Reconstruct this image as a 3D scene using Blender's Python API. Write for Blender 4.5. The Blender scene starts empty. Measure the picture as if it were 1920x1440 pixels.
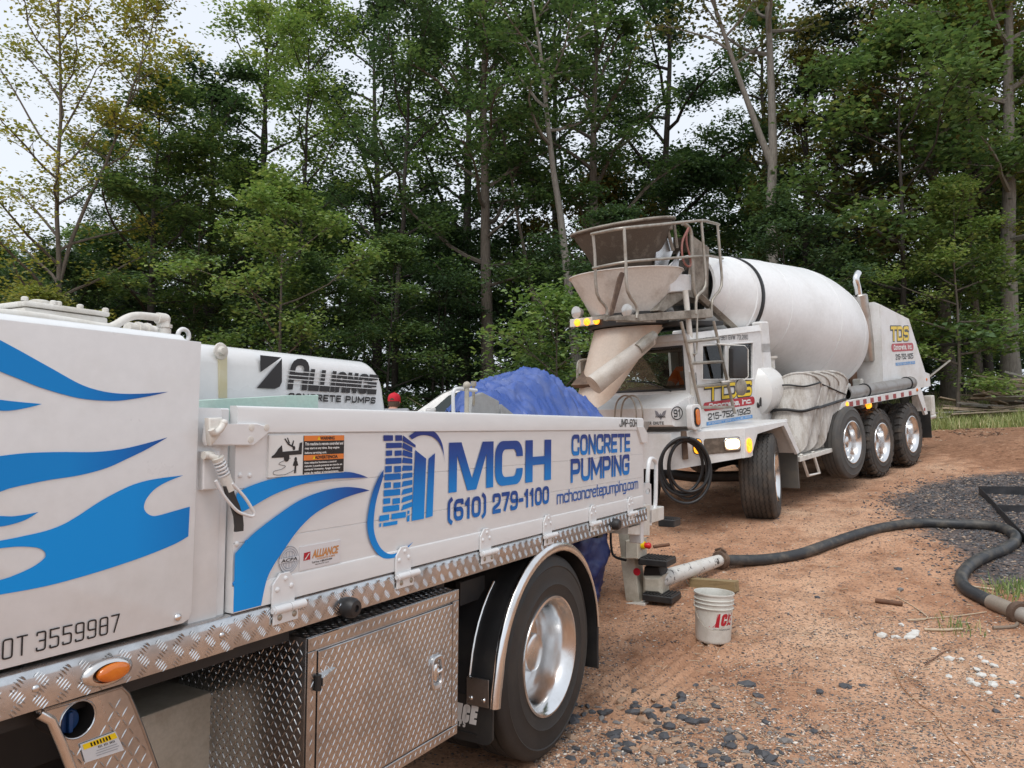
import bpy, bmesh, math, random
from mathutils import Vector, Matrix, noise
from mathutils.geometry import tessellate_polygon
PI = math.pi
R = math.radians
scn = bpy.context.scene
col = scn.collection
# ---------------------------------------------------------------- camera
F_PX, CX, CY, CAM_H, CAM_P = 1442.0, 960.0, 720.0, 1.68, R(3.5)
cam_d = bpy.data.cameras.new('camera')
cam = bpy.data.objects.new('camera', cam_d)
col.objects.link(cam)
cam.location = (0, 0, CAM_H)
cam.rotation_euler = (R(90) + CAM_P, 0, 0)
cam_d.sensor_width = 36.0
cam_d.lens = 36.0 * F_PX / 1920.0
cam_d.clip_start = 0.05
cam_d.clip_end = 2000
scn.camera = cam
# ---------------------------------------------------------------- sky, sun, exposure
SUN_EL, SUN_AZ = R(58), R(200)          # azimuth from +Y towards +X
w = bpy.data.worlds.new('World')
scn.world = w
w.use_nodes = True
nt = w.node_tree
for n_ in list(nt.nodes):
    nt.nodes.remove(n_)
o_ = nt.nodes.new('ShaderNodeOutputWorld')
bg = nt.nodes.new('ShaderNodeBackground')
sky = nt.nodes.new('ShaderNodeTexSky')
sky.sky_type = 'NISHITA'
sky.sun_disc = False
sky.sun_elevation = SUN_EL
sky.sun_rotation = SUN_AZ
sky.air_density = 1.0
sky.dust_density = 4.0
sky.ozone_density = 1.0
hs = nt.nodes.new('ShaderNodeHueSaturation')
hs.inputs['Saturation'].default_value = 0.22
mixw = nt.nodes.new('ShaderNodeMix')
mixw.data_type = 'RGBA'
mixw.inputs[0].default_value = 0.72
mixw.inputs[7].default_value = (7.5, 8.05, 8.9, 1)      # even cloud deck
nt.links.new(sky.outputs[0], hs.inputs['Color'])
nt.links.new(hs.outputs[0], mixw.inputs[6])
nt.links.new(mixw.outputs[2], bg.inputs['Color'])
bg.inputs['Strength'].default_value = 0.10
nt.links.new(bg.outputs[0], o_.inputs[0])
sun_d = bpy.data.lights.new('sun', 'SUN')
sun = bpy.data.objects.new('sun', sun_d)
col.objects.link(sun)
sun_d.energy = 1.1
sun_d.angle = R(25)
sun_d.color = (1.0, 0.98, 0.95)
sdir = Vector((math.sin(SUN_AZ) * math.cos(SUN_EL), math.cos(SUN_AZ) * math.cos(SUN_EL), math.sin(SUN_EL)))
sun.rotation_euler = (-sdir).to_track_quat('-Z', 'Y').to_euler()
sun.location = (0, -5, 30)
scn.view_settings.view_transform = 'Standard'
scn.view_settings.look = 'None'
scn.view_settings.gamma = 1.0
scn.view_settings.exposure = 0.48
try:
    scn.view_settings.use_curve_mapping = False
except Exception:
    pass

# ---------------------------------------------------------------- pixels -> rays
def ray(px, py):
    x = (px - CX) / F_PX
    v = -(py - CY) / F_PX
    return Vector((x, math.cos(CAM_P) - v * math.sin(CAM_P), math.sin(CAM_P) + v * math.cos(CAM_P)))
CAMLOC = Vector((0, 0, CAM_H))

def gz0(x, y):
    xe = min(max(x, -9.0), 22.0)
    if y < 9.6:
        f = .128 * y
    elif y < 30:
        f = 1.229 + .085 * (y - 9.6)
    else:
        f = 1.229 + .085 * 20.4 + .03 * (y - 30)
    t = -.80 + .06 * xe + f
    if t < -2: t = -2
    return .5 * (t + math.sqrt(t * t + .0144)) - .045

def gz(x, y):
    z = gz0(x, y)
    d = math.hypot(x, y)
    if d < 40:
        z += .022 * noise.noise((x * .9, y * .9, 3.1)) + .013 * noise.noise((x * 3.1, y * 3.1, 7.7))
    return z

def gpx(px, py):
    """where the ray through a pixel meets the ground"""
    r = ray(px, py)
    t = .8
    while t < 120:
        p = CAMLOC + r * t
        if p.z < gz(p.x, p.y):
            lo, hi = t - .05 * max(1, t * .2), t
            for _ in range(14):
                m = .5 * (lo + hi)
                p = CAMLOC + r * m
                if p.z < gz(p.x, p.y): hi = m
                else: lo = m
            return CAMLOC + r * hi
        t += .05 * max(1, t * .2)
    return CAMLOC + r * 120

def at_y(px, py, y):
    r = ray(px, py)
    return CAMLOC + r * (y / r.y)

class Frame:
    """a vehicle's own axes: s along it, h up, n outward from the side we see"""
    def __init__(self, O, a, u):
        self.O = Vector(O)
        self.a = Vector(a).normalized()
        u = Vector(u)
        self.u = (u - self.a * self.a.dot(u)).normalized()
        self.n = self.a.cross(self.u)
        self.M = Matrix(((self.a.x, self.u.x, self.n.x, self.O.x), (self.a.y, self.u.y, self.n.y, self.O.y),
                         (self.a.z, self.u.z, self.n.z, self.O.z), (0, 0, 0, 1)))
    def sh(self, px, py, n=0.0):
        r = ray(px, py)
        t = (self.O + self.n * n - CAMLOC).dot(self.n) / r.dot(self.n)
        d = CAMLOC + r * t - self.O
        return (d.dot(self.a), d.dot(self.u))
    def hn(self, px, py, s):
        """point on the plane across the vehicle at s -> (h, n)"""
        r = ray(px, py)
        t = (self.O + self.a * s - CAMLOC).dot(self.a) / r.dot(self.a)
        d = CAMLOC + r * t - self.O
        return (d.dot(self.u), d.dot(self.n))
    def sn(self, px, py, h):
        r = ray(px, py)
        t = (self.O + self.u * h - CAMLOC).dot(self.u) / r.dot(self.u)
        d = CAMLOC + r * t - self.O
        return (d.dot(self.a), d.dot(self.n))
    def w(self, s, h, n):
        return self.O + self.a * s + self.u * h + self.n * n

# ---------------------------------------------------------------- object helpers
def tag(o, label=None, cat=None, group=None, kind=None):
    if label: o['label'] = label
    if cat: o['category'] = cat
    if group: o['group'] = group
    if kind: o['kind'] = kind
    return o

def thing(name, label, cat, M=None, group=None):
    o = bpy.data.objects.new(name, None)
    o.empty_display_size = .2
    col.objects.link(o)
    if M is not None:
        o.matrix_world = M
    return tag(o, label, cat, group)

def link_mesh(name, me, mat=None, parent=None):
    o = bpy.data.objects.new(name, me)
    col.objects.link(o)
    if mat is not None and not me.materials:
        for m in (mat if isinstance(mat, (list, tuple)) else [mat]):
            me.materials.append(m)
    if parent is not None:
        o.parent = parent
    return o

class B:
    """collects shapes into ONE mesh"""
    def __init__(self):
        self.bm = bmesh.new()
        self.mi = 0
    def _fin(self, geom_faces):
        for f in geom_faces:
            f.material_index = self.mi
    def box(self, x0, x1, y0, y1, z0, z1, bev=0.0, seg=1, M=None):
        n0 = len(self.bm.faces)
        r = bmesh.ops.create_cube(self.bm, size=1)
        vs = r['verts']
        for v in vs:
            v.co = Vector((x0 + (v.co.x + .5) * (x1 - x0), y0 + (v.co.y + .5) * (y1 - y0), z0 + (v.co.z + .5) * (z1 - z0)))
        if M is not None:
            for v in vs: v.co = M @ v.co
        fs = list({f for v in vs for f in v.link_faces})
        if bev > 0:
            es = list({e for v in vs for e in v.link_edges})
            rr = bmesh.ops.bevel(self.bm, geom=es, offset=bev, segments=seg, affect='EDGES', profile=.5)
            fs = [f for f in fs if f.is_valid] + [f for f in rr['faces'] if f.is_valid]
        self._fin(fs)
        return self
    def prism(self, pts, z0, z1, bev=0.0, seg=1, M=None):
        """polygon in the XY plane pulled from z0 to z1"""
        n = len(pts)
        lo = [self.bm.verts.new((p[0], p[1], z0)) for p in pts]
        hi = [self.bm.verts.new((p[0], p[1], z1)) for p in pts]
        fs = []
        fs.append(self.bm.faces.new(lo[::-1])); fs.append(self.bm.faces.new(hi))
        for i in range(n):
            j = (i + 1) % n
            fs.append(self.bm.faces.new((lo[i], lo[j], hi[j], hi[i])))
        vs = lo + hi
        if bev > 0:
            es = list({e for f in fs[:2] for e in f.edges})
            rr = bmesh.ops.bevel(self.bm, geom=es, offset=bev, segments=seg, affect='EDGES', profile=.5)
            fs = [f for f in fs if f.is_valid] + [f for f in rr['faces'] if f.is_valid]
            vs = list({v for f in fs for v in f.verts})
        if M is not None:
            for v in vs: v.co = M @ v.co
        self._fin(fs)
        return self
    def sheet(self, pts, z=0.0, M=None):
        """flat filled polygon (concave allowed); pts 2D"""
        v3 = [Vector((p[0], p[1], 0)) for p in pts]
        tris = tessellate_polygon([v3])
        vs = [self.bm.verts.new(Vector((p[0], p[1], z)) if M is None else M @ Vector((p[0], p[1], z))) for p in pts]
        fs = []
        for t in tris:
            try:
                a, b, c = [vs[i] for i in t]
                nn = (b.co - a.co).cross(c.co - a.co)
                if nn.length < 1e-12: continue
                f = self.bm.faces.new((a, b, c))
                fs.append(f)
            except Exception:
                pass
        for f in fs:
            f.normal_update()
            if M is None and f.normal.z < 0: f.normal_flip()
        self._fin(fs)
        return self
    def quad(self, pts):
        f = self.bm.faces.new([self.bm.verts.new(p) for p in pts])
        self._fin([f]); return self
    def tube(self, pts, r, seg=8, closed=False, caps=True, flat=None):
        pts = [Vector(p) for p in pts]
        n = len(pts)
        rad = r if isinstance(r, (list, tuple)) else [r] * n
        tang = []
        for i in range(n):
            if closed:
                t = pts[(i + 1) % n] - pts[i - 1]
            else:
                t = pts[min(i + 1, n - 1)] - pts[max(i - 1, 0)]
            tang.append(t.normalized())
        t0 = tang[0]
        ref = Vector((0, 0, 1)) if abs(t0.z) < .9 else Vector((1, 0, 0))
        nor = (ref - t0 * ref.dot(t0)).normalized()
        rings = []
        for i in range(n):
            t = tang[i]
            nor = (nor - t * nor.dot(t))
            if nor.length < 1e-6: nor = t.orthogonal()
            nor.normalize()
            bi = t.cross(nor)
            ring = []
            for k in range(seg):
                a = 2 * PI * k / seg
                ring.append(self.bm.verts.new(pts[i] + (nor * math.cos(a) + bi * math.sin(a)) * rad[i]))
            rings.append(ring)
        fs = []
        m = n if closed else n - 1
        for i in range(m):
            a, b = rings[i], rings[(i + 1) % n]
            for k in range(seg):
                l = (k + 1) % seg
                fs.append(self.bm.faces.new((a[k], a[l], b[l], b[k])))
        if caps and not closed:
            fs.append(self.bm.faces.new(rings[0][::-1]))
            fs.append(self.bm.faces.new(rings[-1]))
        self._fin(fs)
        return self
    def lathe(self, prof, seg=32, M=None, a0=0.0, a1=2 * PI, cap=False):
        """prof: (r, t) pairs; turned about local Z with t along Z, then placed with M"""
        full = abs(a1 - a0 - 2 * PI) < 1e-6
        cnt = seg if full else seg + 1
        rings = []
        for (r, t) in prof:
            if r < 1e-6:
                v = self.bm.verts.new((0, 0, t)); rings.append([v])
            else:
                rings.append([self.bm.verts.new((r * math.cos(a0 + (a1 - a0) * k / seg), r * math.sin(a0 + (a1 - a0) * k / seg), t)) for k in range(cnt)])
        fs = []
        for a, b in zip(rings, rings[1:]):
            for k in range(seg):
                l = (k + 1) % cnt
                if len(a) == 1 and len(b) == 1: continue
                if len(a) == 1: fs.append(self.bm.faces.new((a[0], b[l], b[k])))
                elif len(b) == 1: fs.append(self.bm.faces.new((a[k], a[l], b[0])))
                else: fs.append(self.bm.faces.new((a[k], a[l], b[l], b[k])))
        if M is not None:
            for rg in rings:
                for v in rg: v.co = M @ v.co
        self._fin(fs)
        return self
    def loft(self, rings, closed=True, caps=True):
        """rings: lists of equal length of 3D points"""
        vr = [[self.bm.verts.new(p) for p in rg] for rg in rings]
        fs = []
        n = len(vr[0])
        m = n if closed else n - 1
        for a, b in zip(vr, vr[1:]):
            for k in range(m):
                l = (k + 1) % n
                fs.append(self.bm.faces.new((a[k], a[l], b[l], b[k])))
        if caps and closed:
            fs.append(self.bm.faces.new(vr[0][::-1])); fs.append(self.bm.faces.new(vr[-1]))
        self._fin(fs)
        return self
    def ball(self, c, r, seg=12, ring=8, sc=(1, 1, 1)):
        rs = bmesh.ops.create_uvsphere(self.bm, u_segments=seg, v_segments=ring, radius=1)
        fs = list({f for v in rs['verts'] for f in v.link_faces})
        for v in rs['verts']:
            v.co = Vector((c[0] + v.co.x * r * sc[0], c[1] + v.co.y * r * sc[1], c[2] + v.co.z * r * sc[2]))
        self._fin(fs)
        return self
    def mesh(self, name, smooth=35, recalc=True):
        if recalc:
            bmesh.ops.recalc_face_normals(self.bm, faces=self.bm.faces[:])
        me = bpy.data.meshes.new(name)
        self.bm.to_mesh(me); self.bm.free()
        if smooth:
            me.polygons.foreach_set('use_smooth', [True] * len(me.polygons))
            me.set_sharp_from_angle(angle=R(smooth))
        return me
    def obj(self, name, mat, parent=None, smooth=35, recalc=True):
        return link_mesh(name, self.mesh(name, smooth, recalc), mat, parent)

def cyl(b, p0, p1, r, seg=16):
    return b.tube([p0, p1], r, seg)

def crom(pts, per=8, closed=False):
    """Catmull-Rom through points"""
    P = [Vector(p) for p in pts]
    n = len(P)
    out = []
    rng = range(n) if closed else range(n - 1)
    for i in rng:
        if closed:
            a, b_, c, d = P[i - 1], P[i], P[(i + 1) % n], P[(i + 2) % n]
        else:
            a, b_, c, d = P[max(i - 1, 0)], P[i], P[i + 1], P[min(i + 2, n - 1)]
        for k in range(per):
            t = k / per
            out.append(.5 * ((2 * b_) + (c - a) * t + (2 * a - 5 * b_ + 4 * c - d) * t * t + (3 * b_ - a - 3 * c + d) * t ** 3))
    if not closed: out.append(P[-1])
    return out

def copy_tree(o, parent=None):
    c = o.copy(); col.objects.link(c)
    c.parent = parent
    for ch in list(o.children):
        copy_tree(ch, c)
    return c

# ---------------------------------------------------------------- materials
def newmat(name):
    m = bpy.data.materials.new(name)
    m.use_nodes = True
    t = m.node_tree
    t.nodes.clear()
    out = t.nodes.new('ShaderNodeOutputMaterial')
    bs = t.nodes.new('ShaderNodeBsdfPrincipled')
    t.links.new(bs.outputs[0], out.inputs[0])
    return m, t, bs, out

def nnoise(t, scale, detail=4, rough=.55, vec=None, dist=0.0):
    n = t.nodes.new('ShaderNodeTexNoise')
    n.inputs['Scale'].default_value = scale
    n.inputs['Detail'].default_value = detail
    n.inputs['Roughness'].default_value = rough
    n.inputs['Distortion'].default_value = dist
    if vec is not None: t.links.new(vec, n.inputs['Vector'])
    return n
def nramp(t, fac, stops, interp='LINEAR'):
    r = t.nodes.new('ShaderNodeValToRGB')
    r.color_ramp.interpolation = interp
    el = r.color_ramp.elements
    while len(el) > 1: el.remove(el[-1])
    el[0].position = stops[0][0]; el[0].color = (*stops[0][1], 1)
    for p, c in stops[1:]:
        e = el.new(p); e.color = (*c, 1)
    t.links.new(fac, r.inputs[0])
    return r
def nmix(t, fac, a, b, mode='MIX'):
    m = t.nodes.new('ShaderNodeMix'); m.data_type = 'RGBA'; m.blend_type = mode
    for s, v in ((0, fac), (6, a), (7, b)):
        if isinstance(v, (int, float)): m.inputs[s].default_value = v
        elif isinstance(v, (tuple, list)): m.inputs[s].default_value = (*v[:3], 1)
        else: t.links.new(v, m.inputs[s])
    return m.outputs[2]
def nmath(t, op, a, b=None, clamp=False):
    m = t.nodes.new('ShaderNodeMath'); m.operation = op; m.use_clamp = clamp
    for i, v in enumerate((a, b)):
        if v is None: continue
        if isinstance(v, (int, float)): m.inputs[i].default_value = v
        else: t.links.new(v, m.inputs[i])
    return m.outputs[0]
def ncoord(t, out='Object', scale=None):
    c = t.nodes.new('ShaderNodeTexCoord')
    v = c.outputs[out]
    if scale is not None:
        mp = t.nodes.new('ShaderNodeMapping')
        mp.inputs['Scale'].default_value = scale
        t.links.new(v, mp.inputs['Vector']); v = mp.outputs[0]
    return v
def nbump(t, bs, h, strength, dist=.01):
    b = t.nodes.new('ShaderNodeBump')
    b.inputs['Strength'].default_value = strength
    b.inputs['Distance'].default_value = dist
    t.links.new(h, b.inputs['Height'])
    t.links.new(b.outputs[0], bs.inputs['Normal'])
    return b

def mat(name, base, rough=.5, metal=0.0, dirt=None, dirt_amt=.3, dirt_scale=6.0, lo=.45, hi=.7, fine=0.0, bump=0.0,
        bump_scale=60.0, coat=0.0, stretch=None, rough_var=.1, spec=.5, speck=None, speck_lo=.62):
    """painted / worn surface: base colour, blotches of dirt, fine grain, optional specks, fine relief"""
    m, t, bs, out = newmat(name)
    v = ncoord(t, 'Object', stretch)
    c = None
    n1 = nnoise(t, dirt_scale, 6, .62, v)
    if dirt is not None:
        rp = nramp(t, n1.outputs[0], [(lo, (0, 0, 0)), (hi, (dirt_amt,) * 3)])
        c = nmix(t, rp.outputs[0], base, dirt)
    if fine > 0:
        n2 = nnoise(t, dirt_scale * 14, 3, .6, v)
        k = nramp(t, n2.outputs[0], [(.3, (1 - fine,) * 3), (.7, (1 + fine * .4,) * 3)])
        c = nmix(t, 1.0, c if c is not None else base, k.outputs[0], 'MULTIPLY')
    if speck is not None:
        n3 = nnoise(t, speck[1], 4, .7, v)
        rp = nramp(t, n3.outputs[0], [(speck_lo, (0, 0, 0)), (speck_lo + .05, (1, 1, 1))])
        c = nmix(t, rp.outputs[0], c if c is not None else base, speck[0])
    if c is None: bs.inputs['Base Color'].default_value = (*base, 1)
    else: t.links.new(c, bs.inputs['Base Color'])
    bs.inputs['Metallic'].default_value = metal
    bs.inputs['Specular IOR Level'].default_value = spec
    bs.inputs['Coat Weight'].default_value = coat
    bs.inputs['Coat Roughness'].default_value = .12
    rr = nramp(t, n1.outputs[0], [(.3, (max(.03, rough - rough_var),) * 3), (.7, (min(1, rough + rough_var),) * 3)])
    t.links.new(rr.outputs[0], bs.inputs['Roughness'])
    if bump > 0:
        nb = nnoise(t, bump_scale, 5, .6, v)
        nbump(t, bs, nb.outputs[0], bump, .01)
    return m

MT = {}
def mats():
    W = (.73, .735, .735)
    MT['white'] = mat('white_truck_paint', W, .34, dirt=(.50, .46, .40), dirt_amt=.30, dirt_scale=2.2, fine=.035, coat=.25, speck=((.40, .36, .30), 190), speck_lo=.76)
    MT['white_alu'] = mat('white_painted_aluminium', (.72, .72, .715), .38, dirt=(.52, .48, .42), dirt_amt=.2, dirt_scale=1.6, fine=.04, stretch=(.25, 1, 1), coat=.15)
    MT['white_old'] = mat('old_white_paint', (.70, .68, .63), .45, dirt=(.40, .35, .27), dirt_amt=.55, dirt_scale=7, fine=.08, speck=((.22, .17, .12), 60), speck_lo=.72)
    MT['cream'] = mat('dirty_cream_paint', (.50, .46, .38), .5, dirt=(.25, .20, .14), dirt_amt=.6, dirt_scale=5, fine=.1, speck=((.13, .10, .07), 70), speck_lo=.7)
    MT['mixw'] = mat('mixer_white_paint', (.73, .73, .72), .4, dirt=(.50, .46, .40), dirt_amt=.5, dirt_scale=2.4, fine=.06, coat=.1, speck=((.34, .29, .23), 46), speck_lo=.74)
    MT['drum'] = mat('drum_white_paint', (.79, .80, .80), .42, dirt=(.57, .56, .54), dirt_amt=.5, dirt_scale=1.6, fine=.05, stretch=(1, 1, .45), speck=((.50, .48, .45), 24), speck_lo=.70)
    MT['concrete_steel'] = mat('steel_caked_with_concrete', (.36, .33, .28), .75, dirt=(.13, .105, .08), dirt_amt=.9, dirt_scale=5, lo=.38, hi=.66, fine=.2, bump=.35, bump_scale=40, speck=((.52, .49, .43), 26), speck_lo=.66)
    MT['hopper_in'] = mat('brown_worn_hopper_steel', (.105, .082, .062), .7, dirt=(.30, .27, .22), dirt_amt=.6, dirt_scale=7, lo=.54, hi=.74, fine=.25, bump=.3, bump_scale=60)
    MT['chutepaint'] = mat('pinkish_cream_chute_paint', (.60, .50, .41), .5, dirt=(.46, .30, .20), dirt_amt=.5, dirt_scale=3, fine=.08, speck=((.30, .25, .19), 40), speck_lo=.72)
    MT['chrome'] = mat('polished_aluminium', (.78, .78, .78), .2, 1.0, dirt=(.45, .40, .34), dirt_amt=.35, dirt_scale=5, rough_var=.09)
    MT['alu'] = mat('bare_aluminium', (.66, .66, .66), .3, 1.0, dirt=(.36, .34, .32), dirt_amt=.5, dirt_scale=4, rough_var=.1, fine=.08)
    MT['tread'] = mat('tread_plate_aluminium', (.60, .61, .62), .27, 1.0, dirt=(.26, .24, .22), dirt_amt=.65, dirt_scale=3.5, rough_var=.12, fine=.1)
    MT['steel_rail'] = mat('dull_galvanised_tube', (.42, .39, .34), .5, .6, dirt=(.24, .19, .14), dirt_amt=.7, dirt_scale=8, fine=.15)
    MT['rubber'] = mat('tyre_rubber', (.022, .021, .020), .62, dirt=(.085, .066, .05), dirt_amt=.35, dirt_scale=3, fine=.1, bump=.08, bump_scale=120)
    MT['rubber_dirty'] = mat('dusty_tyre_rubber', (.045, .041, .037), .75, dirt=(.15, .115, .085), dirt_amt=.65, dirt_scale=4, fine=.15, bump=.15, bump_scale=90)
    MT['black'] = mat('black_plastic', (.018, .018, .019), .5, dirt=(.07, .06, .05), dirt_amt=.4, dirt_scale=4, fine=.1)
    MT['dark'] = mat('dark_chassis_paint', (.014, .013, .013), .6, dirt=(.05, .04, .03), dirt_amt=.5, dirt_scale=5)
    MT['flap'] = mat('black_rubber_flap', (.02, .02, .02), .55, dirt=(.08, .065, .05), dirt_amt=.35, dirt_scale=4)
    MT['ink'] = mat('black_vinyl_lettering', (.012, .012, .014), .35)
    MT['inkwhite'] = mat('white_print', (.72, .72, .70), .5)
    MT['red'] = mat('red_vinyl', (.42, .012, .025), .35)
    MT['redcap'] = mat('red_cap_cloth', (.55, .012, .03), .85, fine=.15, dirt=(.35, .01, .02), dirt_scale=20)
    MT['yellow'] = mat('yellow_vinyl', (.80, .56, .005), .35)
    MT['orange'] = mat('orange_vinyl', (.72, .20, .03), .4)
    MT['bluebar'] = mat('light_blue_vinyl', (.10, .30, .62), .4)
    MT['hose'] = mat('black_concrete_hose', (.030, .032, .035), .5, dirt=(.20, .17, .13), dirt_amt=.6, dirt_scale=7, lo=.46, hi=.72, fine=.15, bump=.12, bump_scale=90)
    MT['rust'] = mat('rusty_brown_steel', (.10, .06, .04), .75, dirt=(.26, .18, .12), dirt_amt=.6, dirt_scale=12, fine=.2, bump=.3, bump_scale=60)
    MT['chipped'] = mat('white_paint_flaking_off_pipe', (.62, .60, .56), .5, dirt=(.42, .38, .32), dirt_amt=.4, dirt_scale=9, speck=((.06, .05, .045), 16), speck_lo=.57, bump=.12, bump_scale=50)
    MT['tarp'] = mat('blue_tarpaulin', (.040, .092, .33), .40, dirt=(.22, .25, .38), dirt_amt=.5, dirt_scale=4, fine=.10, bump=.12, bump_scale=22, speck=((.46, .46, .50), 11), speck_lo=.69)
    MT['wood'] = mat('weathered_wood', (.26, .20, .15), .8, dirt=(.12, .09, .065), dirt_amt=.7, dirt_scale=5, stretch=(1, 8, 8), fine=.25, bump=.3, bump_scale=40)
    MT['lumber'] = mat('treated_lumber', (.30, .22, .11), .75, dirt=(.16, .11, .055), dirt_amt=.7, dirt_scale=6, stretch=(1, 6, 6), fine=.2, bump=.2, bump_scale=40)
    MT['foam'] = mat('pale_green_foam_board', (.50, .68, .60), .7, dirt=(.62, .70, .64), dirt_amt=.6, dirt_scale=6, fine=.08)
    MT['bucket'] = mat('dirty_white_plastic', (.66, .65, .60), .42, dirt=(.42, .38, .31), dirt_amt=.5, dirt_scale=8, fine=.08, speck=((.33, .29, .23), 75), speck_lo=.68)
    MT['skin'] = mat('skin', (.46, .24, .17), .55, dirt=(.40, .18, .12), dirt_amt=.4, dirt_scale=14)
    MT['hair'] = mat('brown_hair', (.09, .055, .035), .7, fine=.3, dirt=(.04, .03, .02), dirt_scale=40)
    MT['greycloth'] = mat('grey_cloth', (.30, .31, .33), .9, dirt=(.2, .2, .21), dirt_amt=.5, dirt_scale=8, fine=.1, bump=.2, bump_scale=30)
    MT['orangecloth'] = mat('orange_safety_cloth', (.85, .14, .015), .85, dirt=(.65, .10, .01), dirt_amt=.5, dirt_scale=8, fine=.1, bump=.2, bump_scale=30)
    MT['denim'] = mat('dark_denim', (.04, .05, .08), .9, dirt=(.08, .08, .1), dirt_amt=.5, dirt_scale=8, fine=.1)
    MT['carpaint'] = mat('silver_car_paint', (.50, .49, .47), .25, .6, coat=.7)
    MT['tankpaint'] = mat('white_tank_paint', (.74, .74, .72), .28, dirt=(.58, .55, .5), dirt_amt=.3, dirt_scale=3, coat=.2)
    MT['greypipe'] = mat('grey_steel_pipe', (.30, .29, .28), .5, .3, dirt=(.18, .15, .12), dirt_amt=.6, dirt_scale=5, fine=.1)
    MT['bracket'] = mat('galvanised_bolt', (.42, .39, .33), .45, .8, dirt=(.25, .18, .1), dirt_amt=.6, dirt_scale=30)
    MT['cable'] = mat('black_cable', (.015, .015, .016), .45)
    MT['redhose'] = mat('faded_red_hose', (.32, .12, .10), .6, dirt=(.3, .22, .18), dirt_amt=.5, dirt_scale=10)
    # glass
    m, t, bs, out = newmat('tinted_window_glass')
    bs.inputs['Base Color'].default_value = (.55, .60, .58, 1)
    bs.inputs['Roughness'].default_value = .03
    tr = t.nodes.new('ShaderNodeBsdfTransparent'); tr.inputs[0].default_value = (.80, .85, .83, 1)
    gl = t.nodes.new('ShaderNodeBsdfGlossy'); gl.inputs['Roughness'].default_value = .03
    fr = t.nodes.new('ShaderNodeFresnel'); fr.inputs[0].default_value = 1.5
    mx = t.nodes.new('ShaderNodeMixShader')
    t.links.new(fr.outputs[0], mx.inputs[0]); t.links.new(tr.outputs[0], mx.inputs[1]); t.links.new(gl.outputs[0], mx.inputs[2])
    t.links.new(mx.outputs[0], out.inputs[0])
    MT['glass'] = m
    def lamp(name, c, e, base):
        m, t, bs, out = newmat(name)
        bs.inputs['Base Color'].default_value = (*base, 1)
        bs.inputs['Roughness'].default_value = .2
        bs.inputs['Emission Color'].default_value = (*c, 1)
        v = nnoise(t, 40, 2, .5, ncoord(t))
        rp = nramp(t, v.outputs[0], [(.35, (e * .55,) * 3), (.6, (e,) * 3)])
        t.links.new(rp.outputs[0], bs.inputs['Emission Strength'])
        return m
    MT['amber_on'] = lamp('lit_amber_lens', (1.0, .36, .02), 1.6, (.8, .3, .02))
    MT['headlight'] = lamp('lit_headlight_lens', (1.0, .82, .42), 3.0, (.8, .7, .5))
    MT['amber_off'] = mat('unlit_amber_lens', (.62, .14, .008), .15, coat=.6, dirt=(.8, .26, .02), dirt_amt=.7, dirt_scale=14)
    MT['lens_clear'] = mat('clear_lamp_lens', (.55, .55, .53), .15, .3, coat=.5)
mats()

def gradmat(name, axis, lo, hi, stops, rough=.42):
    """printed colour blend along one local axis of the vehicle"""
    m, t, bs, out = newmat(name)
    sp = t.nodes.new('ShaderNodeSeparateXYZ')
    t.links.new(ncoord(t), sp.inputs[0])
    mr = t.nodes.new('ShaderNodeMapRange')
    mr.inputs['From Min'].default_value = lo; mr.inputs['From Max'].default_value = hi
    t.links.new(sp.outputs[axis], mr.inputs['Value'])
    rp = nramp(t, mr.outputs[0], stops)
    t.links.new(rp.outputs[0], bs.inputs['Base Color'])
    bs.inputs['Roughness'].default_value = rough
    bs.inputs['Specular IOR Level'].default_value = .3
    return m

# ---------------------------------------------------------------- lettering
def text_polys(s, bold=0.0):
    cu = bpy.data.curves.new('txt', 'FONT')
    cu.body = s
    cu.size = 1
    cu.offset = bold
    cu.resolution_u = 3
    cu.fill_mode = 'FRONT' if hasattr(cu, 'fill_mode') else cu.fill_mode
    ob = bpy.data.objects.new('txt', cu)
    col.objects.link(ob)
    dg = bpy.context.evaluated_depsgraph_get()
    me = bpy.data.meshes.new_from_object(ob.evaluated_get(dg))
    vs = [v.co.copy() for v in me.vertices]
    fs = [tuple(p.vertices) for p in me.polygons]
    bpy.data.objects.remove(ob); bpy.data.curves.remove(cu); bpy.data.meshes.remove(me)
    return vs, fs

def text(name, s, box, z, m, parent, bold=0.0, shear=0.0, warp=None):
    """letters as a flat print filling box=(x0,x1,y0,y1) at height z over the local XY plane"""
    vs, fs = text_polys(s, bold)
    x0 = min(v.x for v in vs); x1 = max(v.x for v in vs)
    y0 = min(v.y for v in vs); y1 = max(v.y for v in vs)
    bx0, bx1, by0, by1 = box
    out = []
    hh = by1 - by0
    for v in vs:
        fy = (v.y - y0) / (y1 - y0)
        fx = (v.x - x0) / (x1 - x0)
        X = bx0 + fx * (bx1 - bx0 - shear * hh) + shear * hh * fy
        Y = by0 + fy * hh
        p = Vector((X, Y, z))
        out.append(warp(p) if warp else p)
    me = bpy.data.meshes.new(name)
    me.from_pydata(out, [], fs)
    o = link_mesh(name, me, m, parent)
    return o
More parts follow.
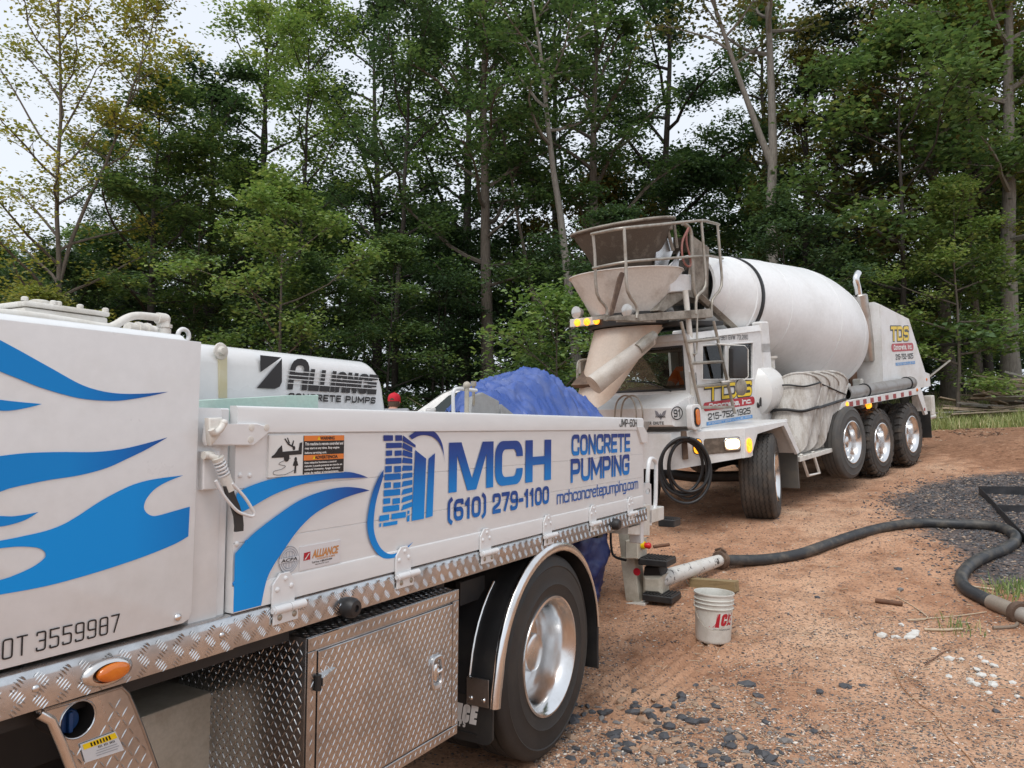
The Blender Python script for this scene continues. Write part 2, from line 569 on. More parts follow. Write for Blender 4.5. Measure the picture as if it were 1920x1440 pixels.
# ---------------------------------------------------------------- block lettering drawn with strokes
_G = {
 'A': [[(0, 0), (0, 1), (1, 1), (1, 0)], [(0, .42), (1, .42)]], 'B': [[(0, 0), (0, 1), (1, 1), (1, 0), 'c'], [(0, .52), (1, .52)]],
 'C': [[(1, .76), (1, 1), (0, 1), (0, 0), (1, 0), (1, .24)]], 'D': [[(0, 0), (0, 1)], [(0, 1), (1, 1), (1, 0), (0, 0)]],
 'E': [[(1, 1), (0, 1), (0, 0), (1, 0), 's'], [(0, .5), (.9, .5)]], 'F': [[(1, 1), (0, 1), (0, 0), 's'], [(0, .5), (.85, .5)]],
 'G': [[(1, .84), (1, 1), (0, 1), (0, 0), (1, 0), (1, .47)], [(1, .47), (.52, .47)]], 'H': [[(0, 0), (0, 1)], [(1, 0), (1, 1)], [(0, .5), (1, .5)]],
 'I': [[(.5, 0), (.5, 1)]], 'J': [[(1, 1), (1, 0), (0, 0), (0, .25)]], 'K': [[(0, 0), (0, 1)], [(0, .4), (1, 1)], [(.35, .6), (1, 0)]],
 'L': [[(0, 1), (0, 0), (1, 0), 's']], 'M': [[(0, 0), (0, 1)], [(0, 1), (.5, .22)], [(.5, .22), (1, 1)], [(1, 1), (1, 0)]],
 'N': [[(0, 0), (0, 1)], [(0, 1), (1, 0)], [(1, 0), (1, 1)]], 'O': [[(0, 0), (1, 0), (1, 1), (0, 1), 'c']],
 'P': [[(0, 0), (0, 1)], [(0, 1), (1, 1), (1, .42), (0, .42)]], 'R': [[(0, 0), (0, 1)], [(0, 1), (1, 1), (1, .45), (0, .45)], [(.55, .45), (1, 0)]],
 'S': [[(1, .88), (1, 1), (0, 1), (0, .5), (1, .5), (1, 0), (0, 0), (0, .12)]], 'T': [[(0, 1), (1, 1)], [(.5, 1), (.5, 0)]],
 'U': [[(0, 1), (0, 0), (1, 0), (1, 1)]], 'V': [[(0, 1), (.5, 0)], [(.5, 0), (1, 1)]], 'W': [[(0, 1), (.25, 0)], [(.25, 0), (.5, .9)], [(.5, .9), (.75, 0)], [(.75, 0), (1, 1)]],
 'Y': [[(0, 1), (.5, .45)], [(1, 1), (.5, .45)], [(.5, .45), (.5, 0)]], 'X': [[(0, 0), (1, 1)], [(0, 1), (1, 0)]],
 '0': [[(0, 0), (1, 0), (1, 1), (0, 1), 'c']], '1': [[(0, .76), (.7, 1)], [(.7, 1), (.7, 0)]],
 '2': [[(0, .72), (0, 1), (1, 1), (1, .5), (0, .2), (0, 0)], [(0, 0), (1, 0)]], '3': [[(0, .86), (0, 1), (1, 1), (1, 0), (0, 0), (0, .14)], [(.35, .52), (1, .52)]],
 '4': [[(.75, 0), (.75, 1)], [(.75, 1), (0, .3)], [(0, .3), (1, .3)]], '5': [[(1, 1), (0, 1), (0, .57), 's'], [(0, .57), (1, .57), (1, 0), (0, 0), (0, .12)]],
 '6': [[(1, .9), (1, 1), (0, 1), (0, 0), (1, 0), (1, .54), (0, .54)]], '7': [[(0, 1), (1, 1), 's'], [(1, 1), (.35, 0)]],
 '8': [[(0, 0), (1, 0), (1, 1), (0, 1), 'c'], [(0, .52), (1, .52)]], '9': [[(0, .1), (0, 0), (1, 0), (1, 1), (0, 1), (0, .46), (1, .46)]],
 '(': [[(1, 1.16), (.1, 1.0), (.1, 0), (1, -.16)]], ')': [[(0, 1.16), (.9, 1.0), (.9, 0), (0, -.16)]], '-': [[(0, .45), (1, .45)]], '.': [[(.5, -.02), (.5, .06)]], ',': [[(.6, .06), (.3, -.2)]],
 'c': [[(1, .60), (1, .7), (0, .7), (0, 0), (1, 0), (1, .10)]], 'o': [[(0, 0), (1, 0), (1, .7), (0, .7), 'c']], 'n': [[(0, 0), (0, .7)], [(0, .7), (1, .7), (1, 0)]],
 'r': [[(0, 0), (0, .7)], [(0, .7), (1, .7), (1, .5)]], 'e': [[(0, .35), (1, .35)], [(1, .35), (1, .7), (0, .7), (0, 0), (1, 0), (1, .04)]], 't': [[(.35, 1), (.35, 0), (1, 0)], [(0, .7), (1, .7)]],
 'p': [[(0, -.3), (0, .7)], [(0, .7), (1, .7), (1, 0), (0, 0)]], 'u': [[(0, .7), (0, 0), (1, 0), (1, .7)]], 'm': [[(0, 0), (0, .7)], [(0, .7), (1, .7), (1, 0)], [(.5, 0), (.5, .7)]],
 'h': [[(0, 0), (0, 1)], [(0, .7), (1, .7), (1, 0)]], 'i': [[(.5, 0), (.5, .7)], [(.5, .93), (.5, 1.04)]], 'g': [[(1, .7), (0, .7), (0, 0), (1, 0)], [(1, .7), (1, -.3), (0, -.3)]], ' ': [],
}
_W = {'I': .05, '1': .55, '(': .4, ')': .4, '-': .5, '.': .05, ',': .15, 'm': 1.75, 'M': 1.35, 'W': 1.5, 'i': .05, 'r': .6, 't': .6, ' ': .35, 'E': .9, 'L': .85, 'F': .85, 'T': 1.05}

def _round(P, r, closed):
    out = []
    n = len(P)
    for i in range(n):
        p = P[i]
        if not closed and i in (0, n - 1):
            out.append(p); continue
        a = P[i - 1]; c = P[(i + 1) % n]
        va, vc = a - p, c - p
        la, lc = va.length, vc.length
        rr = min(r, la * .48, lc * .48)
        p0 = p + va * (rr / la); p1 = p + vc * (rr / lc)
        for k in range(5):
            t = k / 4
            out.append(p0 * (1 - t) ** 2 + p * 2 * t * (1 - t) + p1 * t * t)
    return out

def stext(name, s, box, z, m, parent, t=.18, gap=.16, shear=0.0, rnd_=.9, warp=None, aspect=None):
    """block letters as a flat print; t is stroke width and gap letter spacing, both in cap heights"""
    x0, x1, y0, y1 = box
    H = y1 - y0
    T = t * H
    n = len(s)
    gaps = (n - 1) * gap * H + n * T
    tot = sum(_W.get(c, 1.0) for c in s)
    unit = (x1 - x0 - gaps - shear * H) / tot
    bm = bmesh.new()
    x = x0
    k = 0
    for ch in s:
        gw = _W.get(ch, 1.0) * unit
        for st in _G.get(ch, []):
            flag = st[-1] if isinstance(st[-1], str) else ''
            pts = [q for q in st if not isinstance(q, str)]
            P = [Vector((x + T / 2 + q[0] * gw, y0 + T / 2 + q[1] * (H - T))) for q in pts]
            closed = flag == 'c'
            if flag != 's' and len(P) > 2: P = _round(P, T * rnd_ + unit * .12, closed)
            # square ends reach past the centre line
            if not closed:
                d0 = (P[0] - P[1]).normalized(); d1 = (P[-1] - P[-2]).normalized()
                P[0] = P[0] + d0 * T / 2; P[-1] = P[-1] + d1 * T / 2
                if abs(d0.x) > .05 and abs(d0.y) > .05: P[0] -= d0 * T * .18
                if abs(d1.x) > .05 and abs(d1.y) > .05: P[-1] -= d1 * T * .18
            L, Rr = [], []
            q = len(P)
            for i in range(q):
                if closed: a, c = P[i - 1], P[(i + 1) % q]
                else: a, c = P[max(0, i - 1)], P[min(q - 1, i + 1)]
                b_ = P[i]
                d1 = (b_ - a); d2 = (c - b_)
                if d1.length < 1e-9: d1 = d2
                if d2.length < 1e-9: d2 = d1
                d1 = d1.normalized(); d2 = d2.normalized()
                n1 = Vector((-d1.y, d1.x)); n2 = Vector((-d2.y, d2.x))
                mm = (n1 + n2)
                if mm.length < 1e-6: mm = n1
                mm.normalize()
                w_ = T / 2 / max(.5, mm.dot(n1))
                L.append(b_ + mm * w_); Rr.append(b_ - mm * w_)
            zz = z + .00012 * (k % 5); k += 1
            def V(p):
                fy = (p.y - y0)
                v = Vector((p.x + shear * fy, p.y, zz))
                return warp(v) if warp else v
            vl = [bm.verts.new(V(p)) for p in L]; vr = [bm.verts.new(V(p)) for p in Rr]
            for i in range(q if closed else q - 1):
                j = (i + 1) % q
                bm.faces.new((vl[i], vr[i], vr[j], vl[j]))
        x += gw + T + gap * H
    me = bpy.data.meshes.new(name)
    bm.to_mesh(me); bm.free()
    return link_mesh(name, me, m, parent)
# ================================================================ GROUND
def ground_mat():
    m, t, bs, out = newmat('red_dirt_ground')
    g = t.nodes.new('ShaderNodeNewGeometry')
    v = g.outputs['Position']
    big = nnoise(t, .55, 5, .6, v, .4)
    mid = nnoise(t, 3.2, 7, .68, v, .3)
    fin = nnoise(t, 46, 5, .7, v)
    c = nramp(t, big.outputs[0], [(.28, (.29, .14, .082)), (.44, (.46, .255, .155)), (.56, (.53, .315, .20)), (.72, (.62, .41, .275))]).outputs[0]
    c2 = nramp(t, mid.outputs[0], [(.32, (.62, .55, .50)), (.52, (1, 1, 1)), (.72, (1.18, 1.18, 1.18))]).outputs[0]
    c = nmix(t, 1.0, c, c2, 'MULTIPLY')
    c3 = nramp(t, fin.outputs[0], [(.32, (.62, .58, .55)), (.5, (1, 1, 1)), (.68, (1.2, 1.2, 1.2))]).outputs[0]
    c = nmix(t, .85, c, c3, 'MULTIPLY')
    # stones too small to pick apart
    vo = t.nodes.new('ShaderNodeTexVoronoi'); vo.inputs['Scale'].default_value = 42
    t.links.new(v, vo.inputs['Vector'])
    st = nramp(t, vo.outputs['Distance'], [(.26, (1, 1, 1)), (.36, (0, 0, 0))])
    bw = t.nodes.new('ShaderNodeSeparateColor'); t.links.new(vo.outputs['Color'], bw.inputs[0])
    pick = nramp(t, nmath(t, 'ADD', bw.outputs[0], nmath(t, 'MULTIPLY', nmath(t, 'SUBTRACT', big.outputs[0], .5), 1.1)), [(.48, (0, 0, 0)), (.54, (1, 1, 1))])
    stone = nramp(t, bw.outputs[1], [(.0, (.09, .09, .10)), (.45, (.16, .145, .14)), (.7, (.30, .20, .15)), (1, (.46, .40, .35))])
    fac = nmath(t, 'MULTIPLY', st.outputs[0], pick.outputs[0])
    c = nmix(t, fac, c, stone.outputs[0])
    # masks kept on the mesh: slate patch, grass bank, churned bark, tyre track
    def attr(nm):
        a = t.nodes.new('ShaderNodeAttribute'); a.attribute_name = nm
        return a.outputs['Fac']
    edge = nnoise(t, 4.5, 5, .7, v)
    def mask(nm):
        s = nmath(t, 'ADD', attr(nm), nmath(t, 'MULTIPLY', nmath(t, 'SUBTRACT', edge.outputs[0], .5), .9))
        return nramp(t, s, [(.42, (0, 0, 0)), (.62, (1, 1, 1))]).outputs[0]
    slate = nramp(t, mid.outputs[0], [(.3, (.045, .046, .050)), (.6, (.10, .098, .10)), (.75, (.17, .14, .12))]).outputs[0]
    c = nmix(t, nmath(t, 'MULTIPLY', mask('slate'), .88), c, slate)
    chn = nnoise(t, 9, 7, .75, v, 1.2)
    churn = nramp(t, chn.outputs[0], [(.32, (.085, .045, .028)), (.48, (.26, .13, .075)), (.6, (.36, .20, .12)), (.74, (.46, .33, .23))]).outputs[0]
    c = nmix(t, nmath(t, 'MULTIPLY', mask('churn'), .85), c, churn)
    grs = nramp(t, mid.outputs[0], [(.35, (.10, .085, .04)), (.55, (.10, .115, .035)), (.7, (.15, .15, .05))]).outputs[0]
    c = nmix(t, mask('grass'), c, grs)
    lit = nramp(t, mid.outputs[0], [(.35, (.03, .022, .014)), (.6, (.075, .055, .03)), (.75, (.10, .085, .04))]).outputs[0]
    c = nmix(t, mask('litter'), c, lit)
    t.links.new(c, bs.inputs['Base Color'])
    bs.inputs['Roughness'].default_value = .95
    bs.inputs['Specular IOR Level'].default_value = .2
    hh = nmath(t, 'ADD', nmath(t, 'MULTIPLY', mid.outputs[0], 1.6), nmath(t, 'ADD', nmath(t, 'MULTIPLY', fin.outputs[0], .35), nmath(t, 'MULTIPLY', fac, .5)))
    nbump(t, bs, hh, .9, .03)
    return m

SL = [gpx(*p) for p in ((1730, 908), (1665, 940), (1680, 965), (1740, 1000), (1800, 1040), (1815, 1085), (1870, 1100), (1990, 1140), (2150, 1000), (1990, 880), (1830, 892))]
SLP = [(p.x, p.y) for p in SL]
def in_poly(x, y, P):
    c = False
    j = len(P) - 1
    for i in range(len(P)):
        if (P[i][1] > y) != (P[j][1] > y) and x < (P[j][0] - P[i][0]) * (y - P[i][1]) / (P[j][1] - P[i][1]) + P[i][0]:
            c = not c
        j = i
    return c
def seg_d(x, y, P):
    best = 9e9
    for i in range(len(P)):
        ax, ay = P[i - 1]; bx, by = P[i]
        dx, dy = bx - ax, by - ay
        k = max(0, min(1, ((x - ax) * dx + (y - ay) * dy) / (dx * dx + dy * dy + 1e-9)))
        best = min(best, math.hypot(x - ax - k * dx, y - ay - k * dy))
    return best
def m_slate(x, y):
    d = seg_d(x, y, SLP)
    return min(1, max(0, .5 + (d if in_poly(x, y, SLP) else -d) / .9))
def grass_edge(x):
    return 17.6 - .02 * (x - 10) + .35 * math.sin(x * .8)
def m_grass(x, y):
    if x > 4: return min(1, max(0, .5 + (y - grass_edge(x)) / 1.2))
    return min(1, max(0, .5 + (y - 18.5) / 2))
def m_litter(x, y):
    e = 27 if x > 9 else 22
    return min(1, max(0, .5 + (y - e) / 3))
def m_churn(x, y):
    if x < 4: return 0
    a = min(1, max(0, .5 + (y - 11.2 - .0 * x) / 2.2)) * min(1, max(0, .5 + (x - 7.6) / 2.2))
    return a * (1 - m_grass(x, y))
# tyre ruts left by the pump truck's rear wheel
def rut(x, y):
    ax, ay = .62, 4.85
    dx, dy = .55, .835
    s = (x - ax) * dx + (y - ay) * dy
    n = (x - ax) * dy - (y - ay) * dx
    if -.25 < s < 1.9 and -.28 < n < .30:
        e = min(1, (s + .25) / .35, (1.9 - s) / .5, (n + .28) / .08, (.30 - n) / .08)
        e *= .55 + .45 * noise.noise((x * 2.3, y * 2.3, 1.5))
        return e * .026 * math.sin(n * 2 * PI / .10) - .006 * e
    return 0.0

def build_ground():
    angs = []
    k = 460
    for i in range(k + 1): angs.append(R(-42) + R(84) * i / k)
    for i in range(1, 60): angs.append(R(42) + R(276) * i / 60)
    rads = [.35]
    while rads[-1] < 420:
        r = rads[-1]
        rads.append(r * (1.0125 if r < 13 else 1.03 if r < 40 else 1.12) + .0)
    vs = [(0, 0, gz(0, 0))]
    at = {'slate': [0.0], 'grass': [0.0], 'churn': [0.0], 'litter': [0.0]}
    na = len(angs)
    for r in rads:
        for a in angs:
            x, y = r * math.sin(a), r * math.cos(a)
            z = gz(x, y)
            c = m_churn(x, y) if r < 40 else 0
            if r < 40:
                if r < 16:
                    z += rut(x, y)
                    z += .006 * noise.noise((x * 11, y * 11, 2.2)) + .004 * noise.noise((x * 27, y * 27, 5.2))
                if c > 0:
                    z += c * (.05 * noise.noise((x * 2.6, y * 2.6, 9)) + .035 * abs(noise.noise((x * 7, y * 7, 4))))
                    # low bank of spoil at the right
                    z += c * .35 * math.exp(-((x - 10.4) / 2.2) ** 2 - ((y - 13.6) / 1.5) ** 2)
            vs.append((x, y, z))
            at['slate'].append(m_slate(x, y) if r < 20 else 0)
            at['grass'].append(m_grass(x, y)); at['churn'].append(c); at['litter'].append(m_litter(x, y))
    fs = []
    for j in range(na):
        fs.append((0, 1 + (j + 1) % na, 1 + j))
    for i in range(len(rads) - 1):
        b0, b1 = 1 + i * na, 1 + (i + 1) * na
        for j in range(na):
            l = (j + 1) % na
            fs.append((b0 + j, b0 + l, b1 + l, b1 + j))
    me = bpy.data.meshes.new('ground')
    me.from_pydata(vs, [], fs)
    for k2, d in at.items():
        a = me.attributes.new(k2, 'FLOAT', 'POINT')
        a.data.foreach_set('value', d)
    me.polygons.foreach_set('use_smooth', [True] * len(me.polygons))
    o = link_mesh('ground', me, ground_mat())
    tag(o, 'red dirt and gravel ground of the building site', 'ground', kind='structure')
    return o
build_ground()
# ================================================================ WOODS
import numpy as np
def leaf_mat(name, stops, trans=.35):
    stops = [(p, (2.2 * c[0], 1.95 * c[1], 2.9 * c[2])) for p, c in stops]
    m, t, bs, out = newmat(name)
    a = t.nodes.new('ShaderNodeAttribute'); a.attribute_name = 'tint'
    oi = t.nodes.new('ShaderNodeObjectInfo')
    s = nmath(t, 'ADD', nmath(t, 'MULTIPLY', a.outputs['Fac'], .75), nmath(t, 'MULTIPLY', oi.outputs['Random'], .25))
    rp = nramp(t, s, stops)
    t.links.new(rp.outputs[0], bs.inputs['Base Color'])
    bs.inputs['Roughness'].default_value = .5
    bs.inputs['Specular IOR Level'].default_value = .35
    tl = t.nodes.new('ShaderNodeBsdfTranslucent')
    br = nmix(t, 1.0, rp.outputs[0], (1.3, 1.4, .8), 'MULTIPLY')
    t.links.new(br, tl.inputs[0])
    mx = t.nodes.new('ShaderNodeMixShader'); mx.inputs[0].default_value = trans
    t.links.new(bs.outputs[0], mx.inputs[1]); t.links.new(tl.outputs[0], mx.inputs[2])
    t.links.new(mx.outputs[0], out.inputs[0])
    return m
LEAF = {
    'green': leaf_mat('maple_leaves', [(.05, (.020, .042, .014)), (.4, (.040, .076, .022)), (.75, (.068, .112, .030)), (.97, (.13, .16, .04))]),
    'dark': leaf_mat('dark_oak_leaves', [(.05, (.014, .030, .012)), (.5, (.028, .055, .019)), (.95, (.055, .09, .028))]),
    'yellow': leaf_mat('yellowing_leaves', [(.05, (.06, .085, .018)), (.5, (.12, .145, .026)), (.95, (.24, .21, .035))]),
    'olive': leaf_mat('turning_olive_leaves', [(.05, (.035, .05, .014)), (.5, (.085, .085, .022)), (.85, (.14, .115, .03)), (.97, (.22, .13, .035))]),
    'bright': leaf_mat('bright_sapling_leaves', [(.05, (.04, .08, .02)), (.5, (.085, .14, .03)), (.95, (.17, .21, .055))]),
    'needle': leaf_mat('pine_needles', [(.05, (.012, .026, .014)), (.5, (.022, .042, .02)), (.95, (.045, .07, .03))], .15),
}
BARK = mat('grey_brown_bark', (.15, .125, .10), .9, dirt=(.055, .045, .036), dirt_amt=.8, dirt_scale=5, stretch=(6, 6, .8), fine=.3, bump=.6, bump_scale=18)
BARKD = mat('dark_bark', (.055, .046, .038), .9, dirt=(.025, .02, .017), dirt_amt=.8, dirt_scale=5, stretch=(6, 6, .8), fine=.3, bump=.6, bump_scale=18)
BARKL = mat('pale_lichen_bark', (.235, .215, .185), .9, dirt=(.10, .09, .078), dirt_amt=.75, dirt_scale=5, stretch=(5, 5, .9), fine=.25, bump=.6, bump_scale=18)

def leaves_mesh(name, C, size, rs, flat=.45, long=1.0, tint=None):
    """one rhombic leaf at every point of C (n,3)"""
    n = len(C)
    nrm = np.stack([rs.normal(0, flat, n), rs.normal(0, flat, n), np.ones(n)], 1)
    nrm /= np.linalg.norm(nrm, axis=1)[:, None]
    az = rs.uniform(0, 2 * np.pi, n)
    t = np.stack([np.cos(az), np.sin(az), rs.normal(-.25, .25, n)], 1)
    t -= nrm * (t * nrm).sum(1)[:, None]
    t /= np.linalg.norm(t, axis=1)[:, None]
    b = np.cross(nrm, t)
    s = size * rs.uniform(.6, 1.25, n)[:, None]
    l = s * long
    v = np.empty((n, 4, 3))
    v[:, 0] = C - t * l * .55
    v[:, 1] = C + b * s * .42 + nrm * s * .10 + t * l * .05
    v[:, 2] = C + t * l * .62 - nrm * s * .06
    v[:, 3] = C - b * s * .42 + nrm * s * .10 + t * l * .05
    me = bpy.data.meshes.new(name)
    me.vertices.add(n * 4)
    me.vertices.foreach_set('co', v.reshape(-1))
    me.loops.add(n * 4)
    me.loops.foreach_set('vertex_index', np.arange(n * 4, dtype=np.int32))
    me.polygons.add(n)
    me.polygons.foreach_set('loop_start', np.arange(0, n * 4, 4, dtype=np.int32))
    me.update(calc_edges=True)
    if tint is None: tint = rs.uniform(0, 1, n)
    at = me.attributes.new('tint', 'FLOAT', 'FACE')
    at.data.foreach_set('value', tint.astype(np.float32))
    return me

def limb_path(rs, p, d, L, up=.25, wob=.18, n=6):
    pts = [p]
    d = d.normalized()
    for i in range(n):
        d = (d + Vector((rs.normal(0, wob), rs.normal(0, wob), rs.normal(0, wob * .6) + up / n))).normalized()
        p = p + d * (L / n)
        pts.append(p)
    return pts

def gen_tree(seed, H, r0, first=.3, spread=4.0, nl=22, leaves=9000, size=.17, lean=(0, 0), elev=(.25, .9), style='maple',
             clump=.33, wob=.05, fork=None, twig=1.0, flat=.42, tilt=.3):
    rs = np.random.RandomState(seed)
    b = B()
    n = 12
    trunk = []
    ox = oy = 0.0
    for i in range(n + 1):
        f = i / n
        ox += rs.normal(0, wob) * H / 20; oy += rs.normal(0, wob) * H / 20
        if i == 0: ox = oy = 0
        trunk.append(Vector((ox + lean[0] * H * f ** 1.2, oy + lean[1] * H * f ** 1.2, f * H * .96)))
    def on(f):
        x = f * n; i = min(int(x), n - 1); k = x - i
        return trunk[i].lerp(trunk[i + 1], k)
    rad = [max(.012, r0 * (1 - .93 * (i / n) ** .9)) * (1.35 if i == 0 else 1) for i in range(n + 1)]
    b.tube([trunk[0] - Vector((0, 0, .5))] + trunk, [rad[0] * 1.2] + rad, 9)
    tips = []     # (point, weight, clump size)
    axes = [(on, H, r0, first, spread, nl)]
    if fork:
        # second leader leaving the trunk
        f0, dx, dy, Lf, rf = fork
        base = on(f0)
        lead = limb_path(rs, base, Vector((dx, dy, 1)), Lf, .5, .06, 8)
        b.tube(lead, [max(.012, rf * (1 - .9 * i / 8)) for i in range(9)], 8)
        def on2(f, lead=lead):
            x = f * 8; i = min(int(x), 7); return lead[i].lerp(lead[i + 1], x - i)
        axes.append((on2, Lf, rf, .35, spread * .7, int(nl * .6)))
    for (fn, HH, rr, ff, sp, cnt) in axes:
        az = rs.uniform(0, 6.28)
        for k in range(cnt):
            u = (k + rs.uniform(0, 1)) / cnt
            f = ff + (1 - ff) * u * .985
            az += 2.4 + rs.normal(0, .35)
            p = fn(f)
            if style == 'pine':
                L = sp * (1 - u) ** .7 * rs.uniform(.75, 1.1) + .4
                el = rs.uniform(-.12, .12)
                d = Vector((math.cos(az) * math.cos(el), math.sin(az) * math.cos(el), math.sin(el)))
                path = limb_path(rs, p, d, L, .10, .06)
            else:
                shape = math.sin(min(1, .18 + u * .95) * PI) ** .6
                L = sp * (.35 + .65 * shape) * rs.uniform(.6, 1.15)
                el = elev[0] + (elev[1] - elev[0]) * u + rs.normal(0, .12)
                d = Vector((math.cos(az) * math.cos(el), math.sin(az) * math.cos(el), math.sin(el)))
                path = limb_path(rs, p, d, L, .22, .16)
            lr = max(.010, min(rr * (1 - .9 * f) * .62, .02 + L * .016))
            b.tube(path, [lr * (1 - .8 * i / 6) + .004 for i in range(7)], 5)
            tips.append((path[-1], 1.0, clump)); tips.append((path[-2], .8, clump))
            ns = 6 if style != 'pine' else 7
            for q in range(ns):
                ip = rs.uniform(1.2, 5.8)
                i0 = int(ip); pp = path[i0].lerp(path[min(6, i0 + 1)], ip - i0)
                dd = (path[min(6, i0 + 1)] - path[i0]).normalized()
                side = dd.cross(Vector((0, 0, 1)))
                if side.length < .01: side = Vector((1, 0, 0))
                side.normalize()
                sd = (dd * .7 + side * rs.choice([-1, 1]) * rs.uniform(.5, 1.1) + Vector((0, 0, rs.normal(.1, .25 if style != 'pine' else .06)))).normalized()
                sl = L * rs.uniform(.22, .48) * (1 - ip / 14)
                sp2 = limb_path(rs, pp, sd, sl, .1, .16, 3)
                if twig > .5 or q < 3:
                    b.tube(sp2, [max(.006, lr * .4), .008, .006, .004], 4, caps=False)
                tips.append((sp2[-1], 1.0, clump)); tips.append((sp2[-2], .9, clump * .9))
                tips.append((sp2[1], .5, clump * .8))
    tm = b.mesh('trunk', 50, recalc=False)
    w = np.array([t[1] for t in tips]); w *= rs.uniform(.25, 1.6, len(w)); w /= w.sum()
    idx = rs.choice(len(tips), leaves, p=w)
    P = np.array([tuple(t[0]) for t in tips])
    S = np.array([t[2] for t in tips])
    g = rs.normal(0, 1, (leaves, 3)) * S[idx][:, None]
    g[:, 2] *= .38 if style != 'pine' else .16
    # sprays slope a little outward and down
    cd = P[idx][:, :2] - np.array([on(.6).x, on(.6).y])
    cl = np.linalg.norm(cd, axis=1) + 1e-6
    g[:, 2] -= tilt * (g[:, 0] * cd[:, 0] + g[:, 1] * cd[:, 1]) / cl
    C = P[idx] + g
    C[:, 2] = np.maximum(C[:, 2], .25)
    ctint = rs.uniform(0, 1, len(tips))[idx]
    tint = np.clip(.55 * ctint + .45 * rs.uniform(0, 1, leaves) + rs.normal(0, .05, leaves), 0, 1)
    cm = leaves_mesh('crown', C, size, rs, flat, 1.0 if style != 'pine' else 1.5, tint)
    return tm, cm

TV = {}
def variants():
    for i in range(4):
        TV['tall%d' % i] = gen_tree(11 + i, 20, .19 + .03 * i, .22 + .04 * (i % 3), 4.3, 26, 17000, .138, (rnd.uniform(-.03, .03), 0))
    for i in range(2):
        TV['slim%d' % i] = gen_tree(31 + i, 18, .13, .30, 2.9, 22, 10500, .135, (.05 - .1 * i, 0))
    for i in range(3):
        TV['under%d' % i] = gen_tree(51 + i, 7.5, .07, .14, 2.7, 20, 11000, .115, (rnd.uniform(-.06, .06), 0), (.05, .7), clump=.27)
    for i in range(2):
        TV['bush%d' % i] = gen_tree(71 + i, 2.6, .035, .05, 1.5, 16, 5000, .09, elev=(.1, 1.0), clump=.26)
    TV['pine'] = gen_tree(81, 15, .16, .22, 3.2, 34, 13000, .11, style='pine', clump=.36, flat=.3, tilt=.1)
    TV['sparse'] = gen_tree(91, 17, .10, .14, 3.2, 32, 16000, .105, (-.03, 0), (.4, 1.05), clump=.27, fork=(.30, .10, .05, 10, .06))
    TV['bare'] = gen_tree(93, 15, .13, .40, 3.4, 24, 4200, .105, (.03, 0), (.5, 1.1), clump=.22, fork=(.45, -.35, 0, 7, .08))
    TV['forked'] = gen_tree(95, 21, .235, .55, 3.6, 18, 4200, .15, (-.012, 0), (.5, 1.0), clump=.36, fork=(.39, -.40, .05, 8.5, .12), wob=.03)
    TV['leaning'] = gen_tree(97, 17, .19, .55, 3.2, 16, 5200, .15, (-.11, 0), (.3, .9), wob=.035)
    TV['thinlean'] = gen_tree(98, 15, .11, .5, 2.6, 16, 3600, .15, (-.17, 0), (.3, .9), wob=.035)
    TV['lichen'] = gen_tree(99, 20, .27, .14, 4.2, 30, 15000, .14, (-.035, 0), (.0, .8), wob=.03)
rnd = random.Random(5)
variants()

LMK = [(140, 'over the valve block at far left'), (330, 'above the flame striped side cover'), (470, 'above the left half of the pump cover'), (620, 'above the pump cover lettering'), (760, 'above the person in the red cap'),
       (900, 'left of the blue tarpaulin'), (1060, 'above the blue tarpaulin'), (1200, 'behind the charge hopper'), (1340, 'behind the hopper railing'), (1480, 'above the front of the drum'), (1620, 'above the middle of the drum'), (1760, 'above the engine hood'), (1880, 'above the wood heap'), (9999, 'at the right edge')]
LW = {'green': 'mid green', 'dark': 'dark green', 'olive': 'olive brown', 'yellow': 'yellowing', 'bright': 'light green'}
def where(px):
    return next(t for p, t in LMK if px < p)
def plant(kind, name, x, y, s, rot, leaf, bark, label, cat='tree', group=None, sx=1.0):
    tm, cm = TV[kind]
    z = gz(x, y)
    t = thing(name, label, cat, Matrix.Translation((x, y, z)) @ Matrix.Rotation(rot, 4, 'Z') @ Matrix.Diagonal((s * sx, s * sx, s, 1)), group)
    for nm, me, m in (('trunk', tm, bark), ('crown', cm, LEAF[leaf])):
        o = bpy.data.objects.new(nm, me); col.objects.link(o); o.parent = t
        if not me.materials: me.materials.append(m)
        o.material_slots[0].link = 'OBJECT'; o.material_slots[0].material = m
    return t

def topz(px, y):
    """height of the skyline over the given column"""
    tab = [(-400, 430), (60, 470), (165, 420), (215, 90), (300, 60), (430, 60), (485, -120), (1290, -120), (1350, 30), (1400, 30), (1430, -60), (1520, 60), (1570, 190), (1690, 190), (1740, -100), (2400, -100)]
    for (a, b_), (c, d) in zip(tab, tab[1:]):
        if a <= px <= c:
            py = b_ + (d - b_) * (px - a) / (c - a); break
    r = ray(px, py)
    return CAM_H + r.z / r.y * y

